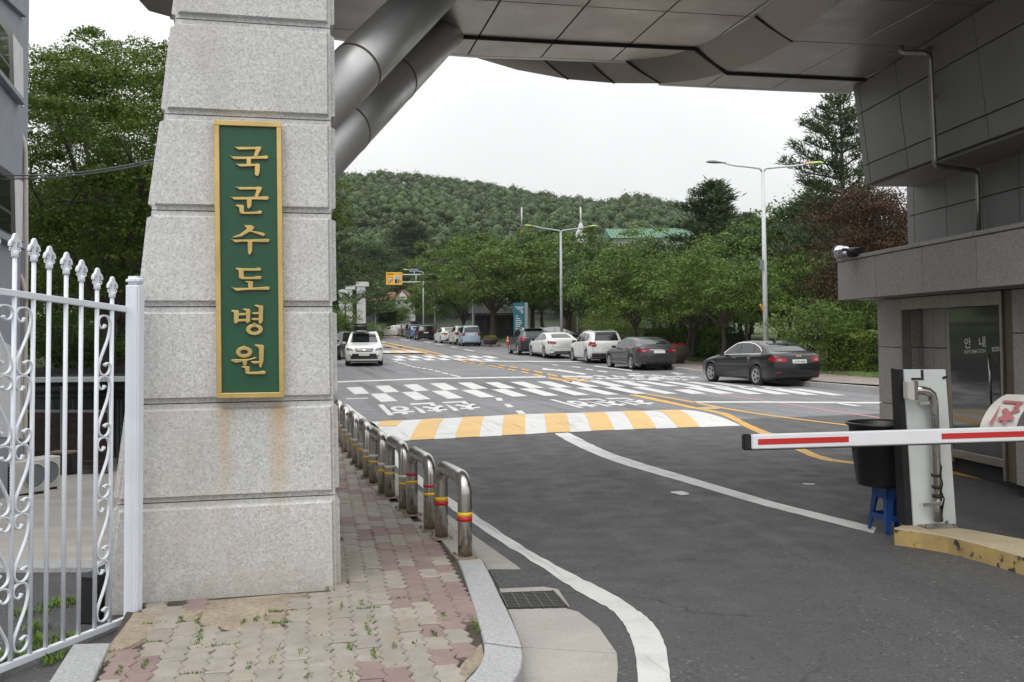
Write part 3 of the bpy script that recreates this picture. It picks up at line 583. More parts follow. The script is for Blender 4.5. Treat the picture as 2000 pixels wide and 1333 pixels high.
solid('kerb_stone', [(143,1258),(216,1256),(180,1334),(140,1420),(50,1420),(94,1334)], SZ + .006, -0.06, 'kerb_granite', pavement)
# gutter
gutter = thing('gutter', None, None); gutter['kind'] = 'structure'
for i in range(0, len(bol_r) - 1): solid('gutter_slab', [bol_r[i], bol_r[i+1], gut_r[i+1], gut_r[i]], 0.010, -0.06, 'concrete', gutter, 0.003)
solid('gutter_slab', [(992,1191),(1108,1189),(1130,1195),(1170,1225),(1205,1275),(1019.5,1263),(1005,1222)], 0.011, -0.06, 'concrete', gutter, 0.003)
solid('gutter_slab', [(1019.5,1264.5),(1205,1276.5),(1207,1300),(1205,1333),(1195,1400),(960,1400),(996,1340),(1018,1302)], 0.012, -0.06, 'concrete', gutter, 0.003)
sheet('asphalt_patch', [[(952,1107),(1010,1103),(1048,1130),(1060,1146),(975,1150)]], 0.009, 'asphalt', gutter)
sheet('gutter_edge', [[(975,1150),(1060,1146),(1090,1151),(1112,1184),(1106,1190),(990,1192)]], 0.008, 'concrete', gutter)
grate = thing('drain_grate', 'steel drain grate set in the gutter beside the granite kerb', 'drain grate')
ga, gb, gc, gd = [g(*p, 0.012) for p in ((977,1160),(1080,1156),(1108,1187),(992,1190))]
sheet('pit', [[(977,1160),(1080,1156),(1108,1187),(992,1190)]], 0.010, 'dark_gap', grate)
for i in range(11):
    t = (i + .3) / 11; MB().bar(ga.lerp(gd, t), gb.lerp(gc, t), 0.009, 0.02).build('bar', MATS['grate_steel'], grate)
for i in range(6):
    t = i / 5; MB().bar(ga.lerp(gb, t), gd.lerp(gc, t), 0.007, 0.024).build('cross_bar', MATS['grate_steel'], grate)
def pip(x, y, P):
    c = False; n = len(P)
    for i in range(n):
        (x1, y1), (x2, y2) = P[i], P[(i + 1) % n]
        if (y1 > y) != (y2 > y) and x < (x2 - x1) * (y - y1) / (y2 - y1) + x1: c = not c
    return c
CAMI = CAMR.to_3x3().transposed()
def proj(p):
    v = CAMI @ (Vector(p) - Vector((0, 0, CAMH)))
    return 1000 + F * v.x / -v.z, 666.5 + SHY * 2000 - F * v.y / -v.z
# bed below the pavers and the paver field
bed = [(100,1420),(216,1256),(262,1180),(668,1120),(662,860),(640,842)]
bedr = bol_l[::-1] + kb_l + kc_l
w = [g(x, y, SZ - .022) for x, y in bed[:1] + [(216,1256),(250,1190)]] + [Vector((-2.75, 7.4, SZ-.022)), Vector((-3.4, 9.5, SZ-.022)), Vector((-6.0, 20, SZ-.022)), Vector((-9, 36, SZ-.022))] + [g(x, y, SZ - .022) for x, y in bedr]
bme = MB().prism(w, (0, 0, -0.1)).mesh('paver_bed', MATS['joint_soil']); bm = bmesh.new(); bm.from_mesh(bme); bmesh.ops.recalc_face_normals(bm, faces=bm.faces); bm.to_mesh(bme); bm.free()
obj('paver_bed', bme, pavement)
PA = R(11); pu = Vector((math.cos(PA), math.sin(PA), 0)); pv = Vector((-math.sin(PA), math.cos(PA), 0)); pw, plen, zz = 0.118, 0.228, 0.013
def paver_mesh(seed, mat):
    rr = random.Random(seed)
    ed = [(0, 0), (.125, 1), (.375, -1), (.625, 1), (.875, -1), (1, 0)]
    L = [(-pw / 2 + zz * s, (t - .5) * plen) for t, s in ed]; Rr = [(pw / 2 + zz * s, (t - .5) * plen) for t, s in ed][::-1]
    P = [(x, y) for x, y in L + Rr]; n = len(P)
    top = [Vector((x * .875, y * .945, 0.0)) for x, y in P]; mid = [Vector((x * .985, y * .992, -0.005)) for x, y in P]; bot = [Vector((x * .985, y * .992, -0.03)) for x, y in P]
    for q in top: q.z += rr.uniform(-.0006, .0006)
    vs = top + mid + bot
    fs = [tuple(range(n))[::-1]] + [((i + 1) % n + k * n, i + k * n, i + (k + 1) * n, (i + 1) % n + (k + 1) * n)[::-1] for k in (0, 1) for i in range(n)]
    me = MB().add(vs, fs).mesh('paver', MATS[mat])
    bm = bmesh.new(); bm.from_mesh(me); bmesh.ops.recalc_face_normals(bm, faces=bm.faces); bm.to_mesh(me); bm.free(); return me
PMES = {m: [paver_mesh(i, m) for i in range(2)] for m in ('paver_grey', 'paver_tan', 'paver_pink')}
PINK = [[(190,1285),(298,1262),(285,1340),(160,1340)],[(245,1238),(312,1229),(312,1252),(240,1262)],[(742,1055),(868,1050),(875,1094),(752,1096)],[(752,1100),(895,1096),(900,1112),(755,1116)],[(762,1127),(908,1127),(936,1206),(792,1198)],[(802,1213),(932,1213),(936,1232),(805,1240)],[(852,1236),(944,1252),(932,1304),(862,1304)],[(680,1297),(778,1300),(778,1345),(680,1345)],[(708,1036),(800,1020),(816,1040),(716,1056)],[(360,1180),(405,1178),(405,1215),(362,1215)],[(520,1165),(560,1165),(556,1195),(525,1195)]]
SAND = [[(352,1196),(372,1176),(560,1160),(600,1158),(575,1182),(556,1196),(545,1218),(470,1226),(380,1208)],[(240,1228),(262,1196),(340,1200),(318,1222),(300,1238),(250,1262),(205,1290),(212,1262)],[(940,1258),(948,1290),(905,1330),(880,1340),(900,1300),(925,1270)]]
o0 = Vector((-0.8, 6.0, SZ)); rr = random.Random(11); cand = []
pill_right = None
for i in range(-18, 16):
    for j in range(-12, 60):
        c = o0 + pu * (i * pw) + pv * ((j + (0.5 if (i % 2) else 0)) * plen)
        if c.y < 4.3: continue
        px, py = proj(c)
        if py > 1400: continue
        # inside: right of the left edge, left of the kerb, outside the pillar
        ky = np.interp(py, [842,866,895,925,960,995,1030,1062,1098,1122,1150,1176,1200,1226,1252,1275,1293,1313,1334,1356], [640,664,690,720,760,800,838,868,897,906,915,923,930,938,945,946,940,926,905,880])
        ly = np.interp(py, [1180,1256,1334,1400], [262,216,180,150])
        if px > ky - 2 - 0.045 * F / c.y * 0.6: continue
        if py > 1150 and px < ly + 16: continue
        base = lerp(1151, 1180, (668 - px) / 400) if px < 668 else 0
        hid = False; rel = c - Vector((-1.08, 6.31, 0)); dpt = rel.x * -.242 + rel.y * .970; uu = rel.x * .970 + rel.y * .242
        if px < 655 and py < base + 6:
            if dpt < 1.6 and uu > -1.75: continue
            if c.x < pl(LEFT, c.y) + .35 or c.y > 15: continue
            hid = True
        if any(pip(px, py, S) for S in SAND) and rr.random() < .93: continue
        m = 'paver_grey' if rr.random() < .62 else 'paver_tan'
        if any(pip(px, py, P) for P in PINK) and rr.random() < .9: m = 'paver_pink'
        if c.y > 8.2 and rr.random() < .55: m = 'paver_pink' if rr.random() < .5 else 'paver_grey'
        cand.append((c.y + (50 if hid else 0), c, m))
cand.sort(key=lambda t: t[0])
rest = {m: MB() for m in PMES}
for k, (y, c, m) in enumerate(cand):
    me = PMES[m][k % 2]; tilt = (rr.uniform(-.02, .02), rr.uniform(-.03, .03), PA + rr.uniform(-.02, .02)); dz = rr.uniform(-.006, .005)
    if k < 298:
        o = obj('paver', me, pavement); o.location = (c.x, c.y, SZ + dz); o.rotation_euler = tilt
    else:
        Mx = Matrix.Rotation(tilt[2], 3, 'Z'); rest[m].add([Mx @ v.co + Vector((c.x, c.y, SZ + dz)) for v in me.vertices], [tuple(p.vertices) for p in me.polygons])
for m, b in rest.items():
    if b.v: tag(b.build('distant_pavers', MATS[m], pavement), kind='stuff')
for S in SAND:
    w = [g(x, y, SZ - .004) for x, y in S]; cen = sum(w, Vector()) / len(w)
    vs = [cen + Vector((0, 0, .006))] + [w[i] for i in range(len(w))] + [cen + (p - cen) * 1.12 - Vector((0, 0, .02)) for p in w]; n = len(w)
    fs = [(0, 1 + i, 1 + (i + 1) % n) for i in range(n)] + [(1 + i, 1 + n + i, 1 + n + (i + 1) % n, 1 + (i + 1) % n) for i in range(n)]
    me = MB().add(vs, fs).mesh('sand', MATS['sand']); bm = bmesh.new(); bm.from_mesh(me)
    bmesh.ops.recalc_face_normals(bm, faces=bm.faces); bmesh.ops.subdivide_edges(bm, edges=bm.edges[:], cuts=2, use_grid_fill=True)
    for v in bm.verts: v.co.z += rr.uniform(-.004, .003)
    up = sum(f.normal.z for f in bm.faces)
    if up < 0: bmesh.ops.reverse_faces(bm, faces=bm.faces[:])
    bm.to_mesh(me); bm.free(); o = obj('sand', me, pavement); o['kind'] = 'stuff'
# weeds in the joints
wv, wf = [], []
def tuft(c, r, n, h, lined=0):
    for _ in range(n):
        a = rr.uniform(0, 6.28)
        if lined: q = c + (pv if lined == 1 else pu) * rr.uniform(-1, 1) * r * 2.0 + Vector((rr.uniform(-1, 1), rr.uniform(-1, 1), 0)) * .011
        else: q = Vector((c.x + math.cos(a) * r * rr.random(), c.y + math.sin(a) * r * rr.random(), c.z))
        L = h * rr.uniform(.5, 1.2); b = rr.uniform(0, 6.28); lean = rr.uniform(.3, 1.3)
        d = Vector((math.cos(b) * lean, math.sin(b) * lean, 1)).normalized() * L; s = d.cross(Vector((0, 0, 1)))
        s = (s.normalized() if s.length > 1e-4 else Vector((1, 0, 0))) * L * .16; k = len(wv)
        wv.extend([q - s * .4, q + d * .5 - s, q + d, q + d * .5 + s]); wf.append((k, k + 1, k + 2, k + 3))
for (px, py, n, r) in ((868,1208,46,.05),(925,1218,80,.085),(900,1215,40,.06),(848,1239,22,.03),(717,1190,30,.035),(722,1212,34,.03),(716,1226,30,.03),(722,1238,26,.03),(706,1180,18,.03),(668,1187,22,.04),(683,1265,20,.03),(730,1280,40,.045),(770,1265,16,.02),(812,1262,20,.025),(770,1300,18,.025),(686,1328,40,.05),(392,1238,36,.04),(388,1255,36,.035),(384,1270,22,.03),(352,1213,20,.03),(388,1210,30,.05),(300,1220,26,.035),(520,1208,22,.03),(552,1196,40,.04),(549,1218,30,.03),(500,1212,20,.03),(475,1217,18,.03),(435,1262,26,.05),(545,1268,24,.035),(532,1292,22,.03),(586,1280,36,.04),(487,1302,22,.03),(384,1318,34,.04),(283,1300,26,.03),(233,1312,26,.035),(194,1305,20,.03),(210,1276,18,.03),(300,1256,16,.025),(636,1245,22,.03),(640,1268,26,.03),(612,1296,18,.03),(605,1322,14,.02),(690,1245,14,.02),(790,1200,16,.02),(830,1175,12,.02),(780,1170,18,.03),(655,1155,16,.03),(640,1150,14,.03),(680,1140,12,.03),(665,1320,22,.03)):
    tuft(g(px, py, SZ - .008), r * 1.0, int(n * 2.2), .019, 1 + (px % 3 == 0))
for (px, py, n, r) in ((105,1185,60,.12),(140,1180,40,.1),(70,1230,60,.1),(85,1270,60,.12),(60,1200,50,.12),(110,1290,70,.12),(30,1285,50,.12),(70,1255,40,.1),(130,1250,30,.08),(10,1290,40,.1)):
    tuft(g(px, py, 0), r, n, .055)
o = obj('weeds', np_mesh('weeds', np.array(wv), np.array(wf), MATS['weed'])); o['kind'] = 'stuff'
# ================================================================ granite gate pillar
P0 = g(668, 1151, 0.1); FA = R(14); UD = Vector((math.cos(FA), math.sin(FA), 0)); NF = Vector((math.sin(FA), -math.cos(FA), 0)); DD = -NF
PM = pillar_mat(tuple(P0), tuple(UD))
def plane_hit(px, py, o, n):
    d = Vector(ray(px, py)); c = Vector((0, 0, CAMH)); t = (Vector(o) - c).dot(n) / d.dot(n); return c + d * t
def face(px, py): return plane_hit(px, py, P0, NF)
def fu(p): return (p - P0).dot(UD)
LEP = [face(*p) for p in ((190,1182),(222,950),(243,783),(260,640),(275,505),(286,400),(311,215),(331,35))]
REP = [face(*p) for p in ((668,1151),(664.5,968),(661,782),(659,599),(657,417),(656,235),(654.5,54))]
def edge_u(L, z):
    zs = [p.z for p in L]; us = [fu(p) for p in L]
    if z > zs[-1]: return us[-1] + (z - zs[-1]) * (us[-1] - us[-3]) / (zs[-1] - zs[-3])
    return float(np.interp(z, zs, us))
pillar = thing('gate_pillar', 'tall tapering granite block pillar carrying the green vertical name board', 'pillar')
zs = [0.0] + [face(660, y).z for y in (968, 782, 599, 417, 235, 54)]; zs += [zs[-1] + .58, zs[-1] + 1.16, zs[-1] + 1.55]
DEP = 1.55
def fp(u, z, out): p = P0 + UD * u + NF * out; return Vector((p.x, p.y, z))
for k in range(len(zs) - 1):
    z0, z1 = zs[k] + .003, zs[k + 1] - .003; b = MB()
    u0a, u0b, u1a, u1b = edge_u(LEP, z0), edge_u(REP, z0), edge_u(LEP, z1), edge_u(REP, z1); r = 0.03
    b.add([fp(u0a + r, z0, -r), fp(u0b - r, z0, -r), fp(u0b - r, z0, -DEP + r), fp(u0a + r, z0, -DEP + r), fp(u1a + r, z1, -r), fp(u1b - r, z1, -r), fp(u1b - r, z1, -DEP + r), fp(u1a + r, z1, -DEP + r)],
          [(0, 3, 2, 1), (4, 5, 6, 7), (0, 1, 5, 4), (1, 2, 6, 5), (2, 3, 7, 6), (3, 0, 4, 7)])
    mz, mu = 0.028, 0.030
    def U(a, z): return edge_u(LEP, z) if a < 0 else edge_u(REP, z)
    za, zb = z0 + mz, z1 - mz; e = .012
    # raised field on the front
    o_ = [fp(U(-1, za) + mu + r*.4, za, -r), fp(U(1, za) - mu - r*.4, za, -r), fp(U(1, zb) - mu - r*.4, zb, -r), fp(U(-1, zb) + mu + r*.4, zb, -r)]
    i_ = [fp(U(-1, za) + mu + r*.4 + e, za + e * .6, 0), fp(U(1, za) - mu - r*.4 - e, za + e * .6, 0), fp(U(1, zb) - mu - r*.4 - e, zb - e, 0), fp(U(-1, zb) + mu + r*.4 + e, zb - e, 0)]
    b.add(o_ + i_, [(4, 5, 6, 7)] + [(i, (i + 1) % 4, 4 + (i + 1) % 4, 4 + i) for i in range(4)])
    for s in (-1, 1):   # raised fields on the flanks, seen only as the stepped outline
        q = [fp(U(s, za) - s * r, za, -r - .04), fp(U(s, za) - s * r, za, -DEP + r + .04), fp(U(s, zb) - s * r, zb, -DEP + r + .04), fp(U(s, zb) - s * r, zb, -r - .04)]
        t = [fp(U(s, za), za + e, -r - .05), fp(U(s, za), za + e, -DEP + r + .05), fp(U(s, zb), zb - e, -DEP + r + .05), fp(U(s, zb), zb - e, -r - .05)]
        fs = [(4, 5, 6, 7)] + [(i, (i + 1) % 4, 4 + (i + 1) % 4, 4 + i) for i in range(4)]
        b.add(q + t, [f[::-1] for f in fs] if s < 0 else fs)
    me = b.mesh('stone_block', PM); bm = bmesh.new(); bm.from_mesh(me); bmesh.ops.recalc_face_normals(bm, faces=bm.faces); bm.to_mesh(me); bm.free()
    obj('stone_block', me, pillar)
# ================================================================ name board
board = thing('name_board', 'green board in a brass frame with raised brass lettering on the granite pillar', 'sign board')
SQ = [face(418.5, 238.5), face(549.5, 243), face(555, 775.5), face(424, 777.5)]
def SB(u, v, out): # u,v in 0..1 from top left
    p = SQ[0].lerp(SQ[1], u).lerp(SQ[3].lerp(SQ[2], u), v); return p + NF * out
def sbox(u0, v0, u1, v1, a, b): return [SB(u0, v0, a), SB(u1, v0, a), SB(u1, v1, a), SB(u0, v1, a)], NF * (b - a)
m = MB(); m.prism(*sbox(.03, .008, .97, .992, -.03, .045)); m.build('panel', MATS['sign_green'], board)
FW, FH = .077, .0185
for q in ((0, 0, 1, FH), (0, 1 - FH, 1, 1), (0, FH, FW, 1 - FH), (1 - FW, FH, 1, 1 - FH)):
    m = MB(); m.prism(*sbox(*q, -.028, .062)); m.build('frame_bar', MATS['brass'], board, .003)
C1 = lambda P: [(400 + x * .21, 230 + y * .21) for x, y in P]; C2 = lambda P: [(400 + x * .2177, 500 + y * .2177) for x, y in P]
def ell(cx, cy, rx, ry, n=28): return [(cx + rx * math.cos(2 * math.pi * k / n), cy + ry * math.sin(2 * math.pi * k / n)) for k in range(n)]
GLYPHS = [
 (C1, [[(272,272),(300,277),(470,277),(500,271),(530,278),(522,300),(490,362),(452,368),(472,305),(465,300),(310,303)],[(228,355),(250,365),(390,368),(550,360),(580,355),(592,375),(580,390),(550,388),(270,392)],[(388,380),(432,380),(430,445),(390,445)],[(283,430),(310,436),(470,434),(500,432),(514,440),(512,510),(500,545),(480,550),(465,535),(465,455),(340,462),(315,455)]], []),
 (C1, [[(280,645),(305,649),(470,650),(505,645),(537,652),(525,680),(490,748),(458,748),(480,680),(470,672),(325,674)],[(233,735),(260,743),(400,742),(560,736),(588,735),(598,752),(585,770),(480,766),(275,768)],[(390,760),(438,760),(436,825),(410,855),(393,835)],[(283,822),(300,813),(345,815),(365,818),(365,875),(375,882),(480,878),(510,868),(535,875),(532,895),(515,900),(345,900),(325,890),(318,840)]], []),
 (C1, [[(365,1000),(385,1003),(430,1003),(460,1018),(462,1030),(440,1055),(520,1068),(555,1078),(563,1098),(545,1108),(440,1070),(420,1065),(340,1110),(258,1120),(262,1112),(330,1085),(390,1040)],[(240,1130),(270,1138),(400,1137),(570,1130),(598,1132),(605,1148),(590,1162),(460,1160),(340,1158),(285,1166)],[(398,1150),(444,1150),(442,1250),(418,1284),(400,1262)]], []),
 (C2, [[(272,117),(290,110),(350,115),(450,115),(490,108),(510,120),(500,137),(350,137),(352,185),(362,192),(440,190),(480,182),(510,186),(512,205),(498,213),(330,213),(305,200),(303,135)],[(358,232),(378,228),(430,232),(435,240),(430,295),(388,298),(388,245)],[(235,280),(270,290),(390,290),(540,280),(575,278),(586,292),(575,308),(400,308),(330,313),(285,319)]], []),
 (C2, [[(233,495),(250,488),(300,490),(308,500),(305,595),(275,611),(262,600),(260,512)],[(338,480),(345,474),(398,478),(411,488),(408,592),(380,608),(368,597),(370,500)],[(300,517),(372,513),(372,535),(300,539)],[(300,570),(372,568),(372,590),(300,592)],[(440,447),(460,440),(520,448),(526,458),(522,590),(500,614),(482,605),(482,470)],[(417,516),(435,510),(485,505),(485,526),(440,528)],[(415,572),(435,560),(485,560),(485,580),(440,580)],[(430,620),(436,600),(455,605),(464,620)]], [((446,662),(77,51),(36,22))]),
 (C2, [[(338,826),(348,804),(366,812),(376,826)],[(230,935),(260,930),(400,925),(450,910),(466,912),(462,920),(400,940),(340,950),(280,962),(262,957)],[(338,940),(382,935),(378,975),(360,993),(342,980)],[(443,803),(460,796),(520,800),(533,812),(528,940),(510,1000),(495,1007),(486,990),(484,830)],[(410,952),(425,946),(490,945),(490,966),(440,970)],[(325,1000),(335,992),(400,992),(405,1000),(402,1035),(410,1042),(480,1040),(530,1030),(550,1042),(545,1058),(530,1063),(385,1063),(365,1055),(358,1010)]], [((353,865),(75,50),(34,20))])]
def facepl(px, py, out): return plane_hit(px, py, P0 + NF * out, NF)
for cv, strokes, rings in GLYPHS:
    b = MB(); kk = 0
    for s in strokes:
        pts = [facepl(x, y, .046) for x, y in cv(s)]; b.prism(pts, NF * (.014 + .0007 * kk)); kk += 1
    for (c, ro, ri) in rings:
        A = [facepl(x, y, .046) for x, y in cv(ell(*c, *ro))]; B = [facepl(x, y, .046) for x, y in cv(ell(*c, *ri))]; n = len(A); h = NF * .0137
        b.add(A + B + [p + h for p in A] + [p + h for p in B], [(2*n+i, 2*n+(i+1)%n, 3*n+(i+1)%n, 3*n+i) for i in range(n)] + [(i, 2*n+i, 2*n+(i+1)%n, (i+1)%n) for i in range(n)] + [(n+i, n+(i+1)%n, 3*n+(i+1)%n, 3*n+i) for i in range(n)])
    me = b.mesh('character', MATS['brass']); bm = bmesh.new(); bm.from_mesh(me); bmesh.ops.recalc_face_normals(bm, faces=bm.faces); bm.to_mesh(me); bm.free(); bevel_mesh(me, .0025, 1, 40)
    obj('character', me, board)
# ================================================================ white iron gate and its post
GA = g(250, 1206, .05); GB = g(0, 1310, .05); GD = (GB - GA); GD.z = 0; GD.normalize(); GN = Vector((-GD.y, GD.x, 0))
if GN.dot(Vector((0, -1, 0))) < 0: GN = -GN
def gate_at(px, py): return plane_hit(px, py, GA, GN)
gate = thing('iron_gate', 'open white wrought iron gate leaf with spear finials beside the granite pillar', 'gate', loc=(0, 0, 0))
def zline(p, q, x):  # height of a rail over a point
    a, b = gate_at(*p), gate_at(*q); t = (x - a).dot(GD) / (b - a).dot(GD); return a.z + (b.z - a.z) * t
def on_gate(s, z): p = GA + GD * s; return Vector((p.x, p.y, z))
def sgate(px, py=900): return (gate_at(px, py) - GA).dot(GD)
Send = sgate(-70)
def ztop(s): return zline((247, 604.5), (0, 570), on_gate(s, 1)); 
def zbot(s): return zline((247, 1210), (0, 1307), on_gate(s, 0))
for nm, fz, th in (('top_rail', ztop, .034), ('bottom_rail', zbot, .036)):
    b = MB(); b.bar(on_gate(-.035, fz(-.035)), on_gate(Send, fz(Send)), .03, th); b.build(nm, MATS['white_gate'], gate, .003)
FIN = [(.13,0),(.13,.20),(.07,.24),(.065,.57),(.12,.62),(.18,.60),(.24,.51),(.27,.40),(.335,.42),(.335,.53),(.28,.66),(.16,.75),(.13,.82),(.09,.93),(0,1.0)]
FIN = FIN + [(-x, y) for x, y in FIN[::-1][1:]]
fm = MB(); H_ = .118
fm.prism([GD * (x * H_) + Vector((0, 0, y * H_)) - GN * .009 for x, y in FIN], GN * .018)
for s in (-1, 1): fm.tube([GD * (s * .24 * H_ + .07 * H_ * math.cos(a)) + Vector((0, 0, .29 * H_ + .07 * H_ * math.sin(a))) for a in np.linspace(0, 6.2, 12)], .0042, 6)
fm.tube([Vector((0, 0, -.004)), Vector((0, 0, .028))], .0185, 10)
fme = fm.mesh('finial', MATS['white_gate']); bevel_mesh(fme, .0012, 1, 40)
BARS = [(-18, 447), (24.5, 455), (62, 465), (92.5, 480), (126, 492), (156, 507), (187, 523), (216.5, 540)]
SBARS = []
for px, ty in BARS:
    s = sgate(px); SBARS.append(s); zt = gate_at(px, ty).z - H_
    MB().tube([on_gate(s, zbot(s)), on_gate(s, zt + .01)], .0118, 10).build('bar', MATS['white_gate'], gate)
    o = obj('finial', fme, gate); o.location = on_gate(s, zt)
SCR = [(0.05,.845),(-.05,.80),(-.25,.79),(-.43,.83),(-.5,.905),(-.36,.975),(-.05,1.0),(.27,.975),(.44,.89),(.43,.77),(.27,.61),(.02,.46),(-.23,.32),(-.41,.2),(-.43,.1),(-.27,.03),(.0,0.0),(.28,.025),(.46,.095),(.46,.165),(.30,.205),(.12,.19),(.02,.16)]
def catmull(P, k=4):
    o = []
    for i in range(len(P) - 1):
        p0, p1, p2, p3 = P[max(i-1,0)], P[i], P[i+1], P[min(i+2,len(P)-1)]
        for j in range(k):
            t = j / k; o.append(tuple(.5 * (2*p1[d] + (p2[d]-p0[d])*t + (2*p0[d]-5*p1[d]+4*p2[d]-p3[d])*t*t + (3*p1[d]-p0[d]-3*p2[d]+p3[d])*t**3) for d in (0, 1)))
    return o + [P[-1]]
SP_ = catmull(SCR, 3)
def scroll(w, h, mir):
    P = [Vector((x * w * mir, y * h)) for x, y in SP_]; b = MB(); n = len(P)
    for i, p in enumerate(P):
        t = (P[min(i+1,n-1)] - P[max(i-1,0)]).normalized(); nn = Vector((-t.y, t.x)); wd = .0045 + (.004 if i in (0, 1, 2, n-1, n-2, n-3) else 0)
        for e, d in ((1, 1), (1, -1), (-1, -1), (-1, 1)): q = p + nn * wd * e; b.v.append(tuple(-GD * q.x + Vector((0, 0, q.y)) + GN * .008 * d))
    for i in range(n - 1):
        for k in range(4): b.f.append((4*i+k, 4*i+(k+1)%4, 4*i+4+(k+1)%4, 4*i+4+k)); b.m.append(0); b.sm.append(True)
    b.f += [(0,1,2,3)[::-1], tuple(4*(n-1)+k for k in range(4))]; b.m += [0, 0]; b.sm += [False, False]
    me = b.mesh('scroll', MATS['white_gate']); bm = bmesh.new(); bm.from_mesh(me); bmesh.ops.recalc_face_normals(bm, faces=bm.faces); bm.to_mesh(me); bm.free(); return me
for (i, j, y0, y1, mir, n) in ((6, 7, 615, 1213, 1, 5), (1, 2, 599, 1272, 1, 5), (0, 1, 594, 1290, -1, 5)):
    sm = (SBARS[i] + SBARS[j]) / 2; w = abs(SBARS[i] - SBARS[j]) - .022; px = proj(on_gate(sm, 1))[0]
    z1, z0 = gate_at(px, y0).z, gate_at(px, y1).z; h = (z1 - z0) / n; me = scroll(w, h * .985, mir)
    for k in range(n): o = obj('scroll', me, gate); o.location = on_gate(sm, z0 + k * h)
post = thing('gate_post', 'square white steel gate post with rounded cap against the pillar', 'post')
pp = g(259.5, 1208, .05); ptop = at(259.5, 541, pp.y).z; PR = math.atan2(GD.y, GD.x)
MB().box((pp.x, pp.y, (ptop - .05) / 2 + .0), (.078, .078, ptop - .05), PR).build('shaft', MATS['white_gate'], post, .006)
MB().box((pp.x + .0, pp.y - .0, (ptop - .05) / 2), (.05, .092, ptop - .06), PR).build('hinge_strip', MATS['white_gate'], post, .003)
c_ = MB().box((pp.x, pp.y, ptop - .022), (.084, .096, .05), PR).build('cap', MATS['white_gate'], post); bevel_mesh(c_.data, .018, 3, 40)
for z in (ztop(0) , ztop(0) - .055, zbot(0) + .03): MB().boxa(on_gate(-.03, z - .02) + GN * .016, GD * .06, GN * .006, (0, 0, .04)).build('hinge_plate', MATS['white_gate'], post, .002)
# ================================================================ bollards
BOL = [((910,1090),(861,1050),'yr'),((839.5,1035),(805,1006),'ry'),((788,994),(763,973),'wy'),((748,965),(730,945.5),'wy'),((719,935.5),(706,915.5),'wy'),((695.5,908),(686,892.5),'wy'),((677,884.5),(670.5,872),'wy'),((664,866),(659,856),'wy')]
BLAB = ['steel hoop bollard nearest the camera with yellow band above a red one', 'second steel hoop bollard with separate red and yellow bands', 'third steel hoop bollard, first with white and yellow bands', 'fourth steel hoop bollard counting from the kerb corner', 'fifth steel hoop bollard in the row along the pavement', 'sixth steel hoop bollard, well along the row', 'seventh steel hoop bollard, half hidden behind the pillar edge', 'farthest steel hoop bollard in sight at the pillar edge']
TB = {'y': 'tape_yellow', 'r': 'tape_red', 'w': 'tape_white'}
for (a, r_, code), lab in zip(BOL, BLAB):
    A, B = g(*a, SZ), g(*r_, SZ); d = (B - A); d.z = 0; sep = .70; d.normalize(); C = (A + B) / 2; A = C - d * sep / 2; B = C + d * sep / 2
    t = thing('hoop_bollard', lab, 'bollard', 'hoop bollards along the kerb', (C.x, C.y, SZ), math.atan2(d.y, d.x))
    hh, rad, tr = .605, .115, .051; P = [Vector((-sep/2, 0, 0.004)), Vector((-sep/2, 0, .25))]
    P += [Vector((-sep/2 + rad - rad * math.cos(q), 0, hh - tr - rad + rad * math.sin(q))) for q in np.linspace(0, math.pi/2, 8)]
    P += [Vector((sep/2 - rad + rad * math.sin(q), 0, hh - tr - rad + rad * math.cos(q))) for q in np.linspace(0, math.pi/2, 8)] + [Vector((sep/2, 0, .25)), Vector((sep/2, 0, .004))]
    MB().tube(P, tr, 20).build('hoop', MATS['bollard_steel'], t)
    for s in (-1, 1):
        bp = MB().box((s * sep/2, 0, .005), (.19, .15, .010)).build('base_plate', MATS['rust'], t, .002)
        q = MB()
        for dx, dy in ((1,1),(1,-1),(-1,1),(-1,-1)): q.lathe([(.0, .012), (.011, .012), (.011, .0), (.0, 0)][::-1], (s * sep/2 + dx * .078, dy * .058, .012), 6, smooth=False)
        q.build('bolts', MATS['rust'], bp)
        z1 = {'yr': .287 + .016, 'ry': .355, 'wy': .30}[code]; z2 = {'yr': .287 - .016, 'ry': .29, 'wy': .235}[code]; hb = .016 if code == 'yr' else .011
        for z, k in ((z1, code[0]), (z2, code[1])): MB().tube([(s*sep/2, 0, z - hb + .0004), (s*sep/2, 0, z + hb - .0004)], tr + .0015, 20).build('reflective_band', MATS[TB[k]], t)
# ================================================================ concrete island, ticket post panel, bin on stool, barrier arm
isl = solid('traffic_island', [(1744,1031),(1800,1038),(1850,1046),(1920,1063),(2000,1086),(2120,1130),(2330,1190),(2330,1000),(2130,1015),(2004,1054),(1900,1035),(1800,1021),(1775,1022)], .135, -.02, 'island_top', None, .012)
isl.data.materials.append(MATS['island_side'])
for p in isl.data.polygons:
    if p.normal.z < .5: p.material_index = 1
tag(isl, 'low concrete island with worn yellow and black painted edge under the white panel', 'traffic island')
pan = thing('panel_stand', 'white rectangular board on a steel tube post standing on the yellow island', 'panel stand')
Yb = 8.0
PB = [at(1785, 1028, Yb), at(1868, 1024, Yb + .06), at(1847, 722.5, Yb - .05), at(1766, 722.5, Yb - .11)]
nb = (PB[1] - PB[0]).cross(PB[3] - PB[0]).normalized()
if nb.y > 0: nb = -nb
MB().prism(PB, -nb * .02).build('board', MATS['board_white'], pan, .003)
bd = MB(); bd.prism([PB[0] - nb * .021 , PB[0] - nb * .021 + (PB[0] - PB[1]) * .16, PB[3] - nb * .021 + (PB[3] - PB[2]) * .1, PB[3] - nb * .021], -nb * .12); bd.build('side_case', MATS['black_plastic'], pan, .004)
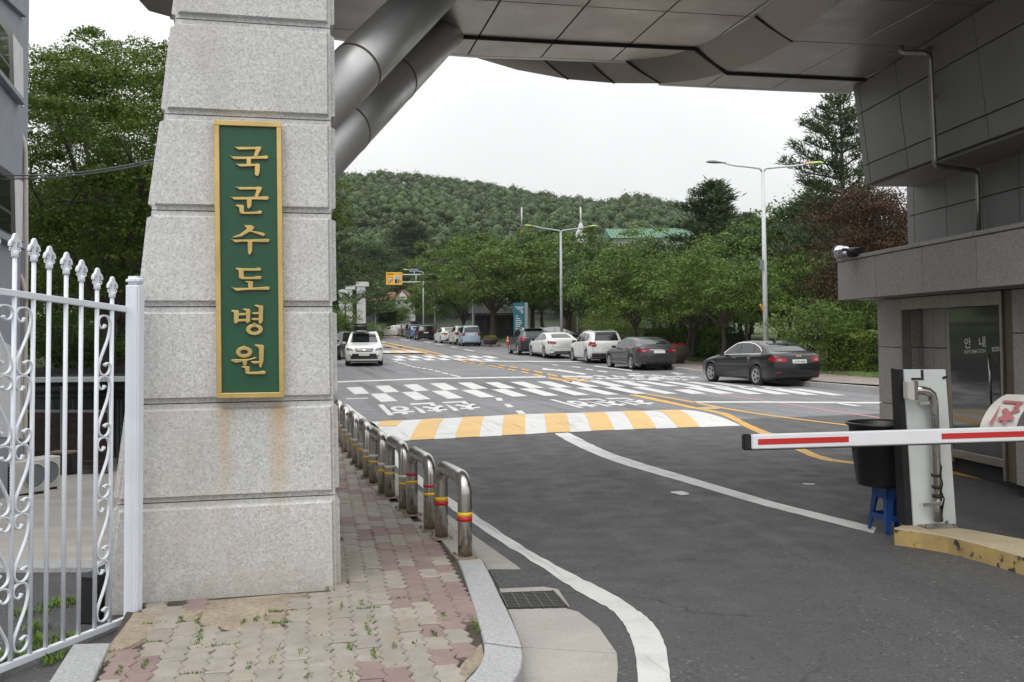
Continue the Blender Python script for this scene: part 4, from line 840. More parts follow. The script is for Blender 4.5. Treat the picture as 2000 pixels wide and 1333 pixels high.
for q in ([(1798,723),(1803,723),(1804,738),(1799,738)], [(1780,738.4),(1804,738.4),(1804,742.5),(1780,742.5)], [(1840,737),(1850,733.5),(1850,738.5),(1841,741)]):
    MB().prism([plane_hit(x, y, PB[0] + nb * .001, nb) for x, y in q], nb * .003).build('tape_strip', MATS['black_rubber'], pan)
def pnl(x, y, o): return plane_hit(x, y, PB[0] + nb * o, nb)
tp = [pnl(1786, 763, .07), pnl(1800, 763, .07), pnl(1812, 765, .07), pnl(1820, 772, .07), pnl(1823, 784, .07), pnl(1824, 800, .07), pnl(1829, 930, .06), pnl(1833, 1018, .05)]
MB().tube(tp, .036, 14).build('tube_post', MATS['steel'], pan)
bx = MB().prism([pnl(1763, 744, .05), pnl(1777, 743, .05), pnl(1778, 781, .05), pnl(1764, 779, .05)], nb * .07).build('junction_box', MATS['ac_white'], pan); bevel_mesh(bx.data, .006, 2, 40)
MB().prism([pnl(1777, 743.5, .055), pnl(1787, 744, .055), pnl(1787.5, 780, .055), pnl(1778, 780.5, .055)], nb * .05).build('box_bracket', MATS['brushed_steel'], pan, .003)
for y, x in ((786, 1826), (984, 1832)): MB().bar(pnl(x - 29, y + 2, .03), pnl(x + 8, y - 1, .10), .02, .03).build('clamp', MATS['steel'], pan, .002)
for y in (928, 951, 969): MB().tube([pnl(1829 + (y - 928) * .05, y - 3, .06), pnl(1829 + (y - 928) * .05, y + 3, .06)], .040, 14).build('tape_wrap', MATS['black_rubber'], pan)
MB().tube([pnl(1834, 903, .09), pnl(1839, 912, .09), pnl(1837, 930, .1), pnl(1841, 945, .1), pnl(1838, 960, .1), pnl(1844, 975, .1), pnl(1840, 1000, .08)], .006, 6).build('cable', MATS['black_rubber'], pan)
bpp = g(1830, 1029, .135)
MB().box((bpp.x, bpp.y, .1415), (.26, .17, .012), R(8)).build('base_plate', MATS['brushed_steel'], pan, .002)
q = MB()
for dx, dy in ((1,1),(1,-1),(-1,1),(-1,-1)): q.lathe([(0, 0), (.012, 0), (.012, .02), (0, .02)], (bpp.x + dx * .11, bpp.y + dy * .065, .1477), 6, smooth=False)
q.build('bolts', MATS['brushed_steel'], pan)
bc = at(1722, 900, 8.45)
tub = thing('black_tub', 'round black plastic tub resting on the blue stool', 'tub', loc=(bc.x, bc.y, 0.392))
MB().lathe([(0, 0), (.19, 0), (.205, .02), (.262, .50), (.285, .505), (.288, .525), (.27, .53), (.252, .51), (.195, .03), (0, .028)], n=36).build('shell', MATS['black_plastic'], tub)
stl = thing('plastic_stool', 'blue plastic stool holding up the black tub', 'stool', loc=(bc.x + .085, bc.y + .02, 0), rz=R(12)); stl.scale = (.87, .87, 1)
m = MB(); s_, b_ = .125, .165
seat = MB().box((0, 0, .372), (.28, .28, .03)).build('seat', MATS['blue_plastic'], stl, .012)
for sx, sy in ((1,1),(1,-1),(-1,1),(-1,-1)):
    a = Vector((sx * s_, sy * s_, .36)); e = Vector((sx * b_, sy * b_, .002))
    m = MB()
    for k in (0, 1):   # L shaped leg of two flanges
        u = Vector((-sx * .06, 0, 0)) if k == 0 else Vector((0, -sy * .06, 0)); t_ = Vector((0, -sy * .006, 0)) if k == 0 else Vector((-sx * .006, 0, 0)); ee = u * .6
        m.add([a, a + u * 1.4, a + u * 1.4 + t_, a + t_, e, e + ee, e + ee + t_, e + t_], [(0,1,2,3),(4,7,6,5),(0,4,5,1),(1,5,6,2),(2,6,7,3),(3,7,4,0)])
    me = m.mesh('leg', MATS['blue_plastic']); bm = bmesh.new(); bm.from_mesh(me); bmesh.ops.recalc_face_normals(bm, faces=bm.faces); bm.to_mesh(me); bm.free(); obj('leg', me, stl)
for sx, sy in ((1,0),(-1,0),(0,1),(0,-1)):
    c = .148; MB().box((sx * c, sy * c, .13), (.006 if sx else .27, .006 if sy else .27, .05)).build('rail', MATS['blue_plastic'], stl)
    MB().box((sx * (c - .014), sy * (c - .014), .325), (.006 if sx else .24, .006 if sy else .24, .075)).build('apron', MATS['blue_plastic'], stl)
arm = thing('barrier_arm', 'lowered white barrier arm with red reflective strips and black end cap', 'barrier arm')
a0, a1 = at(1466, 863.5, 7.3), at(2120, 843.4, 7.6); ad = (a1 - a0).normalized(); an = Vector((ad.y, -ad.x, 0)).normalized(); au = Vector((0, 0, 1)); hA = .108
if an.y > 0: an = -an
ab = MB().boxa(a0 - au * hA / 2 + an * .022, a1 - a0, -an * .044, au * hA).build('boom', MATS['arm_white'], arm); bevel_mesh(ab.data, .008, 2, 40)
ec = MB().boxa(a0 - ad * .062 - au * (hA / 2 + .006) + an * .026, ad * .062, -an * .052, au * (hA + .012)).build('end_cap', MATS['black_plastic'], arm); bevel_mesh(ec.data, .01, 2, 40)
MB().boxa(a0 - au * (hA / 2 + .007) + an * .02, a1 - a0, -an * .04, au * .008).build('rubber_edge', MATS['black_rubber'], arm)
aL = (a1 - a0).length
def arm_hit(px): p = plane_hit(px, 855, a0, an); return (p - a0).dot(ad)
for x0, x1 in ((1478, 1655), (1836, 2015), (2190, 2300)):
    s0, s1 = arm_hit(x0), min(arm_hit(x1), aL)
    if s0 < aL: MB().boxa(a0 + ad * s0 - au * .021 + an * .0225, ad * (s1 - s0), an * .0012, au * .042).build('reflective_strip', MATS['red_tape'], arm)
hb_ = MB().box((4.27, a1.y + .02, .135 + .5), (.34, .36, 1.0)).build('housing', MATS['board_white'], arm); bevel_mesh(hb_.data, .02, 2, 40)
# bent plastic warning sheet hung on the arm, thrown over so its lettering is upside down
ban = thing('warning_sheet', 'bent translucent plastic sheet with faded red lettering behind the barrier arm', 'warning sheet')
LQ = [(1913,838),(1918,822),(1926,806),(1938,790),(1952,778),(1966,770.5)]; RQ = [(1984,838),(1989,822),(1996,808),(2008,795),(2024,784),(2050,772)]
LQ = catmull(LQ, 4); RQ = catmull(RQ, 4); n = len(LQ)
def bY(t): return 7.66 + .34 * (1 - math.cos(t * 1.9)) * .6
b = MB(); 
for i in range(n):
    t = i / (n - 1); b.v += [tuple(at(*LQ[i], bY(t))), tuple(at(*RQ[i], bY(t)))]
for i in range(n - 1): b.f.append((2*i, 2*i+1, 2*i+3, 2*i+2)); b.m.append(0); b.sm.append(True)
off = len(b.v); b.v += [tuple(Vector(p) + Vector((0, .006, -.002))) for p in b.v[:]]
b.f += [tuple(off + k for k in f[::-1]) for f in b.f[:]]; b.m = [0] * len(b.f); b.sm = [True] * len(b.f)
b.build('sheet', MATS['sheet_plastic'], ban)
V, Fs, _ = text_mesh('천', .03)
b = MB(); vs = []
for u, v in V:
    u, v = 1 - u, 1 - v       # turned upside down
    t = .13 + v * .62; k = t * (n - 1); i = min(int(k), n - 2); f = k - i
    L = Vector((lerp(LQ[i][0], LQ[i+1][0], f), lerp(LQ[i][1], LQ[i+1][1], f))); Rq = Vector((lerp(RQ[i][0], RQ[i+1][0], f), lerp(RQ[i][1], RQ[i+1][1], f)))
    p = L.lerp(Rq, .20 + u * .68); vs.append(at(p.x, p.y, bY(t) - .025))
b.add(vs, Fs); b.build('lettering', MATS['glyph_red'], ban)
# ================================================================ canopy over the gate
def atz(px, py, Z): d = ray(px, py); Y = (Z - CAMH) / d[2]; return Vector((d[0] * Y, Y, Z))
def clip_cell(P, o, e1, e2, a0, a1, b0, b1):   # polygon against an oriented rectangle
    for (n, k) in ((e1, a0), (-e1, -a1), (e2, b0), (-e2, -b1)):
        out = []
        for i in range(len(P)):
            p, q = P[i], P[(i + 1) % len(P)]; dp, dq = (p - o).dot(n) - k, (q - o).dot(n) - k
            if dp >= 0: out.append(p)
            if (dp > 0 and dq < 0) or (dp < 0 and dq > 0): out.append(p.lerp(q, dp / (dp - dq)))
        P = out
        if len(P) < 3: return []
    return P
def parea(P): return abs(sum(P[i].x * P[(i + 1) % len(P)].y - P[(i + 1) % len(P)].x * P[i].y for i in range(len(P)))) / 2
ZL, ZR = 5.0, 4.8
canopy = thing('gate_canopy', 'large grey metal canopy spanning the gateway, carried on two slanting tubes', 'canopy')
Apx = [(1585,-170),(1545,-70),(1510,0),(1475,31),(1415,66),(1356,95),(1300,111),(1224,119.5)]
Aw = [atz(x, y, ZL) for x, y in Apx]; an0 = Aw[0]
Aw = [Vector((Aw[0].x + .1, 7.2, ZL)), Vector((Aw[0].x + .07, 7.6, ZL))] + Aw
rear = [atz(x, y, ZL) for x, y in ((1080,114),(925,109),(860,104),(655,74),(330,33))]
lft = [atz(290, 22, ZL), atz(266, -4, ZL), Vector((-3.95, 8.2, ZL)), Vector((-4.0, 7.2, ZL))]
slabL = Aw + rear + lft
Bpx = [(1740,-170),(1685,-70),(1638,0),(1548,82),(1490,115),(1419,142),(1360,156),(1290,163.5)]
Bw = [atz(x, y, ZR) for x, y in Bpx]
Bw = [Vector((Bw[0].x + .1, 6.9, ZR)), Vector((Bw[0].x + .07, 7.2, ZR))] + Bw
slabR = Bw + [atz(x, y, ZR) for x, y in ((1400,169),(1500,173.5),(1656,180))] + [Vector((5.3, 12.9, ZR)), Vector((6.2, 8.0, ZR)), Vector((6.2, 6.6, ZR))]
def soffit(P, o, e1, e2, a_lines, b_lines, Z, gap=.007):
    for i in range(len(a_lines) - 1):
        for j in range(len(b_lines) - 1):
            C = clip_cell(P, o, e1, e2, a_lines[i] + gap, a_lines[i+1] - gap, b_lines[j] + gap, b_lines[j+1] - gap)
            if len(C) >= 3 and parea(C) > .01:
                me = MB().prism(C, (0, 0, .03)).mesh('soffit_panel', MATS['soffit_metal']); bevel_mesh(me, .004, 1, 40); obj('soffit_panel', me, canopy)
oL = atz(935, 72, ZL); e1 = (atz(1355, 95, ZL) - oL); e1.z = 0; e1.normalize(); e2 = Vector((-e1.y, e1.x, 0))
dL2 = (atz(1350, 26, ZL) - oL).dot(e2)
stepx = (atz(1228, 89, ZL) - oL).dot(e1) / 2
soffit(slabL, oL, e1, e2, [stepx * k for k in range(-6, 7)], [-8.2 - .1, dL2 * 5, dL2 * 4, dL2 * 3, dL2 * 2, dL2, 0, 3], ZL)
oR = atz(1420, 143, ZR); f1 = (atz(1680, 155, ZR) - oR); f1.z = 0; f1.normalize(); f2 = Vector((-f1.y, f1.x, 0))
dR2 = (atz(1751, 91, ZR) - oR).dot(f2)
stepr = (atz(1552, 150, ZR) - oR).dot(f1)
soffit(slabR, oR, f1, f2, [stepr * k * 1.0 for k in range(-3, 8)], [dR2 * 7, dR2 * 6, dR2 * 5, dR2 * 4, dR2 * 3, dR2 * 2, dR2, 0, 3], ZR)
def shrink(P, d):
    c = sum(P, Vector()) / len(P); return [p + (c - p).normalized() * d for p in P]
MB().prism([p + Vector((0, 0, .045)) for p in shrink(slabL, .02)], (0, 0, .75)).build('roof_slab', MATS['panel_metal'], canopy)
MB().prism([p + Vector((0, 0, .045)) for p in shrink(slabR, .02)], (0, 0, .10)).build('roof_slab', MATS['panel_metal'], canopy)
# groove rails along the two long joints and a rounded lip at the rear
MB().tube([atz(893, 71.5, ZL - .005), atz(1120, 84, ZL - .005), atz(1357, 95, ZL - .005)], .028, 8).build('joint_rail', MATS['dark_gap'], canopy)
MB().tube([atz(1357, 95, ZL - .005), atz(1420, 143, ZR - .005)], .028, 8).build('joint_rail', MATS['dark_gap'], canopy)
MB().tube([atz(1420, 143, ZR - .005), atz(1690, 156, ZR - .005)], .028, 8).build('joint_rail', MATS['dark_gap'], canopy)
for P, Zq in (([(1224,119.5),(1080,114),(925,109),(860,104),(655,74),(330,33)], ZL), ([(1290,164),(1400,169.4),(1500,174),(1660,180.5)], ZR)):
    pts = [atz(x, y, Zq) + Vector((0, .05, .075)) for x, y in P]; MB().tube(pts, .085, 14).build('rear_lip', MATS['tube_metal'], canopy)
# upright curved band between the higher and the lower soffit, in panels
Aext = [(p, None) for p in Aw] 
tailA = [at(1150, 116, 12.35), at(1060, 112, 12.4), at(980, 107, 12.45), at(912, 103, 12.5)]
tailB = [at(1200, 163, 12.55), at(1110, 155.5, 12.66), at(1010, 137, 12.74), at(915, 109, 12.8)]
AA = Aw + tailA; BB = Bw + tailB
segs = [(0, 1), (1, 3), (3, 5), (5, 7), (7, 9), (9, 10), (10, 11), (11, 13)]
for (i0, i1) in segs:
    b = MB(); n = i1 - i0 + 1; k = 5; P, Qn = [], []
    for i in range(i0, i1 + 1): P.append(AA[i]); Qn.append(BB[i])
    hor = []
    for i in range(n):
        d = P[min(i + 1, n - 1)] - P[max(i - 1, 0)]; nn = Vector((-d.y, d.x, 0)).normalized(); hor.append(nn)
    for i in range(n):
        P[i] = P[i] + hor[i] * .07 + Vector((0, 0, .04))
    for i in range(n):
        for j in range(k + 1):
            t = j / k; p = P[i].lerp(Qn[i], t); p = p - Vector((0, 0, .02)) * math.sin(math.pi * t)
            b.v.append(tuple(p))
    m_ = len(b.v)
    for i in range(n - 1):
        for j in range(k): b.f.append((i*(k+1)+j, i*(k+1)+j+1, (i+1)*(k+1)+j+1, (i+1)*(k+1)+j)); b.m.append(0); b.sm.append(True)
    fr = list(b.f); b.v += [tuple(Vector(b.v[i*(k+1)+j]) + Vector((0, 0, .02))) for i in range(n) for j in range(k+1)]
    for f in fr: b.f.append(tuple(m_ + q for q in f[::-1])); b.m.append(0); b.sm.append(True)
    bo = b.build('fascia_panel', MATS['band_metal'], canopy)
for i in (3, 5, 7, 9, 10, 11): MB().tube([AA[i] + Vector((0, 0, -.01)), AA[i].lerp(BB[i], .5) + Vector((-.04, -.03, 0)), BB[i]], .012, 6).build('joint_seam', MATS['dark_gap'], canopy)
# slanting tubes
def ptube(a, ya, b_, yb, r, rings, nm='slanting_tube'):
    A, B = at(*a, ya), at(*b_, yb); o = MB().tube([A, B], r, 36).build(nm, MATS['tube_metal'], canopy)
    d = (B - A).normalized()
    for px in rings:
        best = min((abs(proj(A.lerp(B, t / 400))[0] - px), t / 400) for t in range(401))[1]; c = A.lerp(B, best)
        MB().tube([c - d * .012, c + d * .012], r + .004, 36).build('weld_ring', MATS['brass_trim'], o)
ptube((560, 271), 7.2, (890, -62), 9.15, .212, (696,))
ptube((540, 385), 7.3, (868, 57), 10.95, .235, (672, 768))
# ================================================================ guard booth
EB = Vector((-.05, 1, 0)).normalized(); NBo = Vector((-1, -.05, 0)).normalized()
booth = thing('guard_booth', 'dark grey granite and metal panelled guard booth with a glass information door', 'booth')
def bp(px, py, o): return plane_hit(px, py, o, NBo)
OC = Vector((4.92, 13.4, 0)); OD = Vector((5.2, 12.19, 0)); OFa = Vector((4.43, 13.5, 0)); OM = Vector((5.15, 13.5, 0))
def panel(o, s0, s1, z0, z1, th, mat, name='granite_panel', gap=.005, lean=0.0, nrm=NBo, dr=-EB, bev=.003):
    a = o + dr * (s0 + gap); L = dr * (s1 - s0 - 2 * gap); a = Vector((a.x, a.y, z0 + gap)); up = Vector((0, 0, z1 - z0 - 2 * gap)) + nrm * lean
    return MB().boxa(a, L, -nrm * th, up).build(name, MATS[mat], booth, bev)
def S(px, o, py=640): return (bp(px, py, o) - Vector((o.x, o.y, 0))).dot(-EB)
# bodies behind the cladding
def body(o, s0, s1, z0, z1, off, depth, mat='dark_gap', nm='core'):
    a = o - NBo * off - EB * s0; return MB().boxa((a.x, a.y, z0), -EB * (s1 - s0), -NBo * depth, (0, 0, z1 - z0)).build(nm, MATS[mat], booth)
sC0, sC1 = S(1714, OC), S(1760, OC)
for z0, z1 in ((.1, .73), (.73, 1.47), (1.47, 2.1)): panel(OC, sC0, sC1, z0, z1, .04, 'booth_granite')
body(OC, sC0 + .01, sC1 - .03, 0, 2.1, .035, .9)
# recess return facing the camera
R0 = OC - EB * sC1; rn = -EB; rd = -NBo
xs = [0.10, .24, .50]
def rpanel(a, b, z0, z1, mat, nm='granite_panel', th=.03, out=0.0):
    q = R0 + rd * (a + .004) + rn * out; return MB().boxa((q.x, q.y, z0 + .004), rd * (b - a - .008), -rn * th, (0, 0, z1 - z0 - .008)).build(nm, MATS[mat], booth, .002)
for z0, z1 in ((.12, .73), (.73, 1.47), (1.47, 1.96)): rpanel(.12, .30, z0, z1, 'booth_granite'); panel(OD, S(1802, OD), S(1823, OD), z0, z1, .03, 'booth_granite'); panel(OD, S(1823, OD), S(1847, OD), z0, z1, .03, 'booth_granite')
rpanel(0.0, .12, .1, 2.0, 'brushed_steel', 'door_frame', .03, .012)
# lintel, jamb, wall to the right
sJ0, sJ1 = S(1951, OC), S(1977, OC)
panel(OC, sC1, sJ0, 1.945, 2.1, .05, 'brushed_steel', 'lintel'); panel(OC, sJ0, sJ0 + .05, .12, 2.1, .06, 'brushed_steel', 'door_frame'); panel(OC - NBo * .03, sJ0 + .05, sJ1, .12, 2.1, .06, 'brass_trim', 'door_frame')
for z0, z1 in ((.12, .9), (.9, 1.655), (1.655, 2.1)):
    for k in range(4): panel(OC, sJ1 + k * .9, sJ1 + (k + 1) * .9, z0, z1, .04, 'booth_granite')
body(OC, sJ1, sJ1 + 3.6, 0, 2.1, .04, 2.0); body(OD, S(1802, OD) + .01, 3.4, 0, 2.1, .05, 1.6); panel(OD, S(1847, OD), S(1856, OD), .12, 1.96, .03, 'brushed_steel', 'door_frame')
body(OC, sC1 - .02, sJ0 + .4, 2.1, 2.14, .0, 2.0)
# door
door = MB().prism([bp(1852, 604, OD), bp(1953, 583, OD), bp(1969, 917, OD), bp(1864, 894, OD)], -NBo * .012).build('door', MATS['door_glass'], booth)
MB().prism([bp(1848, 594, OD), bp(1956, 571, OD), bp(1955, 583, OD), bp(1850, 604, OD)], NBo * .05).build('header', MATS['brushed_steel'], door, .003)
MB().prism([bp(1863, 892, OD), bp(1968, 915, OD), bp(1968, 899, OD), bp(1863, 877, OD)], NBo * .02).build('bottom_rail', MATS['brushed_steel'], door, .003)
hp = [bp(1942, 692, OD) + NBo * .06, bp(1946.5, 790, OD) + NBo * .06]
MB().tube(hp, .014, 10).build('handle', MATS['steel'], door)
for k in (.2, .8): MB().tube([hp[0].lerp(hp[1], k), hp[0].lerp(hp[1], k) - NBo * .06], .009, 8).build('handle_bracket', MATS['steel'], door)
MB().tube([bp(1955, 693, OD) - NBo * .03, bp(1959, 770, OD) - NBo * .03], .012, 8).build('handle', MATS['black_plastic'], door)
def letters(body_, quad, o, nrm, mat, parent, name='lettering', off=.02, out=.002):
    V, Fs, _ = text_mesh(body_, off); b = MB(); vs = []
    for u, v in V:
        t = lerp(quad[0][0], quad[1][0], u), lerp(quad[0][1], quad[1][1], u); c = lerp(quad[3][0], quad[2][0], u), lerp(quad[3][1], quad[2][1], u)
        vs.append(plane_hit(lerp(c[0], t[0], v), lerp(c[1], t[1], v), o + nrm * out, nrm))
    me = b.add(vs, Fs).mesh(name, MATS[mat]); up_normals(me, nrm); return obj(name, me, parent)
letters('안', [(1883,661),(1896,659.5),(1897,680),(1884,681.5)], OD, NBo, 'letter_white', door)
letters('내', [(1911.5,658),(1924,656.5),(1925,678.5),(1912.5,679.5)], OD, NBo, 'letter_white', door)
letters('INFORMATION', [(1883.5,684),(1924.5,681.5),(1925,689.5),(1884,691.5)], OD, NBo, 'letter_white', door, off=.005)
MB().prism([bp(1938, 679, OD), bp(1952, 677, OD), bp(1952.5, 685.5, OD), bp(1938.5, 687.5, OD)], NBo * .004).build('push_label', MATS['ac_white'], door)
MB().prism([plane_hit(x, y, OD + NBo * .005, NBo) for x, y in ((1940,682.6),(1943,680.3),(1943,681.8),(1950,680.9),(1950,682.6),(1943,683.5),(1943,685))], NBo * .001).build('arrow_mark', MATS['ink_black'], door)
# stainless wall strip, plinth
pl_ = [g(x, y, .12) for x, y in ((1664,874),(1760,885),(1864,898.5),(2000,919),(2200,947))]; pz = [p + Vector((1.6, .2, 0)) for p in pl_[::-1]]
m = MB().prism(pl_ + pz, (0, 0, -.16)).mesh('plinth', MATS['concrete']); bm = bmesh.new(); bm.from_mesh(m); bmesh.ops.recalc_face_normals(bm, faces=bm.faces); bm.to_mesh(m); bm.free(); obj('plinth', m, booth)
# projecting fascia with coping
zF0, zF1 = 2.1, 2.62
sF = [S(x, OFa, 550) for x in (1636, 1711, 1802, 1908)]; dF = sF[3] - sF[2]; sF += [sF[3] + dF * k for k in (1, 2, 3)]
for a, b_ in zip(sF, sF[1:]): panel(OFa, a, b_, zF0, zF1, .04, 'booth_granite'); panel(OFa + NBo * .02, a, b_, zF1, zF1 + .05, .3, 'booth_granite', 'coping', .003)
body(OFa, sF[0] + .02, sF[-1], zF0 + .03, zF1, .04, 2.5, 'booth_granite', 'slab'); 
a = OFa - NBo * .03 - EB * (sF[0] + .02); MB().boxa((a.x, a.y, zF0 + .005), -EB * (sF[-1] - sF[0]), -NBo * 2.2, (0, 0, .02)).build('underside', MATS['panel_metal'], booth)
a = OFa - NBo * .16 - EB * .25; MB().boxa((a.x, a.y, zF0 - .006), -EB * .4, -NBo * .22, (0, 0, .01)).build('ceiling_lamp', MATS['white_metal'], booth)
# middle wall of metal panels
sM = [S(x, OM, 400) for x in (1771, 1785, 1848, 1919, 1991)]; sM += [sM[-1] + (sM[-1] - sM[-2]) * k for k in (1, 2, 3, 4)]
for a, b_ in zip(sM, sM[1:]):
    for z0, z1 in ((zF1 + .05, 3.17), (3.17, 3.6)): panel(OM, a, b_, z0, z1, .03, 'panel_metal', 'metal_panel', .006)
body(OM, sM[0] + .02, sM[-1], zF1, 3.6, .035, 2.2, 'brass_trim')
# leaning upper storey
UB = atz(1690, 362, 3.55); UT = atz(1653, 181, ZR); lean = (UT - UB).dot(NBo)
OU = Vector((UB.x, UB.y, 0)); upv = Vector((0, 0, ZR - 3.55)) + NBo * lean; un = EB.cross(upv).normalized()
if un.dot(NBo) < 0: un = -un
def uhit(px, py): p = plane_hit(px, py, UB, un); q = p - UB; return q.dot(-EB), q.z
sU = [0, uhit(1701, 360)[0], uhit(1774, 331)[0], uhit(1932, 273)[0]]; dU = sU[3] - sU[2]; sU += [sU[3] + dU * k for k in (1, 2, 3)]
zU = [0, uhit(1774, 288)[1], uhit(1760, 178)[1], ZR - 3.55]
for a, b_ in zip(sU, sU[1:]):
    for z0, z1 in zip(zU, zU[1:]):
        q = UB - EB * (a + .007) + upv * ((z0 + .007) / (ZR - 3.55)); MB().boxa(q, -EB * (b_ - a - .014), -un * .03, upv * ((z1 - z0 - .014) / (ZR - 3.55))).build('metal_panel', MATS['panel_metal'], booth, .003)
q = UB - EB * .02 - un * .035 + Vector((0, 0, .004)); MB().boxa(q, -EB * (sU[-1] - .02), -NBo * 2.4, upv).build('upper_core', MATS['brass_trim'], booth)
MB().boxa(UB - EB * .05 - NBo * .06 + Vector((0, 0, -.028)), -EB * (sU[-1] - .1), -NBo * 2.0, (0, 0, .03)).build('upper_underside', MATS['panel_metal'], booth)
MB().boxa(UB + EB * .0 - NBo * .03 + Vector((0, 0, .0)), EB * .03, -NBo * 2.2, upv).build('end_panel', MATS['panel_metal'], booth)
# rain pipe down the upper and the middle wall
def up_(px, py, o): return plane_hit(px, py, UB + un * o, un)
def mid_(px, py, o): return plane_hit(px, py, OM + NBo * o, NBo)
pp_ = [up_(1760, 88, .3), up_(1760, 100, .3), up_(1768, 103, .28), up_(1806, 103, .09), up_(1815, 107, .08), up_(1817, 118, .08), up_(1826, 306, .08), 'x', mid_(1908, 330, .07), mid_(1913, 436, .07)]
q0 = pp_[6]; q1 = mid_(1908, 322, .07); zq = 3.455
i_ = pp_.index('x'); pp_[i_:i_+1] = [Vector((q0.x, q0.y, zq + .08)), Vector((q0.x, q0.y, zq + .02)), Vector((q0.x, q0.y, zq)).lerp(Vector((q1.x, q1.y, zq)), .06), Vector((q0.x, q0.y, zq)).lerp(Vector((q1.x, q1.y, zq)), .94), Vector((q1.x, q1.y, zq - .02)), Vector((q1.x, q1.y, zq - .08))]; pp_ = pp_[:i_+6] + [Vector((q1.x, q1.y, zq - .3)), Vector((q1.x, q1.y, zF1 + .05))]
MB().tube(pp_, .028, 12).build('rain_pipe', MATS['brushed_steel'], booth)
for p in (up_(1821, 190, .04), up_(1812, 96, .06), mid_(1862, 312, .12)): MB().box(p, (.05, .10, .03)).build('pipe_clip', MATS['brass_trim'], booth)
# floodlight on the coping
fl = thing('floodlight', 'small floodlight with ribbed glass head on the booth roof corner', 'floodlight')
c0, c1 = at(1630, 496, 13.1), at(1682, 492, 12.75); dd = (c1 - c0)
P = [c0 + dd * t for t in (0, .05, .2, .45, .58)]; MB().tube(P, [.03, .085, .105, .085, .055], 20).build('glass_head', MATS['chrome'], fl)
MB().tube([c0 + dd * .56, c0 + dd * .6, c0 + dd * 1.0], [.05, .065, .06], 16).build('housing', MATS['trim_black'], fl)
for k in range(5): MB().tube([c0 + dd * (.1 + .08 * k), c0 + dd * (.12 + .08 * k)], .106 - .004 * k, 20).build('rib', MATS['lamp_grey'], fl)
cm = c0 + dd * .8; MB().boxa((cm.x - .03, cm.y - .03, zF1 + .045), (.06, 0, 0), (0, .06, 0), (0, 0, max(.03, cm.z - zF1 - .045))).build('foot', MATS['trim_black'], fl)
# ================================================================ left: grey building, yard things
lb = thing('plaster_building', 'grey and white plastered building with dark framed windows at the left edge', 'building')
CB = Vector((-10.75, 22.0, 0)); eB = Vector((-.33, 1, 0)).normalized(); nB = Vector((eB.y, -eB.x, 0))
MB().prism([(CB.x, CB.y, -2.2), (CB.x - 9, CB.y + 3, -2.2), *[tuple(CB - eB * 16 + Vector((-9, 3, -2.2)))], tuple(CB - eB * 16 + Vector((0, 0, -2.2)))], (0, 0, 17)).build('wall', MATS['plaster_grey'], lb)
def fb(P, o0, o1, name, mat, parent=lb, bev=0):
    w = [plane_hit(x, y, CB + nB * o0, nB) for x, y in P]; return MB().prism(w, nB * (o1 - o0)).build(name, MATS[mat], parent, bev)
for P, pier, sill in (([(-40,-22),(17.5,60),(20.5,172),(-40,100)], [(20,62),(42.5,96),(44,211),(23,176)], [(-40,104),(34.5,194),(34.5,205),(-40,116)]), ([(-40,300),(21,342),(23.5,462),(-40,430)], [(24,345),(44.5,357),(46,474),(27,466)], [(-40,440),(37,478),(37,489),(-40,453)])):
    fr_ = fb(P, -.05, .02, 'window', 'window_frame'); (x0, y0), (x1, y1), (x2, y2), (x3, y3) = P
    fb([(x0, y0 + 12), (x1 - 2.5, y1 + 8), (x2 - 2.5, lerp(y1, y2, .6)), (x3, lerp(y0, y3, .55))], .02, .025, 'pane', 'glass_dark', fr_); fb([(x0, lerp(y0, y3, .62)), (x2 - 2.5, lerp(y1, y2, .65)), (x2 - 2.5, y2 - 5), (x3, y3 - 8)], .02, .025, 'pane', 'glass_dark', fr_)
    fb(pier, -.01, .015, 'white_pier', 'plaster_white'); fb(sill, 0, .14, 'sill', 'plaster_grey', lb, .01)
fb([(-40,-90),(42,-20),(42.5,34),(-40,-40)], 0, .1, 'cornice', 'plaster_grey', lb, .01)
fb([(-40,640),(41,690),(42,858),(-40,850)], -.01, .02, 'white_base_panel', 'plaster_white')
pt = [at(30, 254, 21.4), at(40, 261, 21.4), at(47, 276, 21.4), at(50, 300, 21.4), at(51, 500, 21.4), at(49, 700, 21.4), at(49, 870, 21.4), at(55, 950, 21.4)]
MB().tube(pt, .05, 8).build('conduit_pipe', MATS['beige_pipe'], lb); MB().tube([at(36, 533, 21.3), at(43, 545, 21.3), at(47, 565, 21.3), at(51, 590, 21.3)], .045, 8).build('conduit_pipe', MATS['beige_pipe'], lb)
for k, (y0, y1, s0, s1) in enumerate(((345, 312, 8, 0), (336, 306, 6, 0))):
    P = [at(lerp(-40, 360, t), lerp(y0 + 6, y1 - 8, t) + 14 * math.sin(math.pi * t) * (1 + .2 * k), lerp(19, 17, t)) for t in np.linspace(0, 1, 14)]
    tag(MB().tube(P, .014, 5).build('overhead_cable', MATS['wire']), ('lower' if k == 0 else 'upper') + ' of two overhead cables sagging from the grey building to the pillar', 'cable', 'overhead cables')
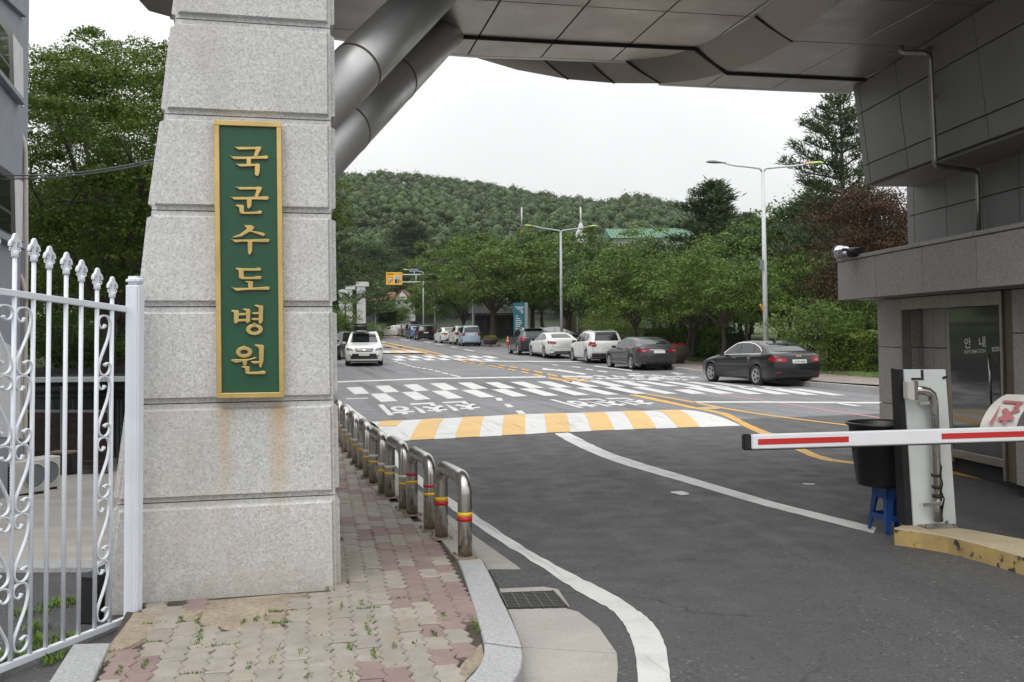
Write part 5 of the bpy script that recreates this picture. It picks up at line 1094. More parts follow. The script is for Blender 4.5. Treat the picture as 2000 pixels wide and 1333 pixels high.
# air conditioner units against the building
acl = ['outdoor air conditioner unit nearest the gate with its slatted side showing', 'outdoor air conditioner unit standing behind the nearer one']
for k in range(2):
    base = at(56, 950, 20.4) if k == 0 else at(84, 944, 21.5); zb = yard_z(base.x, base.y)
    ac = thing('air_conditioner', acl[k], 'air conditioner', 'outdoor air conditioner units', (base.x - .1, base.y, zb), math.atan2(eB.y, eB.x) - math.pi / 2 - R(46))
    MB().box((0, 0, .38), (.36, .82, .66)).build('casing', MATS['ac_white'], ac, .015); MB().box((0, 0, .025), (.3, .7, .05)).build('foot', MATS['black_rubber'], ac)
    MB().tube([Vector((.185 + .012 * math.sin(0), .12 + .25 * math.cos(a), .38 + .25 * math.sin(a))) for a in np.linspace(0, 6.283, 25)], .016, 6, caps=False).build('fan_ring', MATS['ac_white'], ac)
    MB().lathe([(0, .182), (.235, .182)], (0, 0, 0), 24, axis='X').build('fan_recess', MATS['lamp_grey'], ac).location = (0, .12, .38)
    q = MB()
    for j in range(9): q.box((0, -.413, .12 + j * .06), (.26, .008, .035))
    q.build('side_louvre', MATS['trim_black'], ac)
# timber fence, carport roof, stacked bags
YF = 28.0
ff = thing('slatted_fence', 'dark brown horizontal slatted timber fence under the white carport edge', 'fence')
for x0, x1 in ((44, 117), (123, 212)):
    for k in range(11):
        y0 = lerp(808, 922, k / 11); y1 = lerp(808, 922, (k + 1) / 11) - 1.1
        MB().prism([at(x0, y0, YF), at(x1, y0, YF), at(x1, y1, YF), at(x0, y1, YF)], (0, .03, 0)).build('slat', MATS['wood_slat'], ff)
    MB().prism([at(x0, 801, YF), at(x1, 801, YF), at(x1, 806, YF), at(x0, 806, YF)], (0, .06, 0)).build('top_bar', MATS['pole_grey'], ff); MB().prism([at(x0, 923, YF), at(x1, 923, YF), at(x1, 926, YF), at(x0, 926, YF)], (0, .06, 0)).build('bottom_bar', MATS['pole_grey'], ff)
for x in (120, 212): MB().prism([at(x - 2.6, 755, YF - .04), at(x + 2.6, 755, YF - .04), at(x + 2.6, 935, YF - .04), at(x - 2.6, 935, YF - .04)], (0, .08, 0)).build('post', MATS['pole_grey'], ff)
cp = thing('carport', 'low carport with a white roof edge over the brown timber fence', 'carport')
MB().prism([at(30, 738, 27), at(330, 735, 27), at(330, 745, 27), at(30, 748, 27)], (0, .12, 0)).build('roof_edge', MATS['white_metal'], cp, .01)
a_, b_ = at(30, 742, 27), at(330, 740, 27); MB().boxa(a_ + Vector((0, .12, -.05)), b_ - a_, Vector((0, 3.6, 0)), (0, 0, .06)).build('roof', MATS['roof_dark'], cp)
for y, Yq in ((752, 27.5), (768, 28.6), (778, 29.6)): MB().bar(at(30, y, Yq), at(330, y - 2, Yq), .08, .1).build('beam', MATS['trim_black'], cp)
for x in (57, 101, 142, 229, 236): MB().prism([at(x - 1.5, 770, 29.8), at(x + 1.5, 770, 29.8), at(x + 1.5, 935, 29.8), at(x - 1.5, 935, 29.8)], (0, .05, 0)).build('column', MATS['lamp_grey'], cp)
rw = MB().boxa((-60, 31.1, -2.2), (54.0, 0, 0), (0, .25, 0), (0, 0, 2.9)).build('retaining_wall', MATS['dark_wall']); tag(rw, 'dark concrete retaining wall behind the carport', 'wall')
p = at(122, 930, 25.5); zb = yard_z(p.x, p.y)
bag = thing('storage_bag', 'black storage bag with dark red trim in front of the timber fence', 'bag', loc=(p.x, p.y, zb))
o = MB().box((0, 0, .27), (.62, .5, .54)).build('sack', MATS['black_rubber'], bag); bevel_mesh(o.data, .07, 3, 40)
o = MB().box((0, 0, .56), (.58, .46, .06)).build('flap', MATS['rust'], bag); bevel_mesh(o.data, .02, 2, 40)
p = at(168, 930, 26.0); zb = yard_z(p.x, p.y); rr = random.Random(3)
b = MB(); nx, ny = 14, 6
for i in range(nx + 1):
    for j in range(ny + 1): b.v.append((p.x + (i / nx - .5) * 1.1, p.y + (j / ny - .5) * .6, zb + .002 + .15 * math.sin(math.pi * i / nx) * math.sin(math.pi * j / ny) * rr.uniform(.5, 1.3)))
for i in range(nx):
    for j in range(ny): b.f.append((i*(ny+1)+j, (i+1)*(ny+1)+j, (i+1)*(ny+1)+j+1, i*(ny+1)+j+1)); b.m.append(0); b.sm.append(True)
tag(b.build('tarpaulin', MATS['trim_black']), 'crumpled dark tarpaulin lying at the foot of the timber fence', 'tarpaulin')
p = g(170, 1222, 0); cr = thing('plastic_crate', 'dark plastic crate standing on end between gate bars and pillar', 'crate', loc=(p.x, p.y + .12, .002), rz=R(-12))
for c, d in (((0, -.10, .14), (.10, .012, .27)), ((0, .10, .14), (.10, .012, .27)), ((.045, 0, .14), (.012, .2, .27)), ((0, 0, .012), (.10, .2, .02)), ((0, 0, .27), (.11, .22, .016))): MB().box(c, d).build('side', MATS['black_plastic'], cr, .002)
q = MB()
for k in range(5): q.box((-.046, -.08 + k * .04, .14), (.008, .012, .26))
for k in range(6): q.box((-.046, 0, .03 + k * .045), (.007, .2, .01))
q.build('lattice', MATS['black_plastic'], cr)
# terrace railing with rings
rl = thing('terrace_railing', 'pale steel railing with ring ornaments in front of the dark parked car', 'railing'); Yr = 31.6
for y in (656, 693): MB().tube([at(95, y, Yr), at(330, y - 1.5, Yr)], .025, 6).build('rail', MATS['lamp_grey'], rl)
for x in range(102, 330, 9): MB().tube([at(x, 656, Yr), at(x, 705, Yr)], .012, 5).build('baluster', MATS['lamp_grey'], rl)
for x in (150, 172, 232): 
    c = at(x, 664, Yr - .03); MB().tube([c + Vector((.13 * math.cos(a), 0, .13 * math.sin(a))) for a in np.linspace(0, 6.283, 17)], .014, 5, caps=False).build('ring', MATS['lamp_grey'], rl)
sh = thing('shelter_roof', 'dark flat shelter roof among the trees behind the iron gate', 'shelter'); 
MB().boxa(at(70, 592, 40), at(330, 586, 40) - at(70, 592, 40), Vector((0, 4, 0)), (0, 0, .35)).build('roof', MATS['roof_dark'], sh)
for x in (88, 170, 206, 260): MB().tube([at(x, 588, 41), at(x, 700, 41)], .06, 6).build('column', MATS['lamp_grey'], sh)
# ================================================================ lamps, signs, planters, cones
def gp(px, Y, z=None):   # a point on the ground at picture column px and distance Y
    p = at(px, 650, Y); p.z = gz(Y) if z is None else z; return p
def lamp_post(px, topy, Y, basez, arms, label, rad, mat='pole_white', extra=None):
    b = gp(px, Y, basez); top = at(px, topy, Y); t = thing('street_lamp', label, 'street lamp', 'street lamps along the road', (b.x, b.y, b.z)); H_ = top.z - b.z
    MB().tube([(0, 0, 0), (0, 0, H_ * .5), (0, 0, H_)], [rad, rad * .85, rad * .62], 14).build('pole', MATS[mat], t)
    MB().tube([(0, 0, 0), (0, 0, .05)], rad * 1.9, 14).build('base_flange', MATS[mat], t)
    for (ex, ey, head) in arms:      # arm end in the picture
        e = at(ex, ey, Y) - b; s = 1 if e.x > 0 else -1; a0 = Vector((0, 0, H_ - .12))
        P = [a0, a0 + Vector((s * .12, 0, .16)), a0.lerp(e, .28) + Vector((0, 0, .10)), a0.lerp(e, .6) + Vector((0, 0, .03)), e - Vector((s * .38, 0, .05))]
        MB().tube(P, [rad * .55, rad * .5, rad * .42, rad * .38, rad * .34], 10).build('arm', MATS[mat], t)
        hm = {'g': ('lamp_green', 'lamp_amber'), 'k': ('lamp_grey', 'lamp_grey')}[head]
        hd = MB(); L = .78
        secs = [(0, .045, .04), (.12, .06, .05), (.3, .12, .075), (.5, .155, .095), (.68, .13, .08), (.78, .03, .03)]
        n = 12
        for (xx, w, h) in secs:
            for k in range(n): q = 2 * math.pi * k / n; zz = math.sin(q); hd.v.append((xx * s, math.cos(q) * w, zz * (h if zz > 0 else h * .25) + xx * .06))
        for i in range(len(secs) - 1):
            for k in range(n): f = (i*n+k, i*n+(k+1)%n, (i+1)*n+(k+1)%n, (i+1)*n+k); hd.f.append(f if s < 0 else f[::-1]); hd.m.append(1 if i < 2 else 0); hd.sm.append(True)
        o = hd.build('lamp_head', [MATS[hm[0]], MATS[hm[1]]], t); o.location = e - Vector((s * .42, 0, .05))
        if head == 'g':
            gl = MB().lathe([(.0, -.09), (.07, -.07), (.12, 0.0)], (0, 0, 0), 14).build('lamp_glass', MATS['lens_clear'], o); gl.location = (s * .48, 0, .0)
    return t, b, H_
t, b, H_ = lamp_post(1495.5, 331, 39.5, .35, [(1397, 317, 'k'), (1591, 319, 'g')], 'near white street lamp with twin arms, one grey head and one green head', .105)
p = at(1488, 518, 39.4) - b; MB().box((p.x, p.y, p.z), (.14, .12, .42)).build('camera_box', MATS['lamp_grey'], t, .01)
p = at(1489, 600, 39.4) - b; MB().bar((p.x + .1, 0, p.z - .22), (p.x - .08, p.y, p.z + .1), .05, .08).build('flag_holder', MATS['lamp_amber'], t)
lamp_post(1097, 452, 72, .62, [(1033, 441, 'g'), (1157, 442, 'g')], 'far street lamp with twin arms and two green heads above the parked cars', .12, 'pole_grey')
lamp_post(733, 566, 118, gz(118), [(736.5, 562, 'g')], 'slim white street lamp beside the white pavilion columns', .075)
lamp_post(925, 560, 90, gz(90), [(905, 553, 'k')], 'grey street lamp rising from the trees behind the light blue car', .13, 'pole_grey')
lamp_post(827, 532, 112, gz(112), [(793, 527, 'g')], 'street lamp with a green head beside the yellow speed sign', .09, 'pole_grey')
# overhead speed sign on a gantry arm
YS = 108.0; b = gp(850, YS)
sg = thing('speed_sign', 'yellow overhead sign with a red ringed 20 and an arrow panel', 'road sign', loc=(0, 0, 0))
MB().tube([(b.x, b.y, b.z), (b.x, b.y, at(850, 533, YS).z)], .11, 12).build('post', MATS['pole_grey'], sg)
for y in (537, 551.5): MB().tube([at(786, y, YS), at(852, y - .5, YS)], .06, 8).build('arm', MATS['pole_white'], sg)
MB().tube([at(812.5, 537, YS), at(812.5, 551, YS)], .045, 8).build('brace', MATS['pole_white'], sg)
def fr(x0, y0, x1, y1, Y0, th): return [at(x0, y0, Y0), at(x1, y0, Y0), at(x1, y1, Y0), at(x0, y1, Y0)], Vector((0, -th, 0))
MB().prism(*fr(754.3, 532.3, 785.7, 556.8, YS + .05, .10)).build('board', MATS['sign_yellow'], sg)
YB = YS - .052
c = at(762, 547, YB); rad = .29
def disc(r, y): return [c + Vector((r * math.cos(a), y, r * math.sin(a))) for a in np.linspace(0, 2 * math.pi, 24, endpoint=False)]
MB().prism(disc(rad, 0), (0, -.01, 0)).build('ring', MATS['red_tape'], sg); MB().prism(disc(rad * .76, -.011), (0, -.008, 0)).build('disc', MATS['letter_white'], sg)
FN = Vector((0, -1, 0))
letters('20', [(759.6,545),(764.4,545),(764.4,549.4),(759.6,549.4)], Vector((0, YB - .02, 0)), FN, 'ink_black', sg, off=.02)
letters('20', [(756,534),(784,534),(784,537.6),(756,537.6)], Vector((0, YB, 0)), FN, 'sign_yellow', sg) if False else None
MB().prism(*fr(769.8, 539, 783.2, 554.3, YB, .012)).build('display', MATS['board_white'], sg); MB().prism(*fr(771, 545.8, 782.4, 553.4, YB - .013, .01)).build('display_screen', MATS['ink_black'], sg)
MB().prism([at(x, y, YB - .026) for x, y in ((776,546.5),(777.3,546.5),(777.3,552.8),(776,552.8))], FN * .006).build('display_mark', MATS['tape_yellow'], sg)
MB().prism([at(x, y, YB - .026) for x, y in ((778.5,546.4),(782,546.4),(780.6,549.4),(782,552.9),(778.5,552.9),(779.6,549.6))], FN * .006).build('display_mark', MATS['tape_yellow'], sg)
rr = random.Random(5)
q = MB()
for x in np.arange(756.5, 769, 2.1): q.prism(*fr(x, 534.6, x + 1.4, 537.3, YB, .008))
q.build('lettering', MATS['ink_black'], sg)
q = MB()
for x in np.arange(770.5, 784, 2.1): q.prism(*fr(x, 534.6, x + 1.4, 537.3, YB, .008))
q.build('lettering', MATS['lamp_amber'], sg)
q = MB()
for y in (540.4, 543):
    for x in np.arange(772, 781, 2.2): q.prism(*fr(x, y, x + 1.4, y + 1.6, YB - .013, .006))
q.build('lettering', MATS['ink_black'], sg)
MB().boxa(at(800, 531.5, YS), at(817, 531.5, YS) - at(800, 531.5, YS), Vector((0, .5, .22)), (0, -.02, .04)).build('solar_panel', MATS['solar_blue'], sg); MB().prism([at(800, 525, YS), at(816.5, 525, YS), at(817.5, 531, YS), at(801, 531, YS)], (0, .04, 0)).build('solar_panel', MATS['solar_blue'], sg)
MB().tube([at(809, 530, YS), at(809, 537, YS)], .04, 8).build('panel_stalk', MATS['pole_white'], sg)
# teal direction pillar
YT = 78.0; gt = gz(YT)
dp = thing('direction_pillar', 'tall teal direction board with lines of white lettering beside the trees', 'direction sign')
A, B = at(1003, 650, YT), at(1025, 650, YT); zt = at(1010, 592, YT).z
MB().boxa((A.x, A.y, gt), (B.x - A.x, -.1, 0), (.05, .35, 0), (0, 0, zt - gt)).build('panel', MATS['teal_panel'], dp, .01)
MB().boxa((B.x + .004, B.y - .13, gt), (.24, .12, 0), (.05, .30, 0), (0, 0, zt - gt + .03)).build('side_panel', MATS['pole_grey'], dp, .01)
q = MB(); rr = random.Random(8)
for (x0, x1, y) in ((1007,1024,600.5),(1010,1022,604),(1015,1022,608),(1018,1022,611.5),(1007,1016,622.5),(1007,1018,626.5),(1007,1021,630.3),(1007,1018,634),(1007,1017,638),(1007,1012,642),(1007,1013,646)):
    x = x0
    while x < x1 - .8: q.prism([at(x, y - 1.1, YT - .12), at(x + 1.25, y - 1.1, YT - .12), at(x + 1.25, y + 1, YT - .12), at(x, y + 1, YT - .12)], FN * .012); x += 1.9
q.build('lettering', MATS['letter_white'], dp)
MB().prism([at(x, y, YT - .12) for x, y in ((1007,617),(1011,617),(1011,619.6),(1010,619.6),(1010,618),(1007,618))], FN * .012).build('arrow_mark', MATS['letter_white'], dp)
# planters
def planter(px, basey_Y, rx, hgt, label, petals, loc_z, seed):
    p = gp(px, basey_Y, loc_z); t = thing('flower_planter', label, 'planter', 'round brown planters on the pavement', (p.x, p.y, p.z))
    MB().lathe([(0, .0), (rx * .62, .0), (rx * .72, .03), (rx * .92, hgt * .55), (rx * 1.0, hgt), (rx * .95, hgt), (rx * .9, hgt * .9), (0, hgt * .86)], n=28).build('bowl', MATS['planter_brown'], t)
    rr = np.random.default_rng(seed)
    def bunch(n, zlo, zhi, size, mat, nm, frac=1.0):
        r = rx * .95 * np.sqrt(rr.random(n)) * frac; a = rr.random(n) * 6.283; c = np.stack([r * np.cos(a), r * np.sin(a), zlo + (zhi - zlo) * rr.random(n) * (1 - .5 * (r / rx) ** 2)], 1)
        return leaf_mesh(nm, c, size, mat, rr, .6)
    obj('foliage', bunch(700, hgt * .85, hgt + .16, .07, MATS['weed'], 'foliage'), t); tag(obj('flowers', bunch(420, hgt + .08, hgt + .27, .055, MATS[petals], 'flowers', .92), t), kind='stuff')
def leaf_mesh(name, C, size, mat, rng, upb=.5, aspect=.55, fold=.25, droop=0.0, dirs=None, nd=None):
    """many small folded leaf faces at the points C"""
    n = len(C); s = size * (.6 + .8 * rng.random(n))[:, None]
    d = rng.normal(size=(n, 3)); d[:, 2] *= (1 - upb); d[:, 2] -= droop
    if dirs is not None: d = d * .45 + dirs
    d /= np.linalg.norm(d, axis=1)[:, None]
    nrm = rng.normal(size=(n, 3)) * .7; nrm[:, 2] += upb * 2.2
    if nd is not None: nrm = nrm * .55 + nd * 1.5
    w = np.cross(nrm, d); w /= (np.linalg.norm(w, axis=1)[:, None] + 1e-9); u = np.cross(d, w)
    a = C - d * s * .5; b = C + d * s * .5; l = C - w * s * aspect * .5 + u * s * fold * .3 - d * s * .05; r = C + w * s * aspect * .5 + u * s * fold * .3 - d * s * .05
    V = np.stack([a, l, b, r], 1).reshape(-1, 3); return np_mesh(name, V, np.arange(4 * n).reshape(-1, 4), mat)
planter(1308, 46.9, .88, .72, 'round brown planter of pink and red flowers behind the grey saloon', 'petal_pink', .17, 1)
planter(957.5, 80.5, .66, .5, 'round brown planter of yellow flowers beside the orange cone', 'petal_yellow', gz(80.5) + .17, 2)
for px, Y, h, z, lab in ((991.5, 78, .72, gz(78) + .16, 'taller orange traffic cone with white bands by the yellow flower planter'), (958.5, 81.5, .5, gz(81.5), 'small orange traffic cone at the kerb near the light blue car')):
    p = gp(px, Y, z); t = thing('traffic_cone', lab, 'traffic cone', 'orange traffic cones', (p.x, p.y, p.z))
    MB().box((0, 0, .015), (h * .5, h * .5, .03)).build('base', MATS['orange_cone'], t); MB().tube([(0, 0, .03), (0, 0, h)], [h * .19, h * .05], 14).build('cone', MATS['orange_cone'], t)
    for a, b_ in ((.42, .55), (.68, .78)): MB().tube([(0, 0, h * a), (0, 0, h * b_)], [lerp(h * .19, h * .05, a) + .008, lerp(h * .19, h * .05, b_) + .008], 14).build('band', MATS['letter_white'], t)
# ---------------- buildings in the distance
col_lab = ['white square pavilion column nearest the road with a projecting capital', 'middle of the three white pavilion columns', 'white pavilion column closest to the granite pillar, behind foliage']
for k, (x0, x1, Y, yb, yt) in enumerate(((697, 712.5, 76, 644, 560), (676, 687, 84, 642, 566), (662, 671.5, 92, 642, 572))):
    a, c = at(x0, 650, Y), at(x1, 650, Y); w = c.x - a.x; zb = gz(Y); zt = at(x0, yt, Y).z
    t = thing('pavilion_column', col_lab[k], 'column', 'white pavilion columns', ((a.x + c.x) / 2, Y, zb))
    MB().boxa((-w / 2, 0, 0), (w, 0, 0), (0, w, 0), (0, 0, zt - zb)).build('shaft', MATS['white_wall'], t, .01); MB().boxa((-w / 2 - .06, -.06, zt - zb), (w + .3, 0, 0), (0, w + .12, 0), (0, 0, .35)).build('capital', MATS['white_wall'], t, .01)
    for q in (.3, .5, .7): MB().boxa((-w / 2 + w * q - .01, -.012, .1), (.02, 0, 0), (0, .011, 0), (0, 0, zt - zb - .2)).build('flute', MATS['pole_grey'], t)
def house(px0, px1, yb, ye, yr, Y, wall, roof, label, name='house', cat='house', depth=9, gable=False, win=3):
    a, c = at(px0, yb, Y), at(px1, yb, Y); w = c.x - a.x; zb = a.z; h = at(px0, ye, Y).z - zb; rh = at(px0, yr, Y).z - zb - h
    t = thing(name, label, cat, loc=(a.x, Y, zb)); MB().boxa((0, 0, -6), (w, 0, 0), (0, depth, 0), (0, 0, h + 6)).build('wall', MATS[wall], t)
    if gable: MB().prism([(-.4, -.4, h), (w + .4, -.4, h), (w / 2, -.4, h + rh)], (0, depth + .8, 0)).build('roof', MATS[roof], t); MB().prism([(0.1, -.42, h + .02), (w - .1, -.42, h + .02), (w / 2, -.42, h + rh - .3)], (0, -.03, 0)).build('gable_wall', MATS[wall], t)
    else: MB().prism([(-.5, -.6, h), (-.5, depth + .6, h), (-.5, depth / 2, h + rh)], (w + 1, 0, 0)).build('roof', MATS[roof], t)
    for k in range(win):
        xx = w * (k + .5) / win; f = MB().box((xx, -.02, h * .55), (w / win * .5, .05, h * .4)).build('window', MATS['white_metal'], t); MB().box((xx, -.05, h * .55), (w / win * .42, .02, h * .34)).build('pane', MATS['glass_dark'], f)
    return t, w, h, rh
house(712, 762, 606, 588, 570, 165, 'dark_wall', 'roof_red', 'low house with a red tiled roof behind the slim white lamp', depth=8)
house(772, 801, 600, 586, 566, 150, 'white_wall', 'roof_red', 'small white gabled house with a red ridge below the yellow sign', depth=8, gable=True, win=2)
t, w, h, rh = house(1200, 1420, 520, 466, 437, 132, 'white_wall', 'roof_green', 'long building with a green ribbed metal roof above the trees', 'hospital_building', 'building', 14, False, 10)
n = int(w / .45); 
for k in range(n): MB().bar((-.5 + (w + 1) * k / n, -.6, h + .04), (-.5 + (w + 1) * k / n, 7, h + rh + .04), .06, .08).build('roof_rib', MATS['roof_green'], t)
bw = thing('brick_wall_building', 'brown brick building wall showing between the tree trunks', 'building'); YQ = 92
a, c = at(1105, 650, YQ), at(1290, 650, YQ); MB().boxa((a.x, YQ, gz(YQ) - 1), (c.x - a.x, 0, 0), (0, 8, 0), (0, 0, 4.6)).build('wall', MATS['brick_brown'], bw)
for k in range(13): MB().boxa((a.x, YQ - .02, gz(YQ) + .3 * k), (c.x - a.x, 0, 0), (0, .019, 0), (0, 0, .02)).build('course_line', MATS['dark_wall'], bw)
for k in range(4): MB().boxa((a.x + 1 + k * 2.1, YQ - .06, gz(YQ)), (.12, 0, 0), (0, .05, 0), (0, 0, 3.4)).build('pilaster', MATS['pole_grey'], bw)
wb = thing('white_panel_building', 'pale panelled building front half hidden behind the roadside trees', 'building'); YQ = 86
a, c = at(1272, 650, YQ), at(1440, 650, YQ); MB().boxa((a.x, YQ, 0), (c.x - a.x, 0, 0), (0, 8, 0), (0, 0, 6)).build('wall', MATS['pole_grey'], wb)
for k in range(14):
    xx = a.x + (c.x - a.x) * k / 14; f = MB().boxa((xx + .06, YQ - .04, .9), ((c.x - a.x) / 14 - .12, 0, 0), (0, .035, 0), (0, 0, 4.4)).build('window', MATS['white_wall' if k % 3 else 'solar_blue'], wb); MB().boxa((xx + .16, YQ - .06, 1.6), ((c.x - a.x) / 14 - .32, 0, 0), (0, .018, 0), (0, 0, 1.4)).build('pane', MATS['glass_dark'], f)
pv_ = thing('roadside_pavilion', 'dark timber pavilion with a low roof behind the trees', 'pavilion'); YQ = 98
a, c = at(925, 650, YQ), at(1012, 650, YQ); MB().prism([(a.x - .5, YQ - .5, 3.6), (a.x - .5, YQ + 5.5, 3.6), (a.x - .5, YQ + 2.5, 5.2)], (c.x - a.x + 1, 0, 0)).build('roof', MATS['roof_dark'], pv_)
for k in range(5): MB().boxa((lerp(a.x, c.x, k / 4) - .1, YQ, .5), (.2, 0, 0), (0, .2, 0), (0, 0, 3.2)).build('column', MATS['trim_black'], pv_)
MB().boxa((a.x, YQ + 4, .5), (c.x - a.x, 0, 0), (0, .1, 0), (0, 0, 3)).build('back_wall', MATS['dark_wall'], pv_)
for z in (1.2, 1.7): MB().tube([(a.x, YQ - .1, z), (c.x, YQ - .1, z)], .05, 6).build('rail', MATS['trim_black'], pv_)
# white sheet roof and red sign glimpsed behind the maple
ws = thing('white_shed', 'white roofed shed glimpsed through the trees behind the saloon', 'shed'); YQ = 70
a, c = at(1535, 604, YQ), at(1600, 576, YQ); MB().prism([at(1530,606,YQ), at(1600,576,YQ), at(1600,580,YQ), at(1530,611,YQ)], (0, 4, 0)).build('roof', MATS['white_wall'], ws); MB().prism([at(1530,611,YQ+.3), at(1600,582,YQ+.3), at(1600,640,YQ+.3), at(1530,640,YQ+.3)], (0, 3, 0)).build('wall', MATS['pole_grey'], ws)
MB().prism([at(1549,596,YQ-.1), at(1560,594,YQ-.1), at(1560,606,YQ-.1), at(1551,606,YQ-.1)], (0, .05, 0)).build('red_panel', MATS['red_tape'], ws)
# two masts
for px, yb, yt, lab, k in ((1019.5, 500, 404, 'thin red lattice mast with a white top on the wooded hillside', 0), (1134.5, 466, 394, 'white pointed mast with a conical base above the trees', 1)):
    Y = 150; b = at(px, yb, Y); tz = at(px, yt, Y).z; t = thing('mast', lab, 'mast', None, (b.x, b.y, b.z)); H_ = tz - b.z
    if k == 0:
        for s in (-1, 1): MB().tube([(s * .35, 0, 0), (s * .2, 0, H_ * .62)], .07, 6).build('leg', MATS['mast_red'], t)
        for j in range(9): MB().tube([(-.33, 0, H_ * .07 * j), (.3, 0, H_ * .07 * (j + .8))], .045, 5).build('brace', MATS['mast_red'], t)
        MB().tube([(0, 0, H_ * .6), (0, 0, H_ * .98)], .11, 8).build('top_tube', MATS['white_wall'], t); MB().tube([(0, 0, H_ * .9), (0, 0, H_ * 1.02)], .04, 5).build('aerial', MATS['lamp_grey'], t)
    else:
        MB().tube([(0, 0, -3), (0, 0, .4), (0, 0, H_ * .42)], [1.1, .85, .2], 12, smooth=False).build('cone_base', MATS['white_wall'], t); MB().tube([(0, 0, H_ * .36), (0, 0, H_ * .85)], .12, 8).build('shaft', MATS['white_wall'], t); MB().tube([(0, 0, H_ * .85), (0, 0, H_ * 1.08)], .06, 6).build('aerial', MATS['lamp_grey'], t); MB().bar((-.35, 0, H_ * .72), (.35, 0, H_ * .72), .06, .06).build('crossbar', MATS['lamp_grey'], t)
# small white notice by the far crossing
p = gp(733, 116); t = thing('notice_board', 'small white notice on a post beyond the white sport utility car', 'notice'); z = at(733, 646, 116).z
MB().boxa((p.x - .75, p.y - .3, z), (1.5, 0, 0), (0, .05, 0), (0, 0, .62)).build('board', MATS['board_white'], t); MB().tube([(p.x, p.y - .24, gz(116)), (p.x, p.y - .24, z + .3)], .04, 6).build('post', MATS['pole_grey'], t)
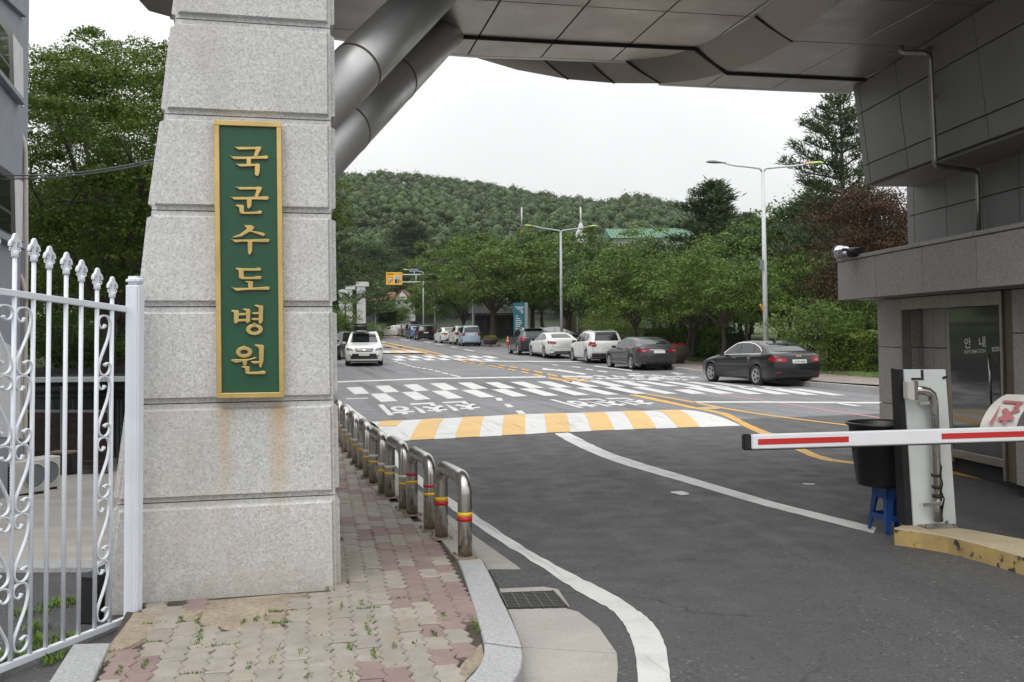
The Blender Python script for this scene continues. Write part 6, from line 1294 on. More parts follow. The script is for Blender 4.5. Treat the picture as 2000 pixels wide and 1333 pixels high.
# ================================================================ cars
KIND = {
 'saloon': dict(L=4.9, W=1.85, H=1.46, df=.95, dr=3.78, ra=.365, rw=.325, belt=[(0,.66),(.9,.84),(1.5,.93),(2.6,.965),(4.0,1.02),(4.9,1.04)],
   top=[(0,.50),(.05,.66),(.25,.76),(.9,.88),(1.45,.985),(2.25,1.37),(2.65,1.44),(3.05,1.46),(3.5,1.43),(3.95,1.315),(4.42,1.115),(4.58,1.085),(4.84,1.055),(4.9,.97)],
   win=[[(1.72,.975),(2.02,1.16),(2.45,1.345),(2.72,1.375),(2.70,.985)],[(2.78,.985),(2.80,1.375),(3.2,1.375),(3.52,1.335),(3.60,1.01)],[(3.65,1.015),(3.58,1.32),(3.85,1.235),(4.02,1.13),(4.0,1.06)]],
   rear=[(-.60,1.125),(.60,1.125),(.47,1.375),(-.47,1.375)], front=[(-.66,1.0),(.66,1.0),(.52,1.365),(-.52,1.365)], tail=[(.46,.80),(.60,.78),(.86,.80),(.90,.84),(.88,.94),(.60,.92),(.48,.90)], tailside=[(4.55,.83),(4.80,.80),(4.88,.84),(4.88,.94),(4.72,.95)], plate=(0,.80), bumper=[(-.62,.26),(.62,.26),(.58,.38),(-.58,.38)], tumble=.36),
 'hatch': dict(L=4.5, W=1.76, H=1.47, df=.93, dr=3.63, ra=.36, rw=.32, belt=[(0,.66),(1.2,.9),(2.5,.98),(4.0,1.1),(4.5,1.1)],
   top=[(0,.50),(.05,.66),(.3,.78),(.95,.94),(1.2,1.0),(2.1,1.40),(2.45,1.47),(2.9,1.46),(3.6,1.36),(4.2,1.22),(4.42,1.16),(4.5,1.0)],
   win=[[(1.5,.98),(1.9,1.2),(2.3,1.37),(2.55,1.39),(2.53,1.0)],[(2.61,1.0),(2.63,1.39),(3.1,1.36),(3.5,1.28),(3.55,1.06)]], rear=[(-.58,1.16),(.58,1.16),(.48,1.32),(-.48,1.32)], front=[(-.64,1.0),(.64,1.0),(.5,1.38),(-.5,1.38)], tail=[(.55,.75),(.85,.78),(.85,1.05),(.62,1.0)], tailside=[(4.25,.85),(4.45,.8),(4.45,1.02),(4.3,1.02)], plate=(0,.72), bumper=[(-.6,.26),(.6,.26),(.58,.42),(-.58,.42)], tumble=.36),
 'suv': dict(L=4.45, W=1.85, H=1.64, df=.90, dr=3.57, ra=.39, rw=.35, belt=[(0,.78),(1.2,1.0),(2.5,1.05),(4.45,1.12)],
   top=[(0,.60),(.05,.80),(.28,.95),(.95,1.04),(1.25,1.09),(1.95,1.54),(2.3,1.62),(2.9,1.645),(3.7,1.61),(4.08,1.56),(4.22,1.50),(4.38,1.14),(4.43,1.05),(4.45,.95)],
   win=[[(1.52,1.08),(1.78,1.29),(2.08,1.49),(2.42,1.53),(2.40,1.09)],[(2.48,1.09),(2.50,1.53),(3.2,1.52),(3.24,1.12)],[(3.31,1.13),(3.28,1.51),(3.7,1.47),(3.92,1.32),(3.85,1.17)]],
   rear=[(-.64,1.14),(.64,1.14),(.56,1.47),(-.56,1.47)], front=[(-.66,1.10),(.66,1.10),(.54,1.54),(-.54,1.54)], tail=[(.56,.86),(.66,.82),(.90,.86),(.90,1.08),(.62,1.06)], tailside=[(4.12,.92),(4.40,.86),(4.40,1.06),(4.2,1.10)], plate=(0,.80), bumper=[(-.84,.28),(.84,.28),(.84,.50),(-.84,.50)], tumble=.30),
 'bigsuv': dict(L=4.68, W=1.89, H=1.74, df=.92, dr=3.62, ra=.40, rw=.36, belt=[(0,.86),(1.2,1.05),(2.5,1.1),(4.68,1.15)],
   top=[(0,.58),(.05,.84),(.26,.99),(.95,1.09),(1.25,1.13),(2.0,1.60),(2.35,1.69),(3.0,1.72),(4.0,1.69),(4.35,1.6),(4.55,1.15),(4.66,1.0),(4.68,.9)],
   win=[[(1.55,1.12),(1.8,1.32),(2.12,1.54),(2.48,1.59),(2.46,1.13)],[(2.54,1.13),(2.56,1.59),(3.3,1.58),(3.34,1.15)],[(3.42,1.16),(3.38,1.57),(4.0,1.5),(4.1,1.2)]],
   rear=[(-.64,1.16),(.64,1.16),(.56,1.52),(-.56,1.52)], front=[(-.70,1.155),(.70,1.155),(.57,1.615),(-.57,1.615)], tail=[(.62,.9),(.9,.9),(.9,1.2),(.7,1.2)], tailside=[(4.3,.95),(4.6,.9),(4.6,1.15),(4.4,1.2)], plate=(0,.82), bumper=[(-.84,.28),(.84,.28),(.84,.5),(-.84,.5)], tumble=.30),
 'minicar': dict(L=3.6, W=1.6, H=1.70, df=.66, dr=3.05, ra=.33, rw=.29, belt=[(0,.8),(.8,1.0),(3.6,1.08)],
   top=[(0,.60),(.05,.84),(.25,.98),(.6,1.06),(.8,1.10),(1.35,1.58),(1.6,1.67),(2.2,1.70),(3.2,1.69),(3.42,1.65),(3.52,1.55),(3.57,1.08),(3.6,.90)],
   win=[[(.98,1.08),(1.2,1.3),(1.45,1.53),(1.85,1.58),(1.84,1.08)],[(1.92,1.08),(1.93,1.58),(2.7,1.58),(2.7,1.09)],[(2.78,1.1),(2.78,1.57),(3.22,1.54),(3.25,1.12)]],
   rear=[(-.60,1.12),(.60,1.12),(.56,1.56),(-.56,1.56)], front=[(-.6,1.12),(.6,1.12),(.54,1.58),(-.54,1.58)], tail=[(.60,.84),(.70,.80),(.78,.86),(.78,1.14),(.64,1.16)], tailside=[(3.42,.86),(3.54,.86),(3.54,1.14),(3.44,1.14)], plate=(0,.92), bumper=[(-.6,.26),(.6,.26),(.6,.34),(-.6,.34)], tumble=.22),
}
def gsm(x, y, s):
    xs = np.arange(x[0], x[-1] + .005, .01); ys = np.interp(xs, x, y); k = np.exp(-.5 * (np.arange(-12, 13) * .01 / s) ** 2); k /= k.sum()
    return xs, np.convolve(np.pad(ys, 12, mode='edge'), k, 'valid')
WHEEL = {}
def wheel_meshes(rw, style):
    if (rw, style) in WHEEL: return WHEEL[rw, style]
    ri = rw * .70
    ty = MB().lathe([(ri, -.095), (rw * .93, -.105), (rw, -.085), (rw, .085), (rw * .93, .105), (ri, .095)], n=28, axis='X').mesh('wheel', MATS['black_rubber'])
    b = MB(); b.lathe([(ri * 1.0, .092), (ri * .97, .099), (ri * .90, .097), (ri * .86, .06)], n=28, axis='X'); b.lathe([(0, .045), (ri * .9, .035)], n=28, axis='X', m=1)
    b.lathe([(0, .095), (ri * .18, .092), (ri * .2, .05)], n=14, axis='X'); ns = 10 if style == 'twin' else 7
    for k in range(ns):
        a = 2 * math.pi * (k // 2) / (ns // 2) + (.17 if k % 2 else -.17) if style == 'twin' else 2 * math.pi * k / ns
        u = Vector((0, math.cos(a), math.sin(a))); b.bar(u * ri * .12 + Vector((.082, 0, 0)), u * ri * .92 + Vector((.088, 0, 0)), ri * (.12 if style == 'twin' else .2), .02, up=(1, 0, 0))
    rm = b.mesh('rim', [MATS['alloy'], MATS['dark_gap']]); WHEEL[rw, style] = (ty, rm); return ty, rm
def car(kind, paint, name, label, cat, x, y, z, rz, group='cars parked along the road', detail=2, opt=()):
    K = KIND[kind]; L, W = K['L'], K['W']; t = thing(name, label, cat, group, (x, y, z), rz)
    tx, tz = gsm(*zip(*K['top']), .035); bx_, bz = gsm(*zip(*K['belt']), .08)
    df, dr, ra, rw = K['df'], K['dr'], K['ra'], K['rw']
    ds = set(np.linspace(0, L, 44).round(3)) | {0.0, .02, .05, .1, .16, L - .02, L - .05, L - .1, L - .16, L}
    for c in (df, dr):
        ds = {d for d in ds if abs(d - c) > ra + .012 }
        ds |= {c + ra * math.cos(q) for q in np.linspace(0, math.pi, 15)} | {c - ra - .006, c + ra + .006}
    ds = sorted(ds); NS = []; 
    fr = [0, .15, .35, .55, .75, .92, 1]; wf = [.93, .982, 1.0, 1.0, .992, .98, .955]
    wz = rw + .005
    for d in ds:
        zt = float(np.interp(d, tx, tz)); zbelt = min(float(np.interp(d, bx_, bz)), zt - .025)
        zb = .21 + .06 * max(0, 1 - d / .5) + .07 * max(0, 1 - (L - d) / .5)
        for c in (df, dr):
            if abs(d - c) <= ra + 1e-6: zb = max(zb, wz + math.sqrt(max(0, ra * ra - (d - c) ** 2)))
        zb = min(zb, zbelt - .05)
        w = W / 2 * (1 - .20 * max(0, 1 - d / .75) ** 2.0 - .10 * max(0, 1 - (L - d) / .6) ** 2.0)
        pts = [(0.0, zb)] + [(w * f2, lerp(zb, zbelt, f1)) for f1, f2 in zip(fr, wf)]
        gh = zt - zbelt; wt = w * .955 - gh * K['tumble'] - .02; drop = min(.055, gh * .3)
        wbelt = w * .955 - min(.03, gh * .2)
        for q in (.0, .33, .66, 1.0):
            pts.append((lerp(wbelt, wt, q) - (.0 if q < 1 else .004), lerp(zbelt + min(.008, gh * .05), zt - drop, q)))
        pts += [(wt * .93, zt - drop * .32), (wt * .7, zt - drop * .06), (wt * .35, zt), (0.0, zt + .004)]
        NS.append((d, pts))
    m = len(NS[0][1]); b = MB()
    def place(d, xx, zz):
        yy = L / 2 - d; ef = max(0, 1 - d / .9); er = max(0, 1 - (L - d) / .7); r = abs(xx) / (W / 2)
        yy -= ef ** 1.5 * (.22 * r ** 2.4 + .10 * max(0, (zz - .5)) ** 1.5); yy += er ** 1.5 * (.14 * r ** 2.4 + (.55 * max(0, zz - .62) ** 2 if kind in ('saloon', 'hatch') else .10 * max(0, zz - .6) ** 2) + .12 * max(0, .45 - zz))
        return (xx, yy, zz)
    ring = 2 * m - 2
    for d, pts in NS:
        full = pts + [(-a, c) for a, c in pts[-2:0:-1]]
        b.v += [place(d, a, c) for a, c in full]
    for i in range(len(NS) - 1):
        for k in range(ring): b.f.append((i*ring+k, (i+1)*ring+k, (i+1)*ring+(k+1)%ring, i*ring+(k+1)%ring)); b.m.append(0); b.sm.append(True)
    for e, (d, pts) in ((0, NS[0]), (len(NS) - 1, NS[-1])):     # end caps: strips across, so that they take the curve of the bumper
        nx = 8; base = len(b.v)
        for a, c in pts[1:-1]:
            for q in range(nx + 1): xx = lerp(a, -a, q / nx); b.v.append(place(d, xx, c))
        for k in range(m - 3):
            for q in range(nx): f = (base+k*(nx+1)+q, base+k*(nx+1)+q+1, base+(k+1)*(nx+1)+q+1, base+(k+1)*(nx+1)+q); b.f.append(f if e == 0 else f[::-1]); b.m.append(0); b.sm.append(True)
    me = b.mesh('body', MATS[paint]); bm = bmesh.new(); bm.from_mesh(me); bmesh.ops.remove_doubles(bm, verts=bm.verts, dist=.0015); bmesh.ops.dissolve_degenerate(bm, edges=bm.edges, dist=.0005); bmesh.ops.recalc_face_normals(bm, faces=bm.faces)
    for e in bm.edges:
        if len(e.link_faces) == 2 and e.calc_face_angle(0) > R(42): e.smooth = False
    bvh = BVHTree.FromBMesh(bm); bm.to_mesh(me); bm.free(); body = obj('body', me, t)
    FV = {'rear': (Vector((0, 1, 0)), lambda a, c: Vector((a, -L / 2 - 2, c))), 'front': (Vector((0, -1, 0)), lambda a, c: Vector((a, L / 2 + 2, c))), 'right': (Vector((-1, 0, 0)), lambda a, c: Vector((3, L / 2 - a, c))), 'left': (Vector((1, 0, 0)), lambda a, c: Vector((-3, L / 2 - a, c)))}
    def patch(nm, poly, view, mat, out=.006, step=.055, th=.012):
        out = out + (.006 if view in ('rear', 'front') else .002)
        dr_, org = FV[view]; bm = bmesh.new(); vs = [bm.verts.new((a, c, 0)) for a, c in poly]
        bm.faces.new(vs); lo = [min(p[i] for p in poly) for i in (0, 1)]; hi = [max(p[i] for p in poly) for i in (0, 1)]
        for ax in (0, 1):
            n = int((hi[ax] - lo[ax]) / step)
            for k in range(1, n + 1):
                co = [0, 0, 0]; co[ax] = lo[ax] + (hi[ax] - lo[ax]) * k / (n + 1); no = [0, 0, 0]; no[ax] = 1
                bmesh.ops.bisect_plane(bm, geom=bm.verts[:] + bm.edges[:] + bm.faces[:], plane_co=co, plane_no=no)
        for v in bm.verts:
            o = org(v.co.x, v.co.y); h, nn, _, _ = bvh.ray_cast(o, dr_)
            if h is None: h, nn, _, _ = bvh.find_nearest(o + dr_ * (3 if view in ('left', 'right') else 2.2))
            v.co = h - dr_ * out
        bmesh.ops.triangulate(bm, faces=bm.faces[:])
        for f in bm.faces:
            f.normal_update()
        if sum(f.normal.dot(dr_) for f in bm.faces) > 0: bmesh.ops.reverse_faces(bm, faces=bm.faces[:])
        for f in bm.faces: f.smooth = True
        pm = bpy.data.meshes.new(nm); bm.to_mesh(pm); bm.free(); pm.materials.append(MATS[mat]); return obj(nm, pm, t)
    mir = lambda P: [(-a, c) for a, c in P]
    for side in ('left', 'right'):
        for wpoly in K['win']: patch('side_window', wpoly, side, 'car_glass', .004)
        patch('tail_light', K['tailside'], side, 'lens_red', .007)
        if detail > 1:
            for dd in (K['win'][0][-1][0] + .04, K['win'][1][-1][0] + .02, df + ra + .12):
                patch('door_seam', [(dd - .006, .30), (dd + .006, .30), (dd + .006, K['win'][0][0][1] - .03), (dd - .006, K['win'][0][0][1] - .03)], side, 'dark_gap', .003, .1)
            for dd in (K['win'][0][-1][0] - .14, K['win'][1][-1][0] - .16):
                zz = K['win'][0][0][1] - .10; patch('door_handle', [(dd - .10, zz - .018), (dd + .10, zz - .014), (dd + .10, zz + .018), (dd - .10, zz + .016)], side, 'chrome' if 'chrome' in opt else paint, .028)
            patch('sill_trim', [(df + ra + .05, .225), (dr - ra - .05, .225), (dr - ra - .05, .275), (df + ra + .05, .275)], side, 'trim_black', .006, .12)
    patch('rear_window', K['rear'], 'rear', 'car_glass', .005); patch('windscreen', K['front'], 'front', 'car_glass', .012)
    patch('tail_light', K['tail'], 'rear', 'lens_red', .008); patch('tail_light', mir(K['tail'])[::-1], 'rear', 'lens_red', .008)
    if detail > 1:   # pale reversing lenses inside the tail lights
        cx = sum(a for a, c in K['tail']) / len(K['tail']); cz = sum(c for a, c in K['tail']) / len(K['tail'])
        for s in (1, -1): patch('reversing_lens', [(s * cx - .07, cz - .022), (s * cx + .07, cz - .022), (s * cx + .07, cz + .018), (s * cx - .07, cz + .018)], 'rear', 'lens_clear', .012)
    patch('rear_bumper_trim', K['bumper'], 'rear', 'trim_black', .006)
    if detail > 1:
        zl = .60 if kind == 'saloon' else K['bumper'][2][1] + .05; wl = .66 if kind == 'saloon' else .74; zu = K['tail'][0][1] if kind == 'saloon' else K['tail'][0][1] + .02
        patch('boot_seam', [(-wl, zl), (wl, zl), (wl, zl + .012), (-wl, zl + .012)], 'rear', 'dark_gap', .003, .12)
        for s in (1, -1):
            patch('boot_seam', [(s * wl - .006, zl + .012), (s * wl + .006, zl + .012), (s * wl + .006, zu), (s * wl - .006, zu)], 'rear', 'dark_gap', .003, .1)
            patch('reflector', [(s * .74 - .09, .43), (s * .74 + .09, .43), (s * .74 + .09, .465), (s * .74 - .09, .465)], 'rear', 'lens_red', .008, .1)
        if kind == 'saloon': patch('boot_seam', [(-.60, 1.035), (.60, 1.035), (.60, 1.045), (-.60, 1.045)], 'rear', 'dark_gap', .003, .12)
    px_, pz_ = K['plate']; view = 'rear'
    pl_ = patch('number_plate', [(-.26, pz_ - .06), (.26, pz_ - .06), (.26, pz_ + .06), (-.26, pz_ + .06)], 'rear', 'plate_white', .02, .15)
    def plate_text(o, s, txt):
        yv = [v.co for v in o.data.vertices]; ya = (min if s < 0 else max)(v.y for v in yv); zc = sum(v.z for v in yv) / len(yv)
        V, Fs, _ = text_mesh(txt, .012); q = MB(); q.add([(-s * -(u - .5) * .42 * -1 if False else ((u - .5) * .42 * (1 if s < 0 else -1)), ya + s * .004, zc - .042 + v * .075) for u, v in V], Fs)
        mt = q.mesh('plate_number', MATS['plate_ink']); up_normals(mt, Vector((0, s, 0))); obj('plate_number', mt, o)
    for tx_ in opt:
        if isinstance(tx_, tuple) and tx_[0] == 'plate': plate_text(pl_, -1, tx_[1])
    if kind == 'saloon' and detail > 1: patch('boot_trim', [(-.42, .875), (.42, .875), (.44, .895), (-.44, .895)], 'rear', 'chrome', .012, .1) if 'chromebar' in opt else None
    if 'emblem' in opt: patch('emblem', [(-.09, .952), (-.03, .952), (-.025, .962), (.03, .962), (.035, .952), (.09, .952), (.08, .985), (.03, .985), (.025, .975), (-.025, .975), (-.03, .985), (-.08, .985)][::-1], 'rear', 'gold', .012, .1)
    # front: lamps, grille, plate
    hz_ = .66 if kind in ('saloon', 'hatch') else .80
    for s in (1, -1):
        P = [(s * .52, hz_ - .05), (s * .86, hz_ - .02), (s * .90, hz_ + .10), (s * .60, hz_ + .07)]
        patch('headlight', P, 'front', 'lens_clear', .006)
        if detail > 1: patch('headlight_bulb', [(s * .62, hz_ - .02), (s * .74, hz_ - .01), (s * .74, hz_ + .055), (s * .64, hz_ + .05)], 'front', 'lamp_grey', .010)
    gp_ = patch('grille', [(-.40, hz_ - .09), (.40, hz_ - .09), (.46, hz_ + .07), (-.46, hz_ + .07)], 'front', 'trim_black', .012 if kind != 'bigsuv' else .018)
    patch('lower_intake', [(-.46, .40), (.46, .40), (.40, .56), (-.40, .56)] if kind != 'bigsuv' else [(-.70, .34), (.70, .34), (.58, .60), (-.58, .60)], 'front', 'trim_black', .006)
    patch('number_plate', [(-.26, .50), (.26, .50), (.26, .61), (-.26, .61)], 'front', 'plate_white', .03, .15)
    if kind == 'bigsuv':
        for zz in (hz_ - .045, hz_ + .03): patch('grille_bar', [(-.38, zz - .008), (.38, zz - .008), (.39, zz + .008), (-.39, zz + .008)], 'front', 'alloy', .022, .1)
        patch('emblem', [(-.045, hz_ - .035), (.045, hz_ - .035), (.055, hz_ - .01), (.045, hz_ + .015), (-.045, hz_ + .015), (-.055, hz_ - .01)], 'front', 'alloy', .03, .12)
        for s in (1, -1): patch('fog_lamp', [(s * .70 + .06 * math.cos(a), .50 + .035 * math.sin(a)) for a in np.linspace(0, 6.28, 10, endpoint=False)], 'front', 'lamp_grey', .008, .1)
        patch('indicator', [(.80, hz_ - .01), (.88, hz_), (.88, hz_ + .05), (.82, hz_ + .045)], 'front', 'lamp_amber', .010) 
    # mirrors
    d0 = K['win'][0][0][0] + .12; zz = K['win'][0][0][1] + .02
    for s in (1, -1):
        o = MB().box((s * (W / 2 + .07), L / 2 - d0, zz), (.22, .10, .1)).build('mirror', MATS[paint] if 'blackmirror' not in opt else MATS['trim_black'], t); bevel_mesh(o.data, .035, 2, 40)
        g_ = MB().box((s * (W / 2 + .075), L / 2 - d0 - .052, zz), (.17, .006, .11)).build('mirror_glass', MATS['car_glass'], o)
    ty, rm = wheel_meshes(rw, 'twin' if kind == 'saloon' else 'star')
    for s in (1, -1):
        for c in (df, dr):
            wo = obj('wheel', ty, t); wo.location = (s * (W / 2 - .115), L / 2 - c, rw)
            if s < 0: wo.rotation_euler = (0, 0, math.pi)
            obj('rim', rm, wo)
    ub = MB(); ub.box((0, 0, .42), (W - .50, L - .7, .46)); ub.build('underbody', MATS['dark_gap'], t)
    if kind in ('suv', 'bigsuv') :
        for s in (1, -1):
            P = [Vector((s * (W / 2 - .33), L / 2 - d, float(np.interp(d, tx, tz)) - .02 + (.055 if 0 < i < 4 else 0))) for i, d in enumerate((2.25, 2.4, 3.0, 3.7, 3.9))]
            MB().tube(P, .018, 6).build('roof_rail', MATS['chrome' if paint != 'paint_car_black' else 'trim_black'], t)
    if 'roofbox' in opt:
        o = MB().box((.18, -.10, K['H'] + .23), (.92, 1.9, .34)).build('roof_box', MATS['paint_car_black'], t); bevel_mesh(o.data, .14, 4, 40)
        for p in o.data.polygons: p.use_smooth = True
        for yy in (.4, -.6): MB().bar((-W / 2 + .3, yy, K['H'] + .05), (W / 2 - .3, yy, K['H'] + .05), .06, .04).build('cross_bar', MATS['trim_black'], t)
    if 'chrome' in opt:      # bright window surround
        for side in ('left', 'right'):
            up = [(1.66,.975),(2.0,1.19),(2.42,1.375),(2.75,1.405),(3.2,1.405),(3.55,1.36),(3.88,1.255),(4.07,1.13),(4.04,1.05)]
            inn = [(a + (2.9 - a) * .02, c - .026) for a, c in up]
            for i in range(len(up) - 1): patch('window_trim', [up[i], up[i+1], inn[i+1], inn[i]][::-1], side, 'chrome', .009, .1)
            patch('window_trim', [(1.66,.962),(4.03,1.03),(4.03,1.05),(1.66,.980)], side, 'chrome', .009, .1)
    if 'fin' in opt:
        o = MB().prism([(-.03, -1.15, K['H'] - .04), (-.03, -.92, K['H'] - .02), (-.03, -1.12, K['H'] + .06)], (.06, 0, 0)).build('aerial_fin', MATS[paint], t)
    if 'spoiler' in opt: 
        o = MB().box((0, -L / 2 + .34, float(np.interp(L - .36, tx, tz)) + .03), (1.16, .32, .05)).build('spoiler', MATS[paint], t); bevel_mesh(o.data, .02, 2, 40)
    return t
def park(px, py, th, K, wheel='rl'):      # place from the ground contact of the rear left wheel
    p = g(px, py); k = KIND[K]; th = R(th); f = Vector((-math.sin(th), math.cos(th), 0)); r = Vector((math.cos(th), math.sin(th), 0))
    c = p + f * (k['dr'] - k['L'] / 2) + r * (k['W'] / 2 - .115); return c.x, c.y, gz(c.y), th
G1 = 'cars parked along the right kerb'
near = car('saloon', 'paint_car_graphite', 'parked_car', 'graphite saloon car with bright window trim parked nearest, beside the hedge', 'car', *park(1481, 754, 19, 'saloon'), G1, 2, ('chrome', 'emblem', 'fin', 'blackmirror', ('plate', '57허 9585')))
near.scale = (.955, .955, .955)
car('saloon', 'paint_car_grey', 'parked_car', 'mid grey saloon car parked beside the planter of pink flowers', 'car', *park(1236, 723.2, 14, 'saloon'), G1, 2, ('chromebar',))
car('suv', 'paint_car_white', 'parked_car', 'white sport utility car with black bumper between white and grey saloons', 'car', *park(1147.5, 710, 11.5, 'suv'), G1, 2, ('blackmirror', 'spoiler'))
car('saloon', 'paint_car_white', 'parked_car', 'white saloon car parked behind the dark navy sport utility car', 'car', *park(1065, 700.4, 14, 'saloon'), G1, 2, ())
car('suv', 'paint_car_navy', 'parked_car', 'dark navy sport utility car farthest along the right kerb group, by the cone', 'car', *park(1014, 694, 11, 'suv'), G1, 2, ('spoiler',))
G2 = 'cars parked along the far kerb'
car('minicar', 'paint_car_lightblue', 'parked_car', 'light blue boxy mini car at the near end of the far row', 'car', *park(903.5, 677, 9, 'minicar'), G2, 2, ())
car('suv', 'paint_car_cream', 'parked_car', 'cream white sport utility car half hidden behind the light blue mini car', 'car', *park(888, 674, 12, 'suv'), G2, 1, ())
car('saloon', 'paint_car_white', 'parked_car', 'white saloon car between the black and the cream sport utility cars', 'car', *park(862, 671, 15, 'saloon'), G2, 1, ())
car('suv', 'paint_car_black', 'parked_car', 'black sport utility car with its tailgate facing the camera in the far row', 'car', *park(816, 665.4, 11, 'suv'), G2, 1, ())
car('hatch', 'paint_car_blue', 'parked_car', 'small blue car squeezed beside the black sport utility car', 'car', *park(802, 662.6, 14, 'hatch'), G2, 1, ())
car('suv', 'paint_car_black', 'parked_car', 'dark car with a black roof box above the small blue car', 'car', *park(795, 659.8, 14, 'suv'), G2, 1, ('roofbox',))
car('saloon', 'paint_car_grey', 'parked_car', 'grey saloon car in the far row with red tail lights', 'car', *park(784, 658.8, 15, 'saloon'), G2, 1, ())
car('suv', 'paint_car_grey', 'parked_car', 'grey sport utility car at the far end of the row', 'car', *park(772.5, 657.4, 13, 'suv'), G2, 1, ())
car('hatch', 'paint_car_white', 'crossing_car', 'white car seen side on beyond the far end of the row', 'car', -15.6, 129, gz(129), R(92), None, 1)
p = g(703.5, 716); car('bigsuv', 'paint_car_white', 'oncoming_car', 'white sport utility car facing the camera with a black roof box', 'car', p.x - .1, p.y + 2.0, gz(p.y + 2), R(188.5), None, 2, ('roofbox',))
car('suv', 'paint_car_black', 'oncoming_car', 'black car peeping out between the pillar and the white sport utility car', 'car', -10.6, 58.5, gz(58.5), R(176), None, 1)
car('hatch', 'paint_car_black', 'parked_car', 'black sloping hatchback parked side on behind the street lamp and trees', 'car', 3.7, 75.5, .72, R(-104), None, 1)
q = at(225, 650, 34); car('saloon', 'paint_car_black', 'parked_car', 'dark car parked on the terrace behind the ringed railing', 'car', q.x, 34.6, left_z(q.x, 34.6), R(92), None, 1)
# ================================================================ trees
def rnd_unit(rng, n):
    d = rng.normal(size=(n, 3)); return d / np.linalg.norm(d, axis=1)[:, None]
def make_trunk(name, limbs, mat='bark'):
    b = MB()
    for P, rr_ in limbs: b.tube(P, rr_, 7, caps=False)
    return b.mesh(name, MATS[mat])
def broadleaf(seed, H, Rx_, h0, ncl, nleaf, size, leafmat, flat_=.36, trunk_r=.16, nstem=1, lean=0.0, top=1.0, clr=.55, lowskirt=0.0, droop=.35, upb=.5):
    """trunk mesh and crown mesh; clusters of leaves hang on sprays at limb ends"""
    rng = np.random.default_rng(seed); rr = random.Random(seed); limbs = []; C = []
    cz = h0 + (H - h0) * .5; rz_ = (H - h0) * .5
    tips = []
    for s in range(nstem):
        a = rr.uniform(0, 6.28); sp = .0 if nstem == 1 else .25
        base = Vector((math.cos(a) * sp, math.sin(a) * sp, -.2)); fork = Vector((base.x * 2 + lean * h0 * .8 + rr.uniform(-.1, .1), base.y * 2, h0 * rr.uniform(.8, 1.0)))
        limbs.append(([base, base.lerp(fork, .5) + Vector((rr.uniform(-.08, .08), rr.uniform(-.08, .08), 0)), fork], [trunk_r * 1.25, trunk_r, trunk_r * .82]))
        nl = 7 if nstem == 1 else 4
        for k in range(nl):
            q = a + 6.28 * k / nl + rr.uniform(-.35, .35); el = rr.uniform(.25, 1.25)
            rad = Rx_ * rr.uniform(.55, .9) * math.cos(el * .8); e = Vector((fork.x + math.cos(q) * rad, fork.y + math.sin(q) * rad, lerp(h0 + .5, H * .93, min(1, el / 1.25) * rr.uniform(.75, 1))))
            mid = fork.lerp(e, .5) + Vector((0, 0, rr.uniform(.1, .5))); limbs.append(([fork, mid, e], [trunk_r * .6, trunk_r * .35, trunk_r * .12]))
            for j in range(4):
                t = rr.uniform(.35, .95); st = (fork.lerp(mid, t * 2) if t < .5 else mid.lerp(e, t * 2 - 1)); d = Vector((rr.uniform(-1, 1), rr.uniform(-1, 1), rr.uniform(-.1, .8))) * Rx_ * .42
                limbs.append(([st, st + d * .5 + Vector((0, 0, .08)), st + d], [trunk_r * .22, trunk_r * .14, trunk_r * .05])); tips.append(st + d)
            tips.append(e)
    # cluster centres: shell of an uneven crown
    lobes = rnd_unit(rng, 9); amp = rng.uniform(.18, .6, 9)
    d = rnd_unit(rng, ncl * 2); d = d[d[:, 2] > -.75 - lowskirt][:ncl]
    rad = .55 + .45 * rng.random(len(d)) ** .45
    bump = 1 + ((np.maximum(0, d @ lobes.T) ** 5) * amp).sum(1) - .2
    P = d * (rad * bump)[:, None] * np.array([Rx_, Rx_, rz_]) + np.array([lean * H * .5, 0, cz])
    P = np.concatenate([P, np.array([tuple(t) for t in tips])]); out = []; dirs = []
    per = max(6, nleaf // len(P)); N_ = []
    for p in P:
        r = clr * rng.uniform(.6, 1.35); n = int(per * rng.uniform(.5, 1.6))
        q = rng.normal(size=(n, 3)) * np.array([r, r, r * flat_]) * .62; ang = rng.uniform(0, 6.28); q[:, 2] -= .25 * (q[:, 0] ** 2 + q[:, 1] ** 2) / max(r, .1)
        out.append(p + q); qq = q / np.array([r, r, r * flat_]); qq[:, 2] += .5; N_.append(qq)
    V = np.concatenate(out); N_ = np.concatenate(N_); ok = V[:, 2] > h0 * .55; V = V[ok]; N_ = N_[ok]
    return make_trunk('trunk', limbs), leaf_mesh('crown', V, size, MATS[leafmat], rng, upb, .6, .3, droop, None, N_)
